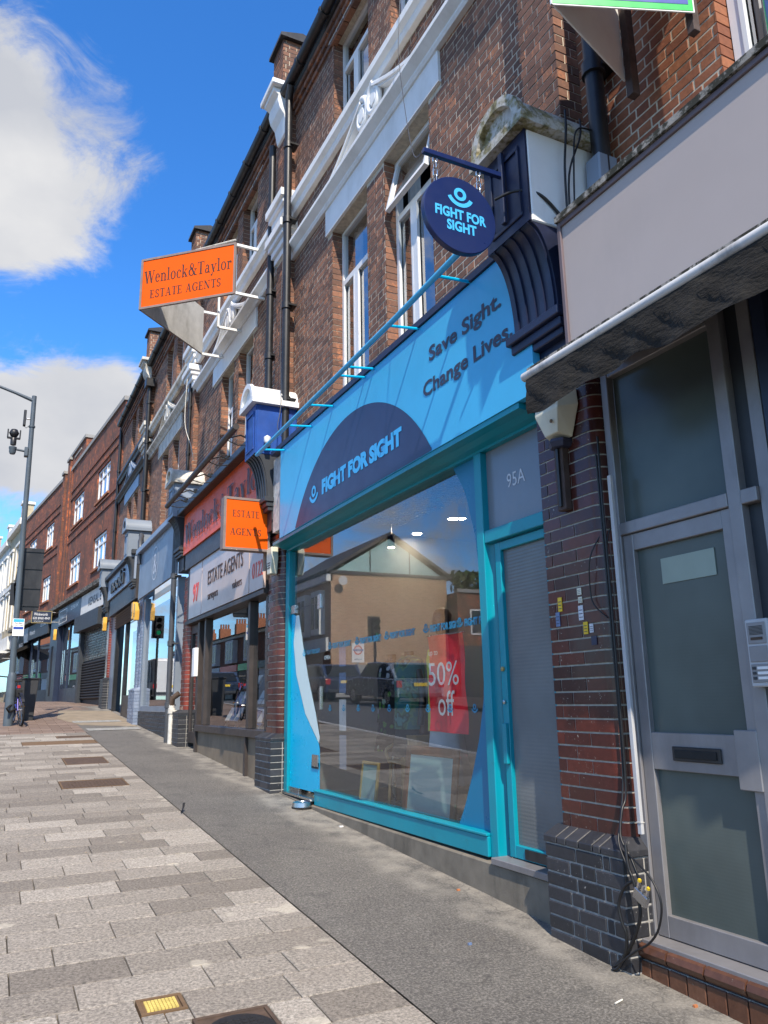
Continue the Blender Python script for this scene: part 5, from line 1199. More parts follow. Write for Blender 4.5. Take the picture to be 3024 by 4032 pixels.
# far pale houses where the road bends away
def far_house(P0, P1, zt, mat, label, shop, arches):
    xf = frame_xf(P0, P1); L = math.hypot(P1[0]-P0[0], P1[1]-P0[1]); mid = xf((0, L/2, 0))
    t = thing('far_house', label, 'house', (mid[0], mid[1], gz(mid[1])), 'pale houses at the far bend')
    op = []
    n = max(1, int(L/2.2))
    for i in range(n):
        c = L*(i+.5)/n; op += [(c-.5, c+.5, 5.9, 7.6), (c-.5, c+.5, 8.6, 10.1)]
    wall_core('wall', mat, t, 0, 0, L, 1.5, zt, op, depth=.12, xf=xf)
    MB().box(.0, 4, 0, .01, 1.5, zt).build('side_wall', mat, t, xf=xf)
    bx('cornice', 'stucco_white', t, -.25, .1, -.1, L, zt-.35, zt, xf=xf); bx('string_course', 'stucco_white', t, -.12, .0, 0, L, 8.05, 8.25, xf=xf)
    for o in op:
        window(t, o[0]+.02, o[1]-.02, o[2], o[3], .06, xf=xf, curtains=False)
        bx('window_surround', 'stucco_white', t, -.06, .0, o[0]-.18, o[0]-.0, o[2]-.1, o[3]+.25, xf=xf); bx('window_surround', 'stucco_white', t, -.06, .0, o[1], o[1]+.18, o[2]-.1, o[3]+.25, xf=xf); bx('window_head', 'stucco_white', t, -.1, .0, o[0]-.25, o[1]+.25, o[3]+.25, o[3]+.4, xf=xf)
    bx('fascia', shop, t, -.3, -.1, .1, L-.1, 4.5, 5.2, xf=xf); bx('shop_window', 'glass', t, -.05, -.04, .3, L-.3, 2.3, 4.4, xf=xf); bx('shop_blind', 'stucco_white', t, -.8, -.06, .2, L-.2, 4.3, 4.42, xf=xf)
    bx('parapet_pier', mat, t, -.15, .4, -.1, .5, zt, zt+.8, xf=xf); bx('pier_cap', 'stucco_white', t, -.22, .47, -.17, .57, zt+.8, zt+.95, xf=xf)
    return t
far_house((.98, 46.75), (.45, 52.0), 11.7, 'cream_stone', 'cream stone house with white cornice just past the red brick block', 'stucco_white', True)
far_house((.43, 52.05), (-.5, 61.0), 11.4, 'stucco_white', 'white stucco house at the far left behind the lamp post', 'charcoal', False)
far_house((-.52, 61.1), (-3.5, 76), 12.4, 'cream_stone', 'pale house farthest away at the left edge', 'charcoal', False)

# ------------------------------------------------------------------ hanging and projecting signs
def disc_sign():
    y = 3.635; t = thing('hanging_sign', 'round navy hanging sign with light blue eye emblem on a navy bracket', 'sign', (2.74, y, 4.7))
    cx, cz, r = 2.375, 4.455, .262
    d = MB().lathe([(0, -.022), (r-.004, -.022), (r, -.018), (r, .018), (r-.004, .022), (0, .022)], (0, 0, 0), 48).build('disc', 'navy_sign', t, xf=lambda p: (cx+p[0], y+p[2], cz+p[1]), smooth=40)
    U, V = (1, 0, 0), (0, 0, 1); e = y-.0245
    eye_logo('logo_blue', d, (cx+.0, e, cz+.125), U, V, .18)
    lettering('FIGHT FOR', 'logo_blue', d, (cx-.185, e, cz-.04), U, V, .37, .072, bold=.04, spacing=1.02); lettering('SIGHT', 'logo_blue', d, (cx-.105, e, cz-.125), U, V, .215, .072, bold=.04, spacing=1.02)
    MB().box(2.13, 2.735, y-.016, y+.016, 4.835, 4.871).build('bracket_arm', 'navy_sign', t, bevel=.003)
    MB().box(2.708, 2.735, y-.02, y+.02, 4.50, 5.02).build('wall_plate', 'navy', t, bevel=.004)
    def link(c, ax, h=.058, w=.030):
        pts = []
        for k in range(16):
            a = 2*math.pi*k/16; u = w/2*math.cos(a); v = (h/2-w/2)*(1 if math.sin(a) > 0 else -1)+w/2*math.sin(a); pts.append((c[0]+(u if ax == 0 else 0), c[1]+(u if ax else 0), c[2]+v))
        return MB().tube(pts, .0042, 6, closed=True)
    for x in (2.215, 2.535):
        zb = cz+math.sqrt(max(.001, r*r-(x-cx)**2)); n = max(2, int((4.84-zb)/.044)); st = (4.84-zb+.02)/n
        for k in range(n): link((x, y, 4.84-st*(k+.5)+.008), k % 2, h=st+.014).build('chain_link', 'chrome', t, smooth=60)
disc_sign()
def agent_box():
    t = thing('box_sign', 'square orange illuminated box sign projecting from the red brick pier', 'sign', (3.03, 9.36, 3.7))
    x0, x1, y0, y1, z0, z1 = 2.42, 3.02, 9.28, 9.44, 3.36, 4.03; i = .03
    c = MB().box(x0, x1, y0+.012, y1-.012, z0, z1).build('case', 'sign_frame', t, bevel=.006)
    f = MB(); f.box(x0, x1, y0, y0+.0118, z0, z0+i); f.box(x0, x1, y0, y0+.0118, z1-i, z1); f.box(x0, x0+i, y0+.0002, y0+.0118, z0+i, z1-i); f.box(x1-i, x1, y0+.0002, y0+.0118, z0+i, z1-i); f.build('frame', 'sign_frame', t)
    for yy, u in ((y0+.008, 1), (y1-.008, -1)):
        p = MB().quad((x0+i*.9, yy, z0+i*.9), (x1-i*.9, yy, z0+i*.9), (x1-i*.9, yy, z1-i*.9), (x0+i*.9, yy, z1-i*.9)).build('face', 'orange_sign', t, orient=False)
        ox = x0 if u > 0 else x1; e = -.001 if u > 0 else .001
        serif_text('ESTATE', 'sign_brown', p, (ox+u*.11, yy+e, z0+.42), (u, 0, 0), FV, .35, .085, depth=.0005); serif_text('AGENTS', 'sign_brown', p, (ox+u*.085, yy+e, z0+.19), (u, 0, 0), FV, .40, .085, depth=.0005)
    MB().box(3.02, 3.06, 9.33, 9.39, 3.42, 3.46).box(3.02, 3.06, 9.33, 9.39, 3.93, 3.97).build('bracket', 'sign_frame', t)
agent_box()
def vee_sign(name, label, O, N, F, z0, z1, face, frame):
    t = thing(name, label, 'sign', ((N[0]+F[0])/2, (N[1]+F[1])/2, z0))
    return t
def agent_vee():
    O, N, F = Vector((1.60, 11.74, 0)), Vector((2.83, 10.62, 0)), Vector((2.87, 12.95, 0)); z0, z1 = 7.58, 8.46
    t = thing('corner_sign', 'big orange V-shaped estate agent sign jutting from the upper wall', 'sign', (3.0, 11.8, z0))
    for A, B, first in ((O, N, True), (F, O, False)):
        u = (B-A); L = u.length; u.normalize(); n = u.cross(Vector((0, 0, 1)))
        def P(s, z, e, A=A, u=u, n=n): return tuple(A+u*s+Vector((0, 0, z))+n*e)
        m = MB()
        def slab(s0, s1, za, zb, e0, e1):
            m.add([P(s0, za, e0), P(s1, za, e0), P(s1, zb, e0), P(s0, zb, e0), P(s0, za, e1), P(s1, za, e1), P(s1, zb, e1), P(s0, zb, e1)], [(0, 1, 2, 3), (4, 7, 6, 5), (0, 4, 5, 1), (1, 5, 6, 2), (2, 6, 7, 3), (3, 7, 4, 0)])
        slab(0, L, z0, z1, -.03, -.02); back = m.build('board', 'sign_grey', t)
        m = MB(); i = .035
        slab(0, L, z0, z0+i, -.0195, .006); slab(0, L, z1-i, z1, -.0195, .006); slab(0, i, z0+i, z1-i, -.0195, .006); slab(L-i, L, z0+i, z1-i, -.0195, .006); m.build('frame', 'sign_frame', t)
        m = MB(); slab(i, L-i, z0+i, z1-i, -.0195, -.004); f = m.build('face', 'orange_sign', t)
        serif_text('Wenlock&Taylor', 'sign_brown', f, P(.06, z0+.44, -.003), u, FV, L-.13, .215, depth=.001); serif_text('ESTATE AGENTS', 'sign_brown', f, P(.18, z0+.17, -.003), u, FV, L-.42, .14, depth=.001)
    m = MB(); m.box(2.86, 2.89, 11.76, 11.80, z0-.01, z1); m.build('post', 'white_paint', t)
    for (x, y, z) in ((2.84, 10.62, z1-.05), (2.84, 10.62, z0+.01), (2.87, 12.95, z0+.01), (2.87, 11.8, z0+.0), (2.87, 12.95, z1-.05)): MB().box(x, 3.30, y-.02, y+.02, z-.02, z+.02).build('arm', 'white_paint', t)
    MB().tube([(2.0, 11.5, z1+.02), (2.9, 10.9, z1+.22)], .015, 6).build('stay', 'old_white', t)
agent_vee()
def let_board():
    O, N, F = Vector((2.45, 2.735, 0)), Vector((3.22, 2.43, 0)), Vector((3.22, 2.99, 0)); z0, z1 = 5.25, 6.30
    t = thing('letting_board', 'blue and green estate agent letting board on timber battens at the top edge', 'board', (3.3, 2.7, z0))
    for A, B, first in ((O, N, True), (F, O, False)):
        u = (B-A); L = u.length; u.normalize(); n = u.cross(Vector((0, 0, 1)))
        def P(s, z, e, A=A, u=u, n=n): return tuple(A+u*s+Vector((0, 0, z))+n*e)
        def slab(m, s0, s1, za, zb, e0, e1): m.add([P(s0, za, e0), P(s1, za, e0), P(s1, zb, e0), P(s0, zb, e0), P(s0, za, e1), P(s1, za, e1), P(s1, zb, e1), P(s0, zb, e1)], [(0, 1, 2, 3), (4, 7, 6, 5), (0, 4, 5, 1), (1, 5, 6, 2), (2, 6, 7, 3), (3, 7, 4, 0)]); return m
        slab(MB(), 0, L, z0, z1, -.008, 0).build('board', 'white_paint', t)
        b = slab(MB(), .008, L-.008, z0+.008, z1-.008, .001, .002).build('green_border', 'board_green', t)
        f = slab(MB(), .035, L-.035, z0+.05, z1-.05, .0025, .0035).build('blue_field', 'board_blue', t)
        lettering('www.bgibson.co.uk', 'white_clean', f, P(.17, z0+.075, .0045), u, FV, L-.36, .055, bold=.02)
    MB().box(3.225, 3.275, 2.45, 2.50, 5.16, 6.5).build('batten', 'wood', t, bevel=.003); MB().box(3.225, 3.285, 2.93, 2.985, 5.13, 6.5).build('batten', 'wood', t, bevel=.003)
    MB().box(3.286, 3.40, 2.46, 2.97, 5.9, 5.95).build('fixing_rail', 'wood', t)
let_board()
def wink_sign():
    y = 34.3; x0, x1 = 1.285, 2.04; z0, z1 = 4.75, 5.24
    t = thing('hanging_sign', 'dark rectangular projecting sign with white frame and phone number on the long block', 'sign', (2.3, y, 5))
    c = bx('board', 'dark_navy_front', t, x0, x1, y-.03, y+.03, z0, z1)
    m = MB()
    for a in ((x0, x1, z1-.02, z1), (x0, x1, z0, z0+.02), (x0, x0+.02, z0+.02, z1-.02), (x1-.02, x1, z0+.02, z1-.02)): m.box(a[0], a[1], y-.036, y-.0305, a[2], a[3])
    m.build('frame', 'gold', t)
    lettering('Winkworth', 'white_clean', c, (x0+.09, y-.033, z0+.30), (1, 0, 0), FV, .5, .11); lettering('020 8960 4947', 'white_clean', c, (x0+.06, y-.033, z0+.15), (1, 0, 0), FV, .63, .09); lettering('winkworth.co.uk', 'white_clean', c, (x0+.10, y-.033, z0+.06), (1, 0, 0), FV, .35, .04)
    MB().tube([(x1, y, z1-.05), (2.5, y, z1-.05)], .015, 6).tube([(x1, y, z0+.05), (2.5, y, z0+.05)], .015, 6).build('arm', 'steel', t)
wink_sign()

# ------------------------------------------------------------------ street furniture
def lamp_post():
    bx_, by = .443, 19.314; g = gz(by); t = thing('lamp_post', 'tall dark grey street lamp post with cameras clamped near its top', 'lamp post', (bx_, by, g))
    lean = -.010
    X = lambda z: bx_+lean*(z-g)
    MB().lathe([(.098, -.05), (.098, 1.02), (.082, 1.10), (.075, 1.13)], (bx_, by, g), 20).build('base_column', 'lamp_post', t, smooth=40)
    MB().tube([(X(2.2), by, 2.2), (X(5.5), by, 5.5), (X(8.72), by, 8.72)], [.066, .058, .052], 16).build('shaft', 'lamp_post', t, smooth=40)
    MB().tube([(X(8.62), by, 8.60), (-.05, by, 8.74), (-.6, by, 8.90), (-1.4, by, 9.0)], [.045, .035, .03, .03], 10).build('arm', 'lamp_post', t, smooth=40)
    MB().box(-1.95, -1.4, by-.12, by+.12, 8.95, 9.06).build('lantern', 'lamp_post', t, bevel=.03)
    MB().lathe([(.066, -.02), (.072, -.02), (.072, .02), (.066, .02)], (X(7.95), by, 7.95), 16).build('collar', 'lamp_post', t)
    c = MB().box(.175, .235, by-.07, by+.07, 7.95, 8.33).build('sensor', 'black_metal', t, bevel=.01); MB().tube([(.235, by, 8.13), (X(8.13), by, 8.13)], .018, 8).build('sensor_arm', 'steel', t); MB().tube([(.2, by, 7.95), (.25, by, 7.9), (.32, by, 7.97), (X(7.97), by, 7.98)], .006, 6).build('cable', 'black_cable', t)
    cx = .012
    MB().lathe([(0, -.14), (.055, -.13), (.075, -.08), (.075, -.02), (.085, .0), (.085, .04), (.03, .06)], (cx, by, 7.36), 16).build('camera_dome', 'lamp_post', t, smooth=40)
    MB().lathe([(.06, 0), (.065, .04), (.065, .16), (.05, .18)], (cx, by, 7.45), 16).build('camera_neck', 'black_metal', t, smooth=40)
    MB().lathe([(0, -.11), (.07, -.085), (.11, 0), (.07, .085), (0, .11)], (cx, by, 7.74), 18).build('camera_head', 'black_metal', t, smooth=60)
    MB().box(cx-.145, cx-.115, by-.05, by+.05, 7.62, 7.82).box(cx+.115, cx+.145, by-.05, by+.05, 7.62, 7.82).box(cx-.14, cx+.14, by-.04, by+.04, 7.60, 7.635).build('camera_yoke', 'black_metal', t, bevel=.008)
    MB().tube([(cx, by, 7.36), (X(7.3), by, 7.32)], .028, 8).build('camera_arm', 'lamp_post', t); MB().box(X(7.3)-.12, X(7.3)-.04, by-.08, by+.08, 7.2, 7.42).build('camera_clamp', 'lamp_post', t, bevel=.01)
lamp_post()
def sign_panel():
    y = 19.46; t = thing('traffic_sign', 'black back of a large traffic sign strapped to the lamp post', 'sign', (.6, y, 3.6))
    MB().prism([(.36, 3.66), (.31, 4.2), (.40, 5.03), (.43, 5.07), (.86, 5.07), (.885, 5.03), (.865, 3.68), (.83, 3.63), (.40, 3.63)], 'y', y, y+.06).build('panel', 'black_metal', t)
    for z in (3.75, 4.15, 4.6, 5.0): MB().box(.34, .875, y-.022, y-.001, z-.02, z+.02).build('rail', 'black_metal', t)
    MB().box(.25, .36, y-.0, y+.1, 3.75, 4.25).build('side_lamp', 'black_metal', t)
sign_panel()
def parking_plate():
    y = 19.24; t = thing('parking_sign', 'small white and blue parking plate fixed low on the lamp post', 'sign', (.44, y, 3.05))
    xf = lambda p: (.475+p[0]-.012*(p[2]), y+p[1], 3.235+p[2])
    c = MB().box(-.115, .115, -.006, .006, -.19, .19).build('plate', 'poster_white', t, xf=xf)
    MB().box(-.105, .105, -.009, -.0065, .115, .18).build('blue_band', 'logo_blue', c, xf=xf); MB().box(-.10, .10, -.009, -.0065, -.045, .01).build('navy_band', 'board_blue', c, xf=xf)
    lettering('7am-8am', 'ink', c, xf((-.08, -.008, .075)), (1, 0, 0), FV, .16, .028, bold=.02); lettering('4.30pm-6.30pm', 'ink', c, xf((-.1, -.008, .03)), (1, 0, 0), FV, .2, .025, bold=.02)
    m = MB()
    for k in range(5): m.box(-.09, .07-.02*(k % 2), -.008, -.0065, -.075-k*.022, -.066-k*.022)
    m.build('small_print', 'sign_grey', c, xf=xf)
    MB().box(-.02, .02, .0065, .05, -.1, -.07).box(-.02, .02, .0065, .05, .1, .13).build('clip', 'steel', t, xf=xf)
parking_plate()
def bicycle():
    x, y = .70, 18.75; g = gz(y); t = thing('bicycle', 'dark bicycle with black saddle seen from behind, parked against the lamp post', 'bicycle', (x, y, g))
    lean = .10; an = math.radians(8)
    def xf(p):   # local: x sideways, y forward, z up from the ground under the rear wheel
        X, Y, Z = p; X2 = X-Z*lean
        wx, wy = x+X2*math.cos(an)-Y*math.sin(an), y+.33+X2*math.sin(an)+Y*math.cos(an); return (wx, wy, gz(wy)+Z)
    def wheel(yc):
        pts = [(0, yc+.325*math.cos(a), .345+.325*math.sin(a)) for a in [2*math.pi*k/28 for k in range(28)]]
        w = MB().tube(pts, .022, 8, closed=True).build('wheel', 'black_rubber', t, xf=xf, smooth=60)
        MB().tube([(0, p[1]*.94+yc*.06, .345+(p[2]-.345)*.94) for p in pts], .010, 6, closed=True).build('rim', 'steel', w, xf=xf)
        s = MB()
        for k in range(14):
            a = 2*math.pi*k/14; s.tube([(.015*(-1)**k, yc, .345), (0, yc+.3*math.cos(a), .345+.3*math.sin(a))], .0018, 4)
        s.tube([(-.05, yc, .345), (.05, yc, .345)], .018, 8); s.build('spokes', 'steel', w, xf=xf)
        pts2 = [(0, yc+.365*math.cos(a), .345+.365*math.sin(a)) for a in [math.radians(20+130*k/12) for k in range(13)]]
        f = MB()
        for p, q in zip(pts2[:-1], pts2[1:]): f.add([(-.03, p[1], p[2]), (.03, p[1], p[2]), (.03, q[1], q[2]), (-.03, q[1], q[2])], [(0, 1, 2, 3)])
        f.build('mudguard', 'black_metal', w, xf=xf, orient=False)
    wheel(0); wheel(1.05)
    fr = MB(); R_ = .018
    bb = (0, .45, .30); st = (0, .32, .80); hd = (0, .88, .82); hb = (0, .92, .62)
    for a, b in ((bb, st), (st, hd), (bb, hb), (hd, hb)): fr.tube([a, b], R_, 8)
    for s in (-1, 1): fr.tube([bb, (s*.06, 0, .345)], .011, 6); fr.tube([st, (s*.06, 0, .345)], .009, 6); fr.tube([hb, (s*.05, 1.05, .345)], .012, 6)
    fr.build('frame', 'bike_purple', t, xf=xf, smooth=60)
    MB().tube([st, (0, .28, .95)], .014, 8).build('seat_post', 'steel', t, xf=xf)
    MB().add([(-.085, .16, .97), (.085, .16, .97), (.05, .30, .985), (.02, .44, .975), (-.02, .44, .975), (-.05, .30, .985), (-.07, .17, .925), (.07, .17, .925), (.02, .43, .945), (-.02, .43, .945)], [(0, 1, 2, 3, 4, 5), (6, 9, 8, 7), (0, 6, 7, 1), (1, 7, 8, 3, 2), (3, 8, 9, 4), (4, 9, 6, 0, 5)]).build('saddle', 'black_rubber', t, xf=xf, bevel=.01)
    MB().tube([hd, (0, .86, 1.0)], .014, 8).tube([(-.29, .80, 1.04), (-.1, .88, 1.02), (.1, .88, 1.02), (.29, .80, 1.04)], .014, 8).build('handlebar', 'black_metal', t, xf=xf)
    c = MB()
    for s, a in ((1, 0), (-1, math.pi)):
        ex = (s*.07, .45+.16*math.cos(a+.6), .30+.16*math.sin(a+.6)); c.tube([(s*.07, .45, .30), ex], .010, 6); c.box(ex[0]+min(0, s*.10), ex[0]+max(0, s*.10), ex[1]-.04, ex[1]+.04, ex[2]-.012, ex[2]+.012)
    c.build('crank', 'black_metal', t, xf=xf); MB().box(.09, .17, .52, .545, .375, .395).build('pedal_reflector', 'amber', t, xf=xf)
    MB().box(-.03, .03, .16, .2, .80, .86).build('rear_light', 'red_reflector', t, xf=xf); MB().box(-.06, .06, .1, .3, .60, .78).build('frame_bag', 'black_rubber', t, xf=xf, bevel=.02)
    MB().tube([(-.02, .3, .5), (-.2, .15, .42), (-.28, .0, .38), (-.22, .1, .30), (-.05, .3, .35)], .022, 8).build('lock_cable', 'black_rubber', t, xf=xf, smooth=60)
    MB().tube([(0, .42, .28), (-.16, .30, .0)], .01, 6).build('kick_stand', 'steel', t, xf=xf)
bicycle()
def bin_():
    x, y = .90, 20.9; g = gz(y); t = thing('litter_bin', 'dark grey litter bin standing behind the bicycle', 'bin', (x, y, g))
    MB().add([(x-.16, y-.2, g-.02), (x+.10, y-.2, g-.02), (x+.10, y+.25, g-.02), (x-.16, y+.25, g-.02), (x-.22, y-.25, g+.92), (x+.16, y-.25, g+.92), (x+.16, y+.3, g+.92), (x-.22, y+.3, g+.92)], [(0, 3, 2, 1), (4, 5, 6, 7), (0, 1, 5, 4), (1, 2, 6, 5), (2, 3, 7, 6), (3, 0, 4, 7)]).build('body', 'bin_dark', t, bevel=.01)
    MB().box(x-.24, x+.19, y-.27, y+.32, g+.921, g+.965).build('lid', 'black_metal', t, bevel=.01)
bin_()
def dog_bowl():
    x, y = 3.0, 8.0; g = gz(y); t = thing('dog_bowl', 'shiny steel dog bowl on the tarmac by the blue door', 'bowl', (x, y, g))
    MB().lathe([(.0, .006), (.062, .006), (.085, .055), (.092, .058), (.104, .055), (.112, .0), (.105, .0), (.098, .05), (.09, .052)], (x, y, g+.003), 32).build('bowl_body', 'steel', t, smooth=40)
    MB().lathe([(.104, 0), (.114, 0), (.114, .014), (.104, .014)], (x, y, g+.002), 32).build('rubber_base', 'black_rubber', t, smooth=40)
dog_bowl()
# feather lying on the edge of the paving
gy = 8.25; tag(MB().add([(1.80, gy-.10, gz(gy)+.004), (1.825, gy-.02, gz(gy)+.012), (1.86, gy+.05, gz(gy)+.05), (1.865, gy+.055, gz(gy)+.085), (1.84, gy+.05, gz(gy)+.085), (1.83, gy+.02, gz(gy)+.03), (1.79, gy-.09, gz(gy)+.012)], [tuple(range(7))]).build('bird_feather', 'black_bit', orient=False), 'black scrap like a feather standing at the edge of the paving slabs', 'feather')
def litter(x, y, w, h, rot, mat, name, label, cat):
    z = gz(y)+.006; c, s = math.cos(rot), math.sin(rot)
    m = MB().tube([(x-w/2*c, y-w/2*s, z), (x+w/2*c, y+w/2*s, z)], h, 8) if name == 'cigarette_end' else MB().box(x-w/2, x+w/2, y-h/2, y+h/2, z-.006, z+.004)
    o = m.build(name, mat); tag(o, label, cat, 'litter on the tarmac')
litter(2.68, 3.08, .06, .004, .3, 'litter', 'cigarette_end', 'cigarette end on the open tarmac nearest the camera', 'cigarette end'); litter(3.0, 3.30, .045, .004, 1.2, 'litter', 'cigarette_end', 'cigarette end close to the brown tiled step', 'cigarette end')
litter(2.96, 2.90, .02, .012, 0, 'orange_bit', 'dead_leaf', 'scrap of orange leaf in front of the brown tiled step', 'leaf'); litter(2.93, 4.86, .02, .015, 0, 'orange_bit', 'dead_leaf', 'scrap of orange leaf by the concrete plinth', 'leaf')
litter(2.46, 3.98, .02, .012, 0, 'blue_sticker', 'paper_scrap', 'tiny blue paper scrap on the tarmac', 'scrap'); litter(3.0, 7.0, .035, .02, .5, 'poster_white', 'paper_scrap', 'tiny white paper scrap on the tarmac by the teal rail', 'scrap')

# ------------------------------------------------------------------ fixings near the right-hand pier
def alarm_main():
    x, y, z = 3.02, 3.60, 3.21
    t = thing('alarm_box', 'cream six-sided alarm box with blue stripe below the awning on the dark brick pier', 'alarm', (x, y, z), 'alarm boxes on the shop piers')
    m = MB().add([(3.04, -.155, .14), (3.04, .155, .14), (3.04, .165, .04), (3.04, .09, -.15), (3.04, -.09, -.15), (3.04, -.165, .04), (2.93, -.11, .12), (2.93, .11, .12), (2.92, .11, .02), (2.95, .06, -.12), (2.95, -.06, -.12), (2.92, -.11, .02)],
                 [(6, 7, 8, 11), (8, 9, 10, 11), (0, 1, 7, 6), (1, 2, 8, 7), (2, 3, 9, 8), (3, 4, 10, 9), (4, 5, 11, 10), (5, 0, 6, 11), (0, 5, 4, 3, 2, 1)])
    c = m.build('casing', 'alarm_cream', t, xf=lambda p: (p[0], y+p[1], z+p[2]), bevel=.004)
    MB().quad((2.9255, -.10, .10), (2.9255, .10, .10), (2.919, .10, .05), (2.919, -.10, .05)).build('blue_stripe', 'blue_stripe', c, xf=lambda p: (p[0]-.002, y+p[1], z+p[2]), orient=False)
    MB().lathe([(.075, 0), (.085, -.02), (.07, -.05), (.05, -.055)], (x, y, z-.15), 6).build('strobe', 'ink', t)
    MB().lathe([(0, 0), (.012, 0), (.012, .004), (0, .005)], (0, 0, 0), 10).build('screw', 'brown_frame', c, xf=lambda p: (2.925-p[2], y-.04+p[0], z-.05+p[1]))
alarm_main()
bt = thing('batten', 'old dark timber batten fixed to the glazed brick pier under the alarm', 'batten', (3.03, 3.61, 2.6)); MB().box(3.0, 3.048, 3.57, 3.65, 2.62, 3.06).build('strip', 'wood', bt, bevel=.004); MB().box(2.985, 3.0, 3.595, 3.615, 2.64, 3.05).build('groove_strip', 'black_metal', bt)
tw = thing('timber_post', 'weathered timber strip standing against the wall behind the white console cap', 'timber', (3.2, 4.05, 4.8)); MB().box(3.17, 3.2, 3.99, 4.04, 4.72, 5.55).build('strip', 'wood', tw, bevel=.003)
def intercom():
    x0, y0, y1, z0, z1 = 3.075, 2.37, 2.49, 1.555, 1.855; t = thing('intercom', 'pale grey door intercom panel with three name buttons', 'intercom', (3.11, 2.43, 1.56))
    c = MB().box(x0, 3.117, y0, y1, z0, z1).build('casing', 'sign_pale', t, bevel=.006)
    for (a, b) in ((1.745, 1.84), (1.665, 1.735), (1.575, 1.655)): MB().box(x0-.004, x0-.0005, y0+.012, y1-.012, a, b).build('module', 'aluminium', t, bevel=.002)
    m = MB()
    for k in range(7): m.box(x0-.006, x0-.0045, y0+.025, y1-.025, 1.785+k*.006, 1.788+k*.006)
    m.build('speaker_slots', 'black_metal', t); MB().box(x0-.007, x0-.0045, y0+.03, y1-.03, 1.762, 1.774).build('push_plate', 'rusty_iron', t)
    for k in range(3): MB().box(x0-.006, x0-.0045, y0+.02, y1-.045, 1.588+k*.022, 1.60+k*.022).build('name_plate', 'poster_white', t); MB().box(x0-.008, x0-.0045, y1-.036, y1-.02, 1.588+k*.022, 1.60+k*.022).build('button', 'charcoal', t)
intercom()
def smooth_path(pts, n=6):
    P = [Vector(p) for p in pts]; out = []
    for i in range(len(P)-1):
        a, b, c, d = P[max(i-1, 0)], P[i], P[i+1], P[min(i+2, len(P)-1)]
        for k in range(n):
            t = k/n; out.append(.5*((2*b)+(c-a)*t+(2*a-5*b+4*c-d)*t*t+(3*b-3*c+d-a)*t**3))
    return out+[P[-1]]
def cable(pts, r, label, mat='black_cable', group='loose cables'):
    o = MB().tube(smooth_path(pts), r, 7).build('cable', mat, smooth=60); tag(o, label, 'cable', group); return o
cable([(3.055, 3.315, 3.0), (3.045, 3.31, 2.6), (3.05, 3.312, 2.2), (3.045, 3.308, 1.6), (3.04, 3.31, 1.07), (2.99, 3.30, .95), (2.95, 3.28, .83), (2.95, 3.22, .74), (2.95, 3.165, .63)], .007, 'long black cable running down the edge of the glazed pier')
cable([(3.05, 3.335, 2.9), (3.05, 3.33, 2.0), (3.05, 3.33, 1.2), (2.99, 3.31, .92), (2.93, 3.275, .80), (2.93, 3.20, .66)], .006, 'second black cable beside the long one on the pier')
cable([(2.94, 3.24, .80), (2.93, 3.22, .70), (2.94, 3.19, .60), (2.94, 3.175, .50), (2.94, 3.21, .41), (2.94, 3.27, .32), (2.93, 3.35, .235), (2.92, 3.38, .205)], .009, 'thick black cable curving to the foot of the black brick plinth')
cable([(2.94, 3.20, .64), (2.93, 3.26, .60), (2.92, 3.30, .52), (2.92, 3.29, .44), (2.93, 3.275, .38), (2.93, 3.29, .30), (2.92, 3.34, .22), (2.91, 3.37, .205)], .008, 'black cable looping left across the corner of the black brick plinth')
cable([(2.94, 3.23, .76), (2.93, 3.14, .72), (2.93, 3.06, .66), (2.93, 3.02, .57), (2.93, 3.05, .46), (2.93, 3.12, .38), (2.93, 3.22, .32), (2.92, 3.33, .24), (2.92, 3.38, .21)], .0055, 'thin black cable looping right in front of the grey door frame')
cable([(2.63, 3.60, 4.63), (2.72, 3.50, 4.655), (2.82, 3.40, 4.60), (2.95, 3.385, 4.50), (3.0, 3.36, 4.40)], .010, 'black cable sagging from the round sign bracket to the grey fascia')
cable([(3.03, 3.33, 5.24), (3.02, 3.325, 5.08), (2.99, 3.33, 4.8), (2.98, 3.33, 4.45), (2.97, 3.32, 4.33)], .008, 'black cable tied over the mossy console cap')
cable([(3.14, 3.32, 5.20), (3.12, 3.31, 5.05), (3.02, 3.33, 4.75), (3.0, 3.33, 4.33)], .007, 'second black cable over the mossy console cap'); cable([(3.22, 3.31, 5.14), (3.1, 3.31, 5.1), (3.06, 3.315, 4.9), (3.03, 3.33, 4.33)], .006, 'third black cable over the mossy console cap')
cable([(3.2, 5.72, 9.3), (3.05, 5.60, 7.9), (2.95, 5.4, 7.2), (2.6, 4.6, 5.7), (2.14, 3.64, 4.87)], .0035, 'thin grey cable from the upper wall down to the round sign bracket', 'grey_pipe')
cable([(3.08, 3.36, 2.45), (3.02, 3.42, 2.30), (3.03, 3.45, 2.10), (3.03, 3.42, 2.02), (3.04, 3.34, 1.95)], .004, 'thin black wire curling across the glazed bricks')
cable([(3.10, 3.27, 2.46), (3.08, 3.31, 2.44), (3.06, 3.32, 2.35)], .004, 'short black wire leaving the grey transom')
j = thing('cable_splitter', 'small metal cable splitter hanging by the black brick plinth', 'splitter', (2.94, 3.16, .55)); jx = lambda p: (2.93+p[0], 3.15+p[1]*.8-p[2]*.35, .575+p[2]*.8+p[1]*.4)
MB().box(-.012, .012, -.05, .05, -.03, .03).build('body', 'steel', j, xf=jx, bevel=.003); MB().box(-.006, .006, -.04, -.028, .03, .07).box(-.006, .006, -.006, .006, .03, .07).box(-.006, .006, .028, .04, .03, .07).build('connector', 'chrome', j, xf=jx); MB().box(-.007, .007, -.041, -.027, .07, .085).box(-.007, .007, .027, .041, .07, .085).build('yellow_cap', 'yellow_sticker', j, xf=jx)
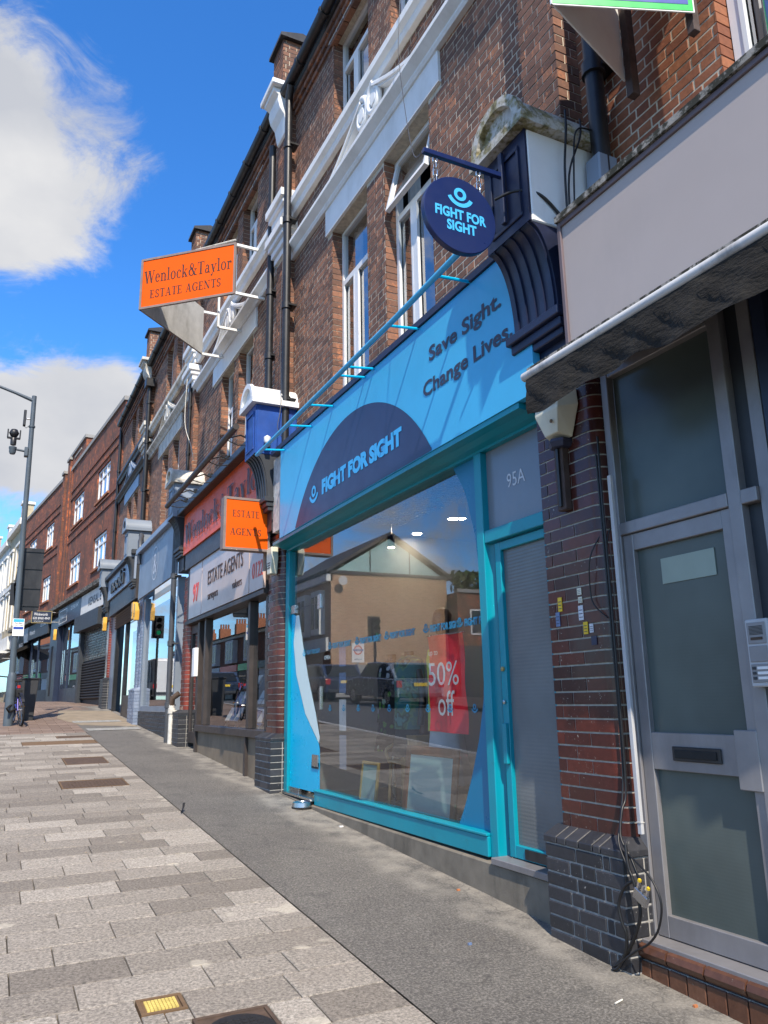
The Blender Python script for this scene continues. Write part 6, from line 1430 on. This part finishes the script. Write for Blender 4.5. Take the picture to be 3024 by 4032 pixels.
tr = thing('cable_trunking', 'pale plastic cable trunking up the side of the grey door frame', 'trunking', (3.07, 3.25, .8)); MB().box(3.06, 3.08, 3.245, 3.272, .835, 2.75).build('channel', 'sign_pale', tr, bevel=.002); MB().box(3.057, 3.083, 3.242, 3.275, .89, .895).build('joint_cover', 'sign_grey', tr)
def sticker(y, z, w, h, mat, label, text=None):
    o = MB().box(3.0445, 3.0482, y-w/2, y+w/2, z-h/2, z+h/2).build('sticker', mat); tag(o, label, 'sticker', 'stickers on the glazed brick pier')
    m = MB()
    for k in range(3): m.box(3.0436, 3.0443, y-w*.38, y+w*.38, z-h*.32+k*h*.24, z-h*.32+k*h*.24+h*.05)
    m.build('print', 'ink', o)
sticker(3.747, 2.069, .036, .085, 'yellow_sticker', 'torn orange and yellow sticker at the left of the glazed pier'); sticker(3.776, 1.982, .036, .085, 'blue_sticker', 'scraped blue sticker below the torn orange one'); sticker(3.566, 2.125, .036, .04, 'alarm_cream', 'upper of two faded cream stickers on the pier'); sticker(3.562, 2.075, .034, .035, 'alarm_cream', 'lower of two faded cream stickers on the pier')
sticker(3.564, 2.0, .04, .085, 'white_sticker', 'white sticker with dark print halfway up the pier'); sticker(3.533, 1.91, .036, .07, 'yellow_sticker', 'bright yellow sticker with red text on the pier'); sticker(3.484, 1.905, .03, .05, 'white_sticker', 'white sticker remnant right of the yellow one'); sticker(3.47, 1.835, .045, .05, 'ink', 'black and white sticker under the yellow one')
cable([(3.05, 9.02, 7.4), (3.02, 9.0, 6.2), (3.05, 9.02, 5.3), (2.97, 8.9, 4.9), (2.95, 8.7, 4.7)], .005, 'thin grey wire beside the downpipe above the blue fascia', 'grey_pipe')
# white wire and tangle on the estate agent side
cable([(3.05, 14.9, 7.9), (3.0, 14.7, 6.9), (3.05, 14.3, 6.3), (3.1, 14.25, 6.0)], .007, 'white wire dangling from the cornice past the blue-grey console', 'old_white')
alarm_a = alarm_box(3.03, 9.07, 3.20, 'alarm_cream', 'cream and red alarm box on the red brick pier beside the orange box sign', 1.0); 
cm = thing('cctv_camera', 'small white camera on the blue console beside the fascia', 'camera', (2.9, 9.02, 4.75)); MB().lathe([(.03, -.05), (.045, -.02), (.045, .03), (0, .06)], (2.88, 9.03, 4.75), 12).build('dome', 'white_clean', cm, smooth=40); MB().box(2.85, 2.91, 9.0, 9.098, 4.64, 4.70).build('mount', 'black_metal', cm)

# ------------------------------------------------------------------ inside the charity shop
def mannequin(x, y, h0, top_mat, top, low_mat, low, label, head=True):
    t = thing('mannequin', label, 'mannequin', (x, y, .5), 'dressed mannequins in the charity shop window')
    s = .92; b = MB()
    b.loft([(x, y, .5+1.02*s+h0, .12, .15), (x, y, .5+1.15*s+h0, .115, .13), (x, y, .5+1.33*s+h0, .12, .165), (x, y, .5+1.45*s+h0, .10, .19), (x, y, .5+1.50*s+h0, .06, .09), (x, y, .5+1.54*s+h0, .05, .05), (x, y, .5+1.62*s+h0, .05, .05)], 20)
    if head: b.loft([(x, y, .5+1.60*s+h0, .05, .045), (x-.01, y, .5+1.66*s+h0, .075, .06), (x-.01, y, .5+1.74*s+h0, .095, .075), (x, y, .5+1.81*s+h0, .095, .078), (x, y, .5+1.86*s+h0, .07, .06), (x, y, .5+1.88*s+h0, .02, .02)], 18)
    body = b.build('body', 'skin_black', t, smooth=60)
    a = MB()
    for sgn in (-1, 1): a.tube(smooth_path([(x, y+sgn*.18, .5+1.42*s+h0), (x+.01, y+sgn*.235, .5+1.15*s+h0), (x-.03, y+sgn*.25, .5+.86*s+h0)]), .035, 10)
    a.build('arms', 'skin_black', body, smooth=60)
    MB().loft([(x, y, top[0], .15, .20), (x, y, (top[0]+top[1])*.5, .14, .185), (x, y, top[1]-.14, .145, .205), (x, y, top[1]-.05, .12, .20), (x, y, top[1], .07, .09)], 24).build('garment', top_mat, t, smooth=60)
    k = MB(); n = 28; secs = []
    for i in range(9):
        z = low[1]-(low[1]-low[0])*i/8
        for q in range(n):
            an = 2*math.pi*q/n; r = 1+.09*(i/8)*math.sin(an*7); k.v.append((x+(.13+.05*i/8)*r*math.cos(an), y+(.17+.08*i/8)*r*math.sin(an), z))
    for i in range(8):
        for q in range(n): k.f.append((i*n+q, i*n+(q+1) % n, (i+1)*n+(q+1) % n, (i+1)*n+q)); k.r.append(0.0)
    k.build('skirt', low_mat, t, smooth=60)
    MB().lathe([(.18, 0), (.18, .015), (.02, .02), (.018, 1.0*s)], (x, y, .501), 16).build('stand', 'steel', t, smooth=40)
mannequin(3.78, 7.45, .0, 'floral_cloth', (1.30, 1.92), 'floral_cloth', (1.02, 1.36), 'mannequin in a black dress with white flowers and green leaves', head=False)
mannequin(3.72, 6.95, .0, 'camo_cloth', (1.25, 1.95), 'room_dark', (1.0, 1.3), 'mannequin in a loose teal and green patterned top', head=False)
mannequin(3.72, 6.28, .12, 'yellow_cloth', (1.25, 2.02), 'white_cloth', (.80, 1.3), 'black headed mannequin in a neon yellow shirt behind the red poster')
def poster():
    t = thing('sale_poster', 'red hanging poster reading up to 50% off inside the shop window', 'poster', (3.24, 5.4, 1.3))
    m = MB(); ny, nz = 14, 14; x0 = 3.20
    for i in range(ny+1):
        for k in range(nz+1):
            y = 5.66-.56*i/ny; z = 1.28+.75*k/nz-.012*i/ny
            m.v.append((x0+.012*math.sin(i*.55+k*.15)+.008*math.sin(k*.7), y, z))
    for i in range(ny):
        for k in range(nz): a = i*(nz+1)+k; m.f.append((a, a+nz+1, a+nz+2, a+1)); m.r.append(0.0)
    p = m.build('sheet', 'red_poster', t, smooth=60, orient=False)
    e = x0-.024
    lettering('up to', 'poster_white', p, (e, 5.60, 1.855), FU, FV, .145, .05); lettering('50%', 'poster_white', p, (e, 5.61, 1.63), FU, FV, .46, .18, bold=-.0); lettering('off', 'poster_white', p, (e, 5.47, 1.40), FU, FV, .25, .19)
    MB().tube([(3.205, 5.67, 2.03), (3.205, 5.09, 2.02)], .006, 6).build('hanging_rail', 'steel', t)
poster()
def carton():
    t = thing('display_box', 'tall brown cardboard display box carrying a handbag', 'box', (3.75, 6.78, .5)); MB().box(3.6, 3.92, 6.62, 6.95, .5, 1.20).build('carton', 'cardboard', t, bevel=.006); MB().box(3.598, 3.6, 6.77, 6.80, .55, 1.15).build('tape', 'pale_wood', t)
carton()
hb = thing('handbag', 'small dark handbag standing on the cardboard box', 'bag', (3.75, 6.78, 1.201)); MB().add([(3.70, 6.69, 1.202), (3.82, 6.69, 1.202), (3.82, 6.86, 1.202), (3.70, 6.86, 1.202), (3.73, 6.71, 1.34), (3.79, 6.71, 1.34), (3.79, 6.84, 1.34), (3.73, 6.84, 1.34)], [(0, 3, 2, 1), (4, 5, 6, 7), (0, 1, 5, 4), (1, 2, 6, 5), (2, 3, 7, 6), (3, 0, 4, 7)]).build('body', 'brown_wood', hb, bevel=.015); MB().tube([(3.76, 6.73+.09*k/8, 1.33+.09*math.sin(math.pi*k/8)) for k in range(9)], .007, 6).build('handle', 'brown_wood', hb)
def pic_frame(x, y0, y1, z0, z1, w, mat, fill, label, lean=.12):
    t = thing('picture_frame', label, 'picture frame', (x, (y0+y1)/2, z0), 'picture frames leaning in the window')
    xf = lambda p: (x+(p[2]-z0)*lean+p[0], p[1], p[2])
    m = MB(); m.box(0, .03, y0, y0+w, z0, z1); m.box(0, .03, y1-w, y1, z0, z1); m.box(.001, .029, y0+w, y1-w, z0, z0+w); m.box(.001, .029, y0+w, y1-w, z1-w, z1); m.build('frame', mat, t, xf=xf, bevel=.006)
    MB().box(.012, .018, y0+w, y1-w, z0+w, z1-w).build('picture', fill, t, xf=xf)
pic_frame(3.42, 7.18, 7.56, .50, .93, .028, 'gold', 'sky_panel', 'thin gold frame leaning at the left of the window'); pic_frame(3.42, 5.72, 6.62, .50, 1.12, .075, 'brown_wood', 'sky_panel', 'big brown wooden frame with a pale blue picture in the window')
def chair():
    x, y = 3.80, 7.05; t = thing('chair', 'bentwood chair with pale curved frame behind the gold picture frame', 'chair', (x, y, .5))
    MB().box(x-.2, x+.2, y-.2, y+.2, .92, .95).build('seat', 'pale_wood', t, bevel=.012)
    for sx in (-1, 1):
        for sy in (-1, 1): MB().tube([(x+sx*.19, y+sy*.19, .5), (x+sx*.17, y+sy*.17, .92)], .016, 8).build('leg', 'pale_wood', t, smooth=40)
    for sy in (-1, 1): MB().tube(smooth_path([(x-.17, y+sy*.18, .92), (x-.2, y+sy*.2, 1.05), (x+.0, y+sy*.2, 1.13), (x+.18, y+sy*.19, 1.25), (x+.2, y+sy*.18, 1.4)]), .017, 8).build('arm', 'pale_wood', t, smooth=40)
    MB().box(x+.19, x+.21, y-.18, y+.18, 1.22, 1.4).build('backrest', 'pale_wood', t, bevel=.006)
chair()
def ceiling_light(x, y, i):
    t = thing('ceiling_light', ('recessed ceiling downlight nearest the glass', 'recessed ceiling downlight in the middle of the shop', 'recessed ceiling downlight deeper in the shop')[i], 'light', (x, y, 3.6), 'ceiling lights in the charity shop')
    MB().lathe([(.06, 0), (.085, 0), (.085, .012), (.06, .012)], (x, y, 3.606), 20).build('trim', 'white_clean', t); MB().lathe([(0, 0), (.058, 0)], (x, y, 3.6045), 20).build('lamp', 'lamp_glow', t, orient=False)
for i, (x, y) in enumerate(((4.78, 7.74), (4.79, 8.65), (6.2, 7.0))): ceiling_light(x, y, i)
def track_spot(x, y, i):
    t = thing('track_spotlight', ('navy spotlight hanging at the middle of the ceiling grid', 'navy spotlight hanging near the right of the window')[i], 'light', (x, y, 3.5), 'spotlights on the ceiling grid')
    MB().tube([(x, y, 3.56), (x, y, 3.40)], .01, 8).build('stem', 'steel', t); MB().lathe([(.0, .15), (.045, .15), (.045, 0), (.035, 0)], (x, y, 3.26), 18).build('can', 'navy_sign', t, smooth=40); MB().lathe([(0, 0), (.034, 0)], (x, y, 3.2585), 16).build('lamp', 'lamp_glow', t, orient=False)
track_spot(4.08, 8.0, 0); track_spot(4.06, 6.40, 1)
gr_ = MB()
for k in range(30): gr_.box(3.63, 4.26, 5.8+k*.078, 5.804+k*.078, 3.55, 3.554)
for k in range(9): gr_.box(3.63+k*.078, 3.634+k*.078, 5.8, 8.1, 3.554, 3.558)
tag(gr_.build('ceiling_grid', 'steel'), 'wire mesh grid hanging below the charity shop ceiling', 'grid')
def clothes_rail():
    t = thing('clothes_rail', 'long rail of dark clothes at the back of the charity shop', 'rail', (6.2, 6.0, .5)); MB().tube([(6.2, 4.9, 2.0), (6.2, 7.4, 2.0)], .016, 8).tube([(6.2, 4.95, .5), (6.2, 4.95, 2.0)], .016, 8).tube([(6.2, 7.35, .5), (6.2, 7.35, 2.0)], .016, 8).build('stand', 'steel', t)
    rr = random.Random(3)
    for k in range(22):
        y = 5.05+k*.105; MB().add([(5.98, y, 1.9), (6.42, y+.02, 1.9), (6.46, y+.03, 1.05-rr.random()*.2), (5.95, y+.01, 1.05), (5.98, y+.05, 1.9), (6.42, y+.07, 1.9), (6.46, y+.09, 1.05), (5.95, y+.07, 1.05)], [(0, 1, 2, 3), (7, 6, 5, 4), (0, 4, 5, 1), (3, 2, 6, 7), (0, 3, 7, 4), (1, 5, 6, 2)]).build('garment', rr.choice(('camo_cloth', 'room_dark', 'white_cloth', 'floral_cloth', 'red_sticker', 'blue_sticker')), t)
clothes_rail()
def station_sign(z, h, y, w, mat, label):
    o = MB().quad((3.158, y-w/2, z), (3.158, y+w/2, z), (3.158, y+w/2, z+h), (3.158, y-w/2, z+h)).build('window_notice', mat, orient=False); tag(o, label, 'notice', 'notices stuck inside the shop window'); return o
for z, h, mt, lb in ((1.86, .20, 'blue_sticker', 'topmost notice in the hanging column inside the window'), (1.60, .20, 'blue_sticker', 'second notice in the hanging column inside the window'), (1.24, .30, 'white_sticker', 'third and longest notice in the hanging column'), (.88, .32, 'blue_grey_light', 'lowest notice in the hanging column inside the window')): station_sign(z, h, 7.32, .17, mt, lb)

# ------------------------------------------------------------------ the other side of the street (seen in the windows)
def gable_house():
    x0, x1, y, ze, zp = -16.2, -9.2, 37.4, 8.1, 10.2; t = thing('gable_house', 'buff brick gable end with pale green peak, mirrored in the blue shop window', 'house', ((x0+x1)/2, y+4, gz(y)))
    MB().box(x0, x1, y, y+9, 1.4, ze-.1).build('wall', 'gable_brick', t)
    g = MB().prism([(x0+.2, ze+.02), (x1-.2, ze+.02), ((x0+x1)/2, zp-.1)], 'y', y+.05, y+8.9).build('gable_panels', 'sky_panel', t)
    m = MB(); c = (x0+x1)/2
    for x in (c-1.2, c+1.2): m.box(x-.02, x+.02, y+.0, y+.05, ze, zp-.1-abs(x-c)*.55)
    m.build('panel_joints', 'charcoal', g)
    bx('gable_band', 'roof_slate', t, x0-.1, x1+.1, y-.06, y+.2, ze-.1, ze+.08)
    for (a, b) in (((x0-.3, ze-.1), (c, zp+.1)), ((x1+.3, ze-.1), (c, zp+.1))):
        MB().prism([(a[0], a[1]), (b[0], b[1]), (b[0], b[1]+.18), (a[0], a[1]+.18)], 'y', y-.15, y+9.1).build('roof', 'roof_slate', t)
    MB().lathe([(0, 0), (.3, .08), (.42, .16)], (0, 0, 0), 16).build('satellite_dish', 'sign_grey', t, xf=lambda p: (x1-.55+p[0]*.6, y-.25-p[2]*.6, 7.6+p[1]*.6), smooth=60)
    op = MB()
    bx('garden_wall', 'kerb_stone', t, x0, x1+.02, y-.25, y-.001, 1.5, 3.3)
    for k in range(4):
        yy = y+1.4+k*2.1; bx('bay', 'stucco_white', t, x1-.1, x1+.35, yy-.6, yy+.6, 4.9, 7.2)
        for q in (-.3, .3): bx('pane', 'car_glass', t, x1+.35, x1+.36, yy+q-.22, yy+q+.22, 5.2, 6.9)
    bx('shop_fascia', 'stucco_white', t, x1-.1, x1+.2, y+.2, y+8.8, 4.0, 4.7)
    bx('eaves_cornice', 'stucco_white', t, x1-.1, x1+.25, y, y+9, ze-.5, ze-.12)
    for (a, b, z) in ((-14.2, -12.6, 5.5), (-10.8, -9.8, 5.4)): pass
gable_house()
def low_house():
    x0, x1, y = -25, -16.3, 36.5; t = thing('low_house', 'low red brick house with a hedge on its flat roof, mirrored beside the gable', 'house', ((x0+x1)/2, y+4, gz(y))); MB().box(x0, x1, y, y+8, 1.4, 7.2).build('wall', 'opp_brick', t)
    bx('parapet', 'kerb_stone', t, x0-.05, x1, y-.08, y+.3, 7.2, 7.4); rr = random.Random(4); h = MB()
    for k in range(600):
        c = Vector((rr.uniform(x0+.5, x1-.3), y+rr.uniform(.3, 1.4), 7.4+rr.random()*1.1)); u = Vector((rr.uniform(-1, 1), rr.uniform(-1, 1), rr.uniform(-1, 1))).normalized()*.16; v = u.cross(Vector((rr.random(), rr.random(), rr.random()))).normalized()*.16
        h.quad(c-u-v, c+u-v, c+u+v, c-u+v)
    h.build('roof_hedge', 'hedge', t, orient=False)
    for x in (-17.6, -20, -22.4):
        w = MB().box(x-.5, x+.5, y-.04, y-.001, 4.9, 6.3).build('window', 'white_clean', t); MB().quad((x-.42, y-.045, 4.98), (x+.42, y-.045, 4.98), (x+.42, y-.045, 6.22), (x-.42, y-.045, 6.22)).build('pane', 'car_glass', w, orient=False)
    bx('shop_strip', 'charcoal', t, x0, x1, y-.1, y-.002, 1.5, 4.3)
low_house()
def opp_terrace():
    y = 48
    for i in range(9):
        L = 6.4; X = -15; rf = 7.7+.03*i; t = thing('opposite_house', ('red brick terrace house across the street, ' + ('first', 'second', 'third', 'fourth', 'fifth', 'sixth', 'seventh', 'eighth', 'ninth')[i] + ' from the gable end'), 'house', (X-3, y+L/2, gz(y)), 'terrace houses across the street')
        MB().box(X-6, X, y, y+L-.02, 1.4, rf).build('wall', 'opp_brick', t)
        bx('shopfront', ('charcoal', 'dark_navy_front', 'stucco_white', 'taupe')[i % 4], t, X-.2, X+.25, y+.2, y+L-.2, 1.5, 4.4); bx('fascia', ('red_poster', 'stucco_white', 'dark_navy_front', 'board_green')[i % 4], t, X-.2, X+.35, y+.2, y+L-.2, 4.4, 5.0)
        bx('bay', 'stucco_white', t, X-.2, X+.5, y+1.2, y+3.9, 5.2, 7.4)
        for q in (1.5, 2.4, 3.3): bx('pane', 'car_glass', t, X+.5, X+.51, y+q-.3, y+q+.3, 5.5, 7.2)
        MB().prism([(X+.6, rf), (X-3, rf+1.1), (X-6.2, rf)], 'y', y, y+L-.02).build('roof', 'roof_slate', t); bx('cornice', 'stucco_white', t, X-.1, X+.3, y, y+L-.03, rf-.25, rf-.001)
        bx('chimney', 'terracotta', t, X-2.4, X-1.2, y-.35, y+.35, rf+.4, rf+1.6)
        for k in range(4): MB().lathe([(.12, 0), (.10, .45), (.13, .5)], (X-2.2+k*.28, y, rf+1.6), 10).build('chimney_pot', 'terracotta', t)
        y += L
opp_terrace()
def traffic_light(x, y, label, h=3.1, face=-1):
    g = gz(y); t = thing('traffic_light', label, 'traffic light', (x, y, g), 'traffic signals mirrored in the windows')
    MB().tube([(x, y, g-.1), (x, y, g+h)], .057, 12).build('pole', 'black_metal', t, smooth=40)
    z = g+h-.75; MB().prism([(x-.28, z-.1), (x+.28, z-.1), (x+.28, z+.95), (x-.28, z+.95)], 'y', y-face*.0+.06, y+.075).build('backing_board', 'black_rubber', t); MB().box(x-.15, x+.15, y-.17, y+.058, z, z+.86).build('head', 'black_rubber', t, bevel=.01)
    for k, mt in enumerate(('signal_green', 'car_glass', 'car_glass')):
        zc = z+.15+k*.28; MB().lathe([(0, 0), (.10, 0)], (0, 0, 0), 18).build('lens', mt, t, xf=lambda p, zc=zc: (x+p[0], y-.173, zc+p[1]), orient=False)
        v = MB()
        for a in range(-100, 101, 20): pass
        pts = [(x+.12*math.cos(math.radians(a)), zc+.12*math.sin(math.radians(a))) for a in range(-20, 201, 20)]
        for p, q in zip(pts[:-1], pts[1:]): v.quad((p[0], y-.17, p[1]), (q[0], y-.17, q[1]), (q[0], y-.33, q[1]), (p[0], y-.33, p[1]))
        v.build('visor', 'black_rubber', t, orient=False)
traffic_light(-7.75, 29.2, 'traffic signal on the far kerb, seen mirrored in the charity shop window'); traffic_light(-.55, 37.2, 'traffic signal on the near kerb, mirrored in the blue-grey shop window', h=3.6)
def car(x, y, mat, label, van=False, L=4.3, W=1.78, H=1.5, plate='V'):
    t = thing('parked_car' if not van else 'parked_van', label, 'car' if not van else 'van', (x, y, gz(y)-.125), 'vehicles on the road')
    g = lambda p: (x+p[0], y+p[1], gz(y+p[1])-.125+p[2]); hw = W/2
    side = [(-L/2, .35), (-L/2+.02, .85), (-L/2+.25, .95), (-L/2+.75, H-.03), (-L/2+1.5, H), (L/2-1.9, H-.03), (L/2-1.15, .98), (L/2-.25, .85), (L/2, .62), (L/2, .3)] if not van else [(-L/2, .3), (-L/2, H-.1), (-L/2+.15, H), (L/2-1.4, H), (L/2-.75, 1.15), (L/2-.1, .95), (L/2, .4)]
    m = MB(); n = len(side); secs = ((-hw, .0), (-hw*.98, 1.0), (hw*.98, 1.0), (hw, 0))
    m.prism(side, 'x', -hw*.93, hw*.93); m.prism([(a, b) for a, b in side if b <= .99]+([] if not van else [(L/2-1.4, H-.1), (-L/2, H-.12)])[:0], 'x', -hw, hw)
    b = m.build('body', mat, t, xf=g, bevel=.03)
    MB().add([(-hw*.8, -L/2+.28, .98), (hw*.8, -L/2+.28, .98), (hw*.72, -L/2+.70, H-.10), (-hw*.72, -L/2+.70, H-.10)], [(0, 1, 2, 3)]).build('rear_window', 'car_glass', t, xf=lambda p: g((p[0], p[1]-.03, p[2]+.02)), orient=False)
    for s in (-1, 1):
        MB().add([(s*hw*.94, -L/2+.6, 1.0), (s*hw*.94, L/2-1.4, 1.0), (s*hw*.94, L/2-2.0, H-.12), (s*hw*.94, -L/2+.95, H-.12)], [(0, 1, 2, 3)]).build('side_window', 'car_glass', t, xf=g, orient=False)
        MB().box(s*hw*.9-.1, s*hw*.9+.1, -L/2-.012, -L/2+.06, .68, .9).build('tail_light', 'red_reflector', t, xf=g)
        for yy in (-L/2+.75, L/2-.8):
            w = MB().lathe([(0, -.1), (.30, -.1), (.32, -.06), (.32, .06), (.30, .1), (0, .1)], (0, 0, 0), 24).build('wheel', 'black_rubber', t, xf=lambda p, s=s, yy=yy: g((s*(hw-.1)+p[2], yy+p[0], .32+p[1])), smooth=40)
            MB().lathe([(0, .105), (.2, .105), (.21, .1)], (0, 0, 0), 20).build('rim', 'steel', w, xf=lambda p, s=s, yy=yy: g((s*(hw-.1+p[2]), yy+p[0], .32+p[1])))
    MB().box(-.26, .26, -L/2-.015, -L/2-.001, .72, .83).build('number_plate', 'number_yellow', t, xf=g)
    MB().box(-hw*.9, hw*.9, -L/2-.03, -L/2+.05, .36, .5).build('bumper', 'charcoal', t, xf=g, bevel=.02)
car(-6.55, 25.4, 'car_silver', 'silver hatchback parked across the road, mirrored in the charity shop window'); car(-6.5, 31.4, 'car_blue', 'dark blue hatchback parked ahead of the silver one'); car(-2.2, 44, 'car_white', 'white van mirrored in the blue-grey shop window', van=True, L=4.9, W=1.95, H=2.2); car(-4.6, 42.5, 'car_blue', 'dark car in the far lane, mirrored in the agent window')

def station_board():
    x, y = -7.8, 31.0; g = gz(y); t = thing('station_sign', 'white board with orange ring across the road, mirrored in the shop window', 'sign', (x, y, g))
    MB().tube([(x, y+.04, g-.05), (x, y+.04, 3.95)], .04, 10).build('post', 'steel', t)
    b = MB().box(x-.29, x+.29, y-.02, y, 3.10, 3.92).build('board', 'poster_white', t); m = MB()
    for poly in arc(0, 0, .20, .20, 0, 360, .05, .05, 28): m.add([(x+p[0], y-.022, 3.62+p[1]) for p in poly], [(0, 1, 2, 3)])
    m.build('ring', 'orange_sign', b, orient=False); MB().box(x-.25, x+.25, y-.026, y-.023, 3.58, 3.66).build('bar', 'board_blue', b)
    lettering('OVERGROUND', 'white_clean', b, (x-.22, y-.027, 3.60), (1, 0, 0), FV, .44, .045, bold=.02); lettering('Kensal Rise', 'ink', b, (x-.17, y-.0215, 3.20), (1, 0, 0), FV, .34, .07)
station_board()
def back_shelves():
    t = thing('shelf_unit', 'tall shelves of bags and boxes on the back wall of the charity shop', 'shelves', (7.8, 6.8, .5)); rr = random.Random(9)
    for z in (.9, 1.35, 1.8, 2.25): MB().box(7.55, 7.95, 5.0, 8.6, z, z+.03).build('shelf', 'pale_wood', t)
    for y in (5.0, 6.2, 7.4, 8.57): MB().box(7.56, 7.95, y, y+.03, .5, 2.6).build('upright', 'pale_wood', t)
    for z in (.93, 1.38, 1.83):
        y = 5.08
        while y < 8.4:
            w = rr.uniform(.12, .3); h = rr.uniform(.15, .36)
            MB().add([(7.6, y, z), (7.85, y, z), (7.85, y+w, z), (7.6, y+w, z), (7.64, y+.02, z+h), (7.82, y+.02, z+h), (7.82, y+w-.02, z+h), (7.64, y+w-.02, z+h)], [(0, 3, 2, 1), (4, 5, 6, 7), (0, 1, 5, 4), (1, 2, 6, 5), (2, 3, 7, 6), (3, 0, 4, 7)]).build('item', rr.choice(('brown_wood', 'red_sticker', 'white_cloth', 'blue_sticker', 'yellow_cloth', 'cardboard', 'camo_cloth')), t, bevel=.01); y += w+rr.uniform(.03, .12)
back_shelves()
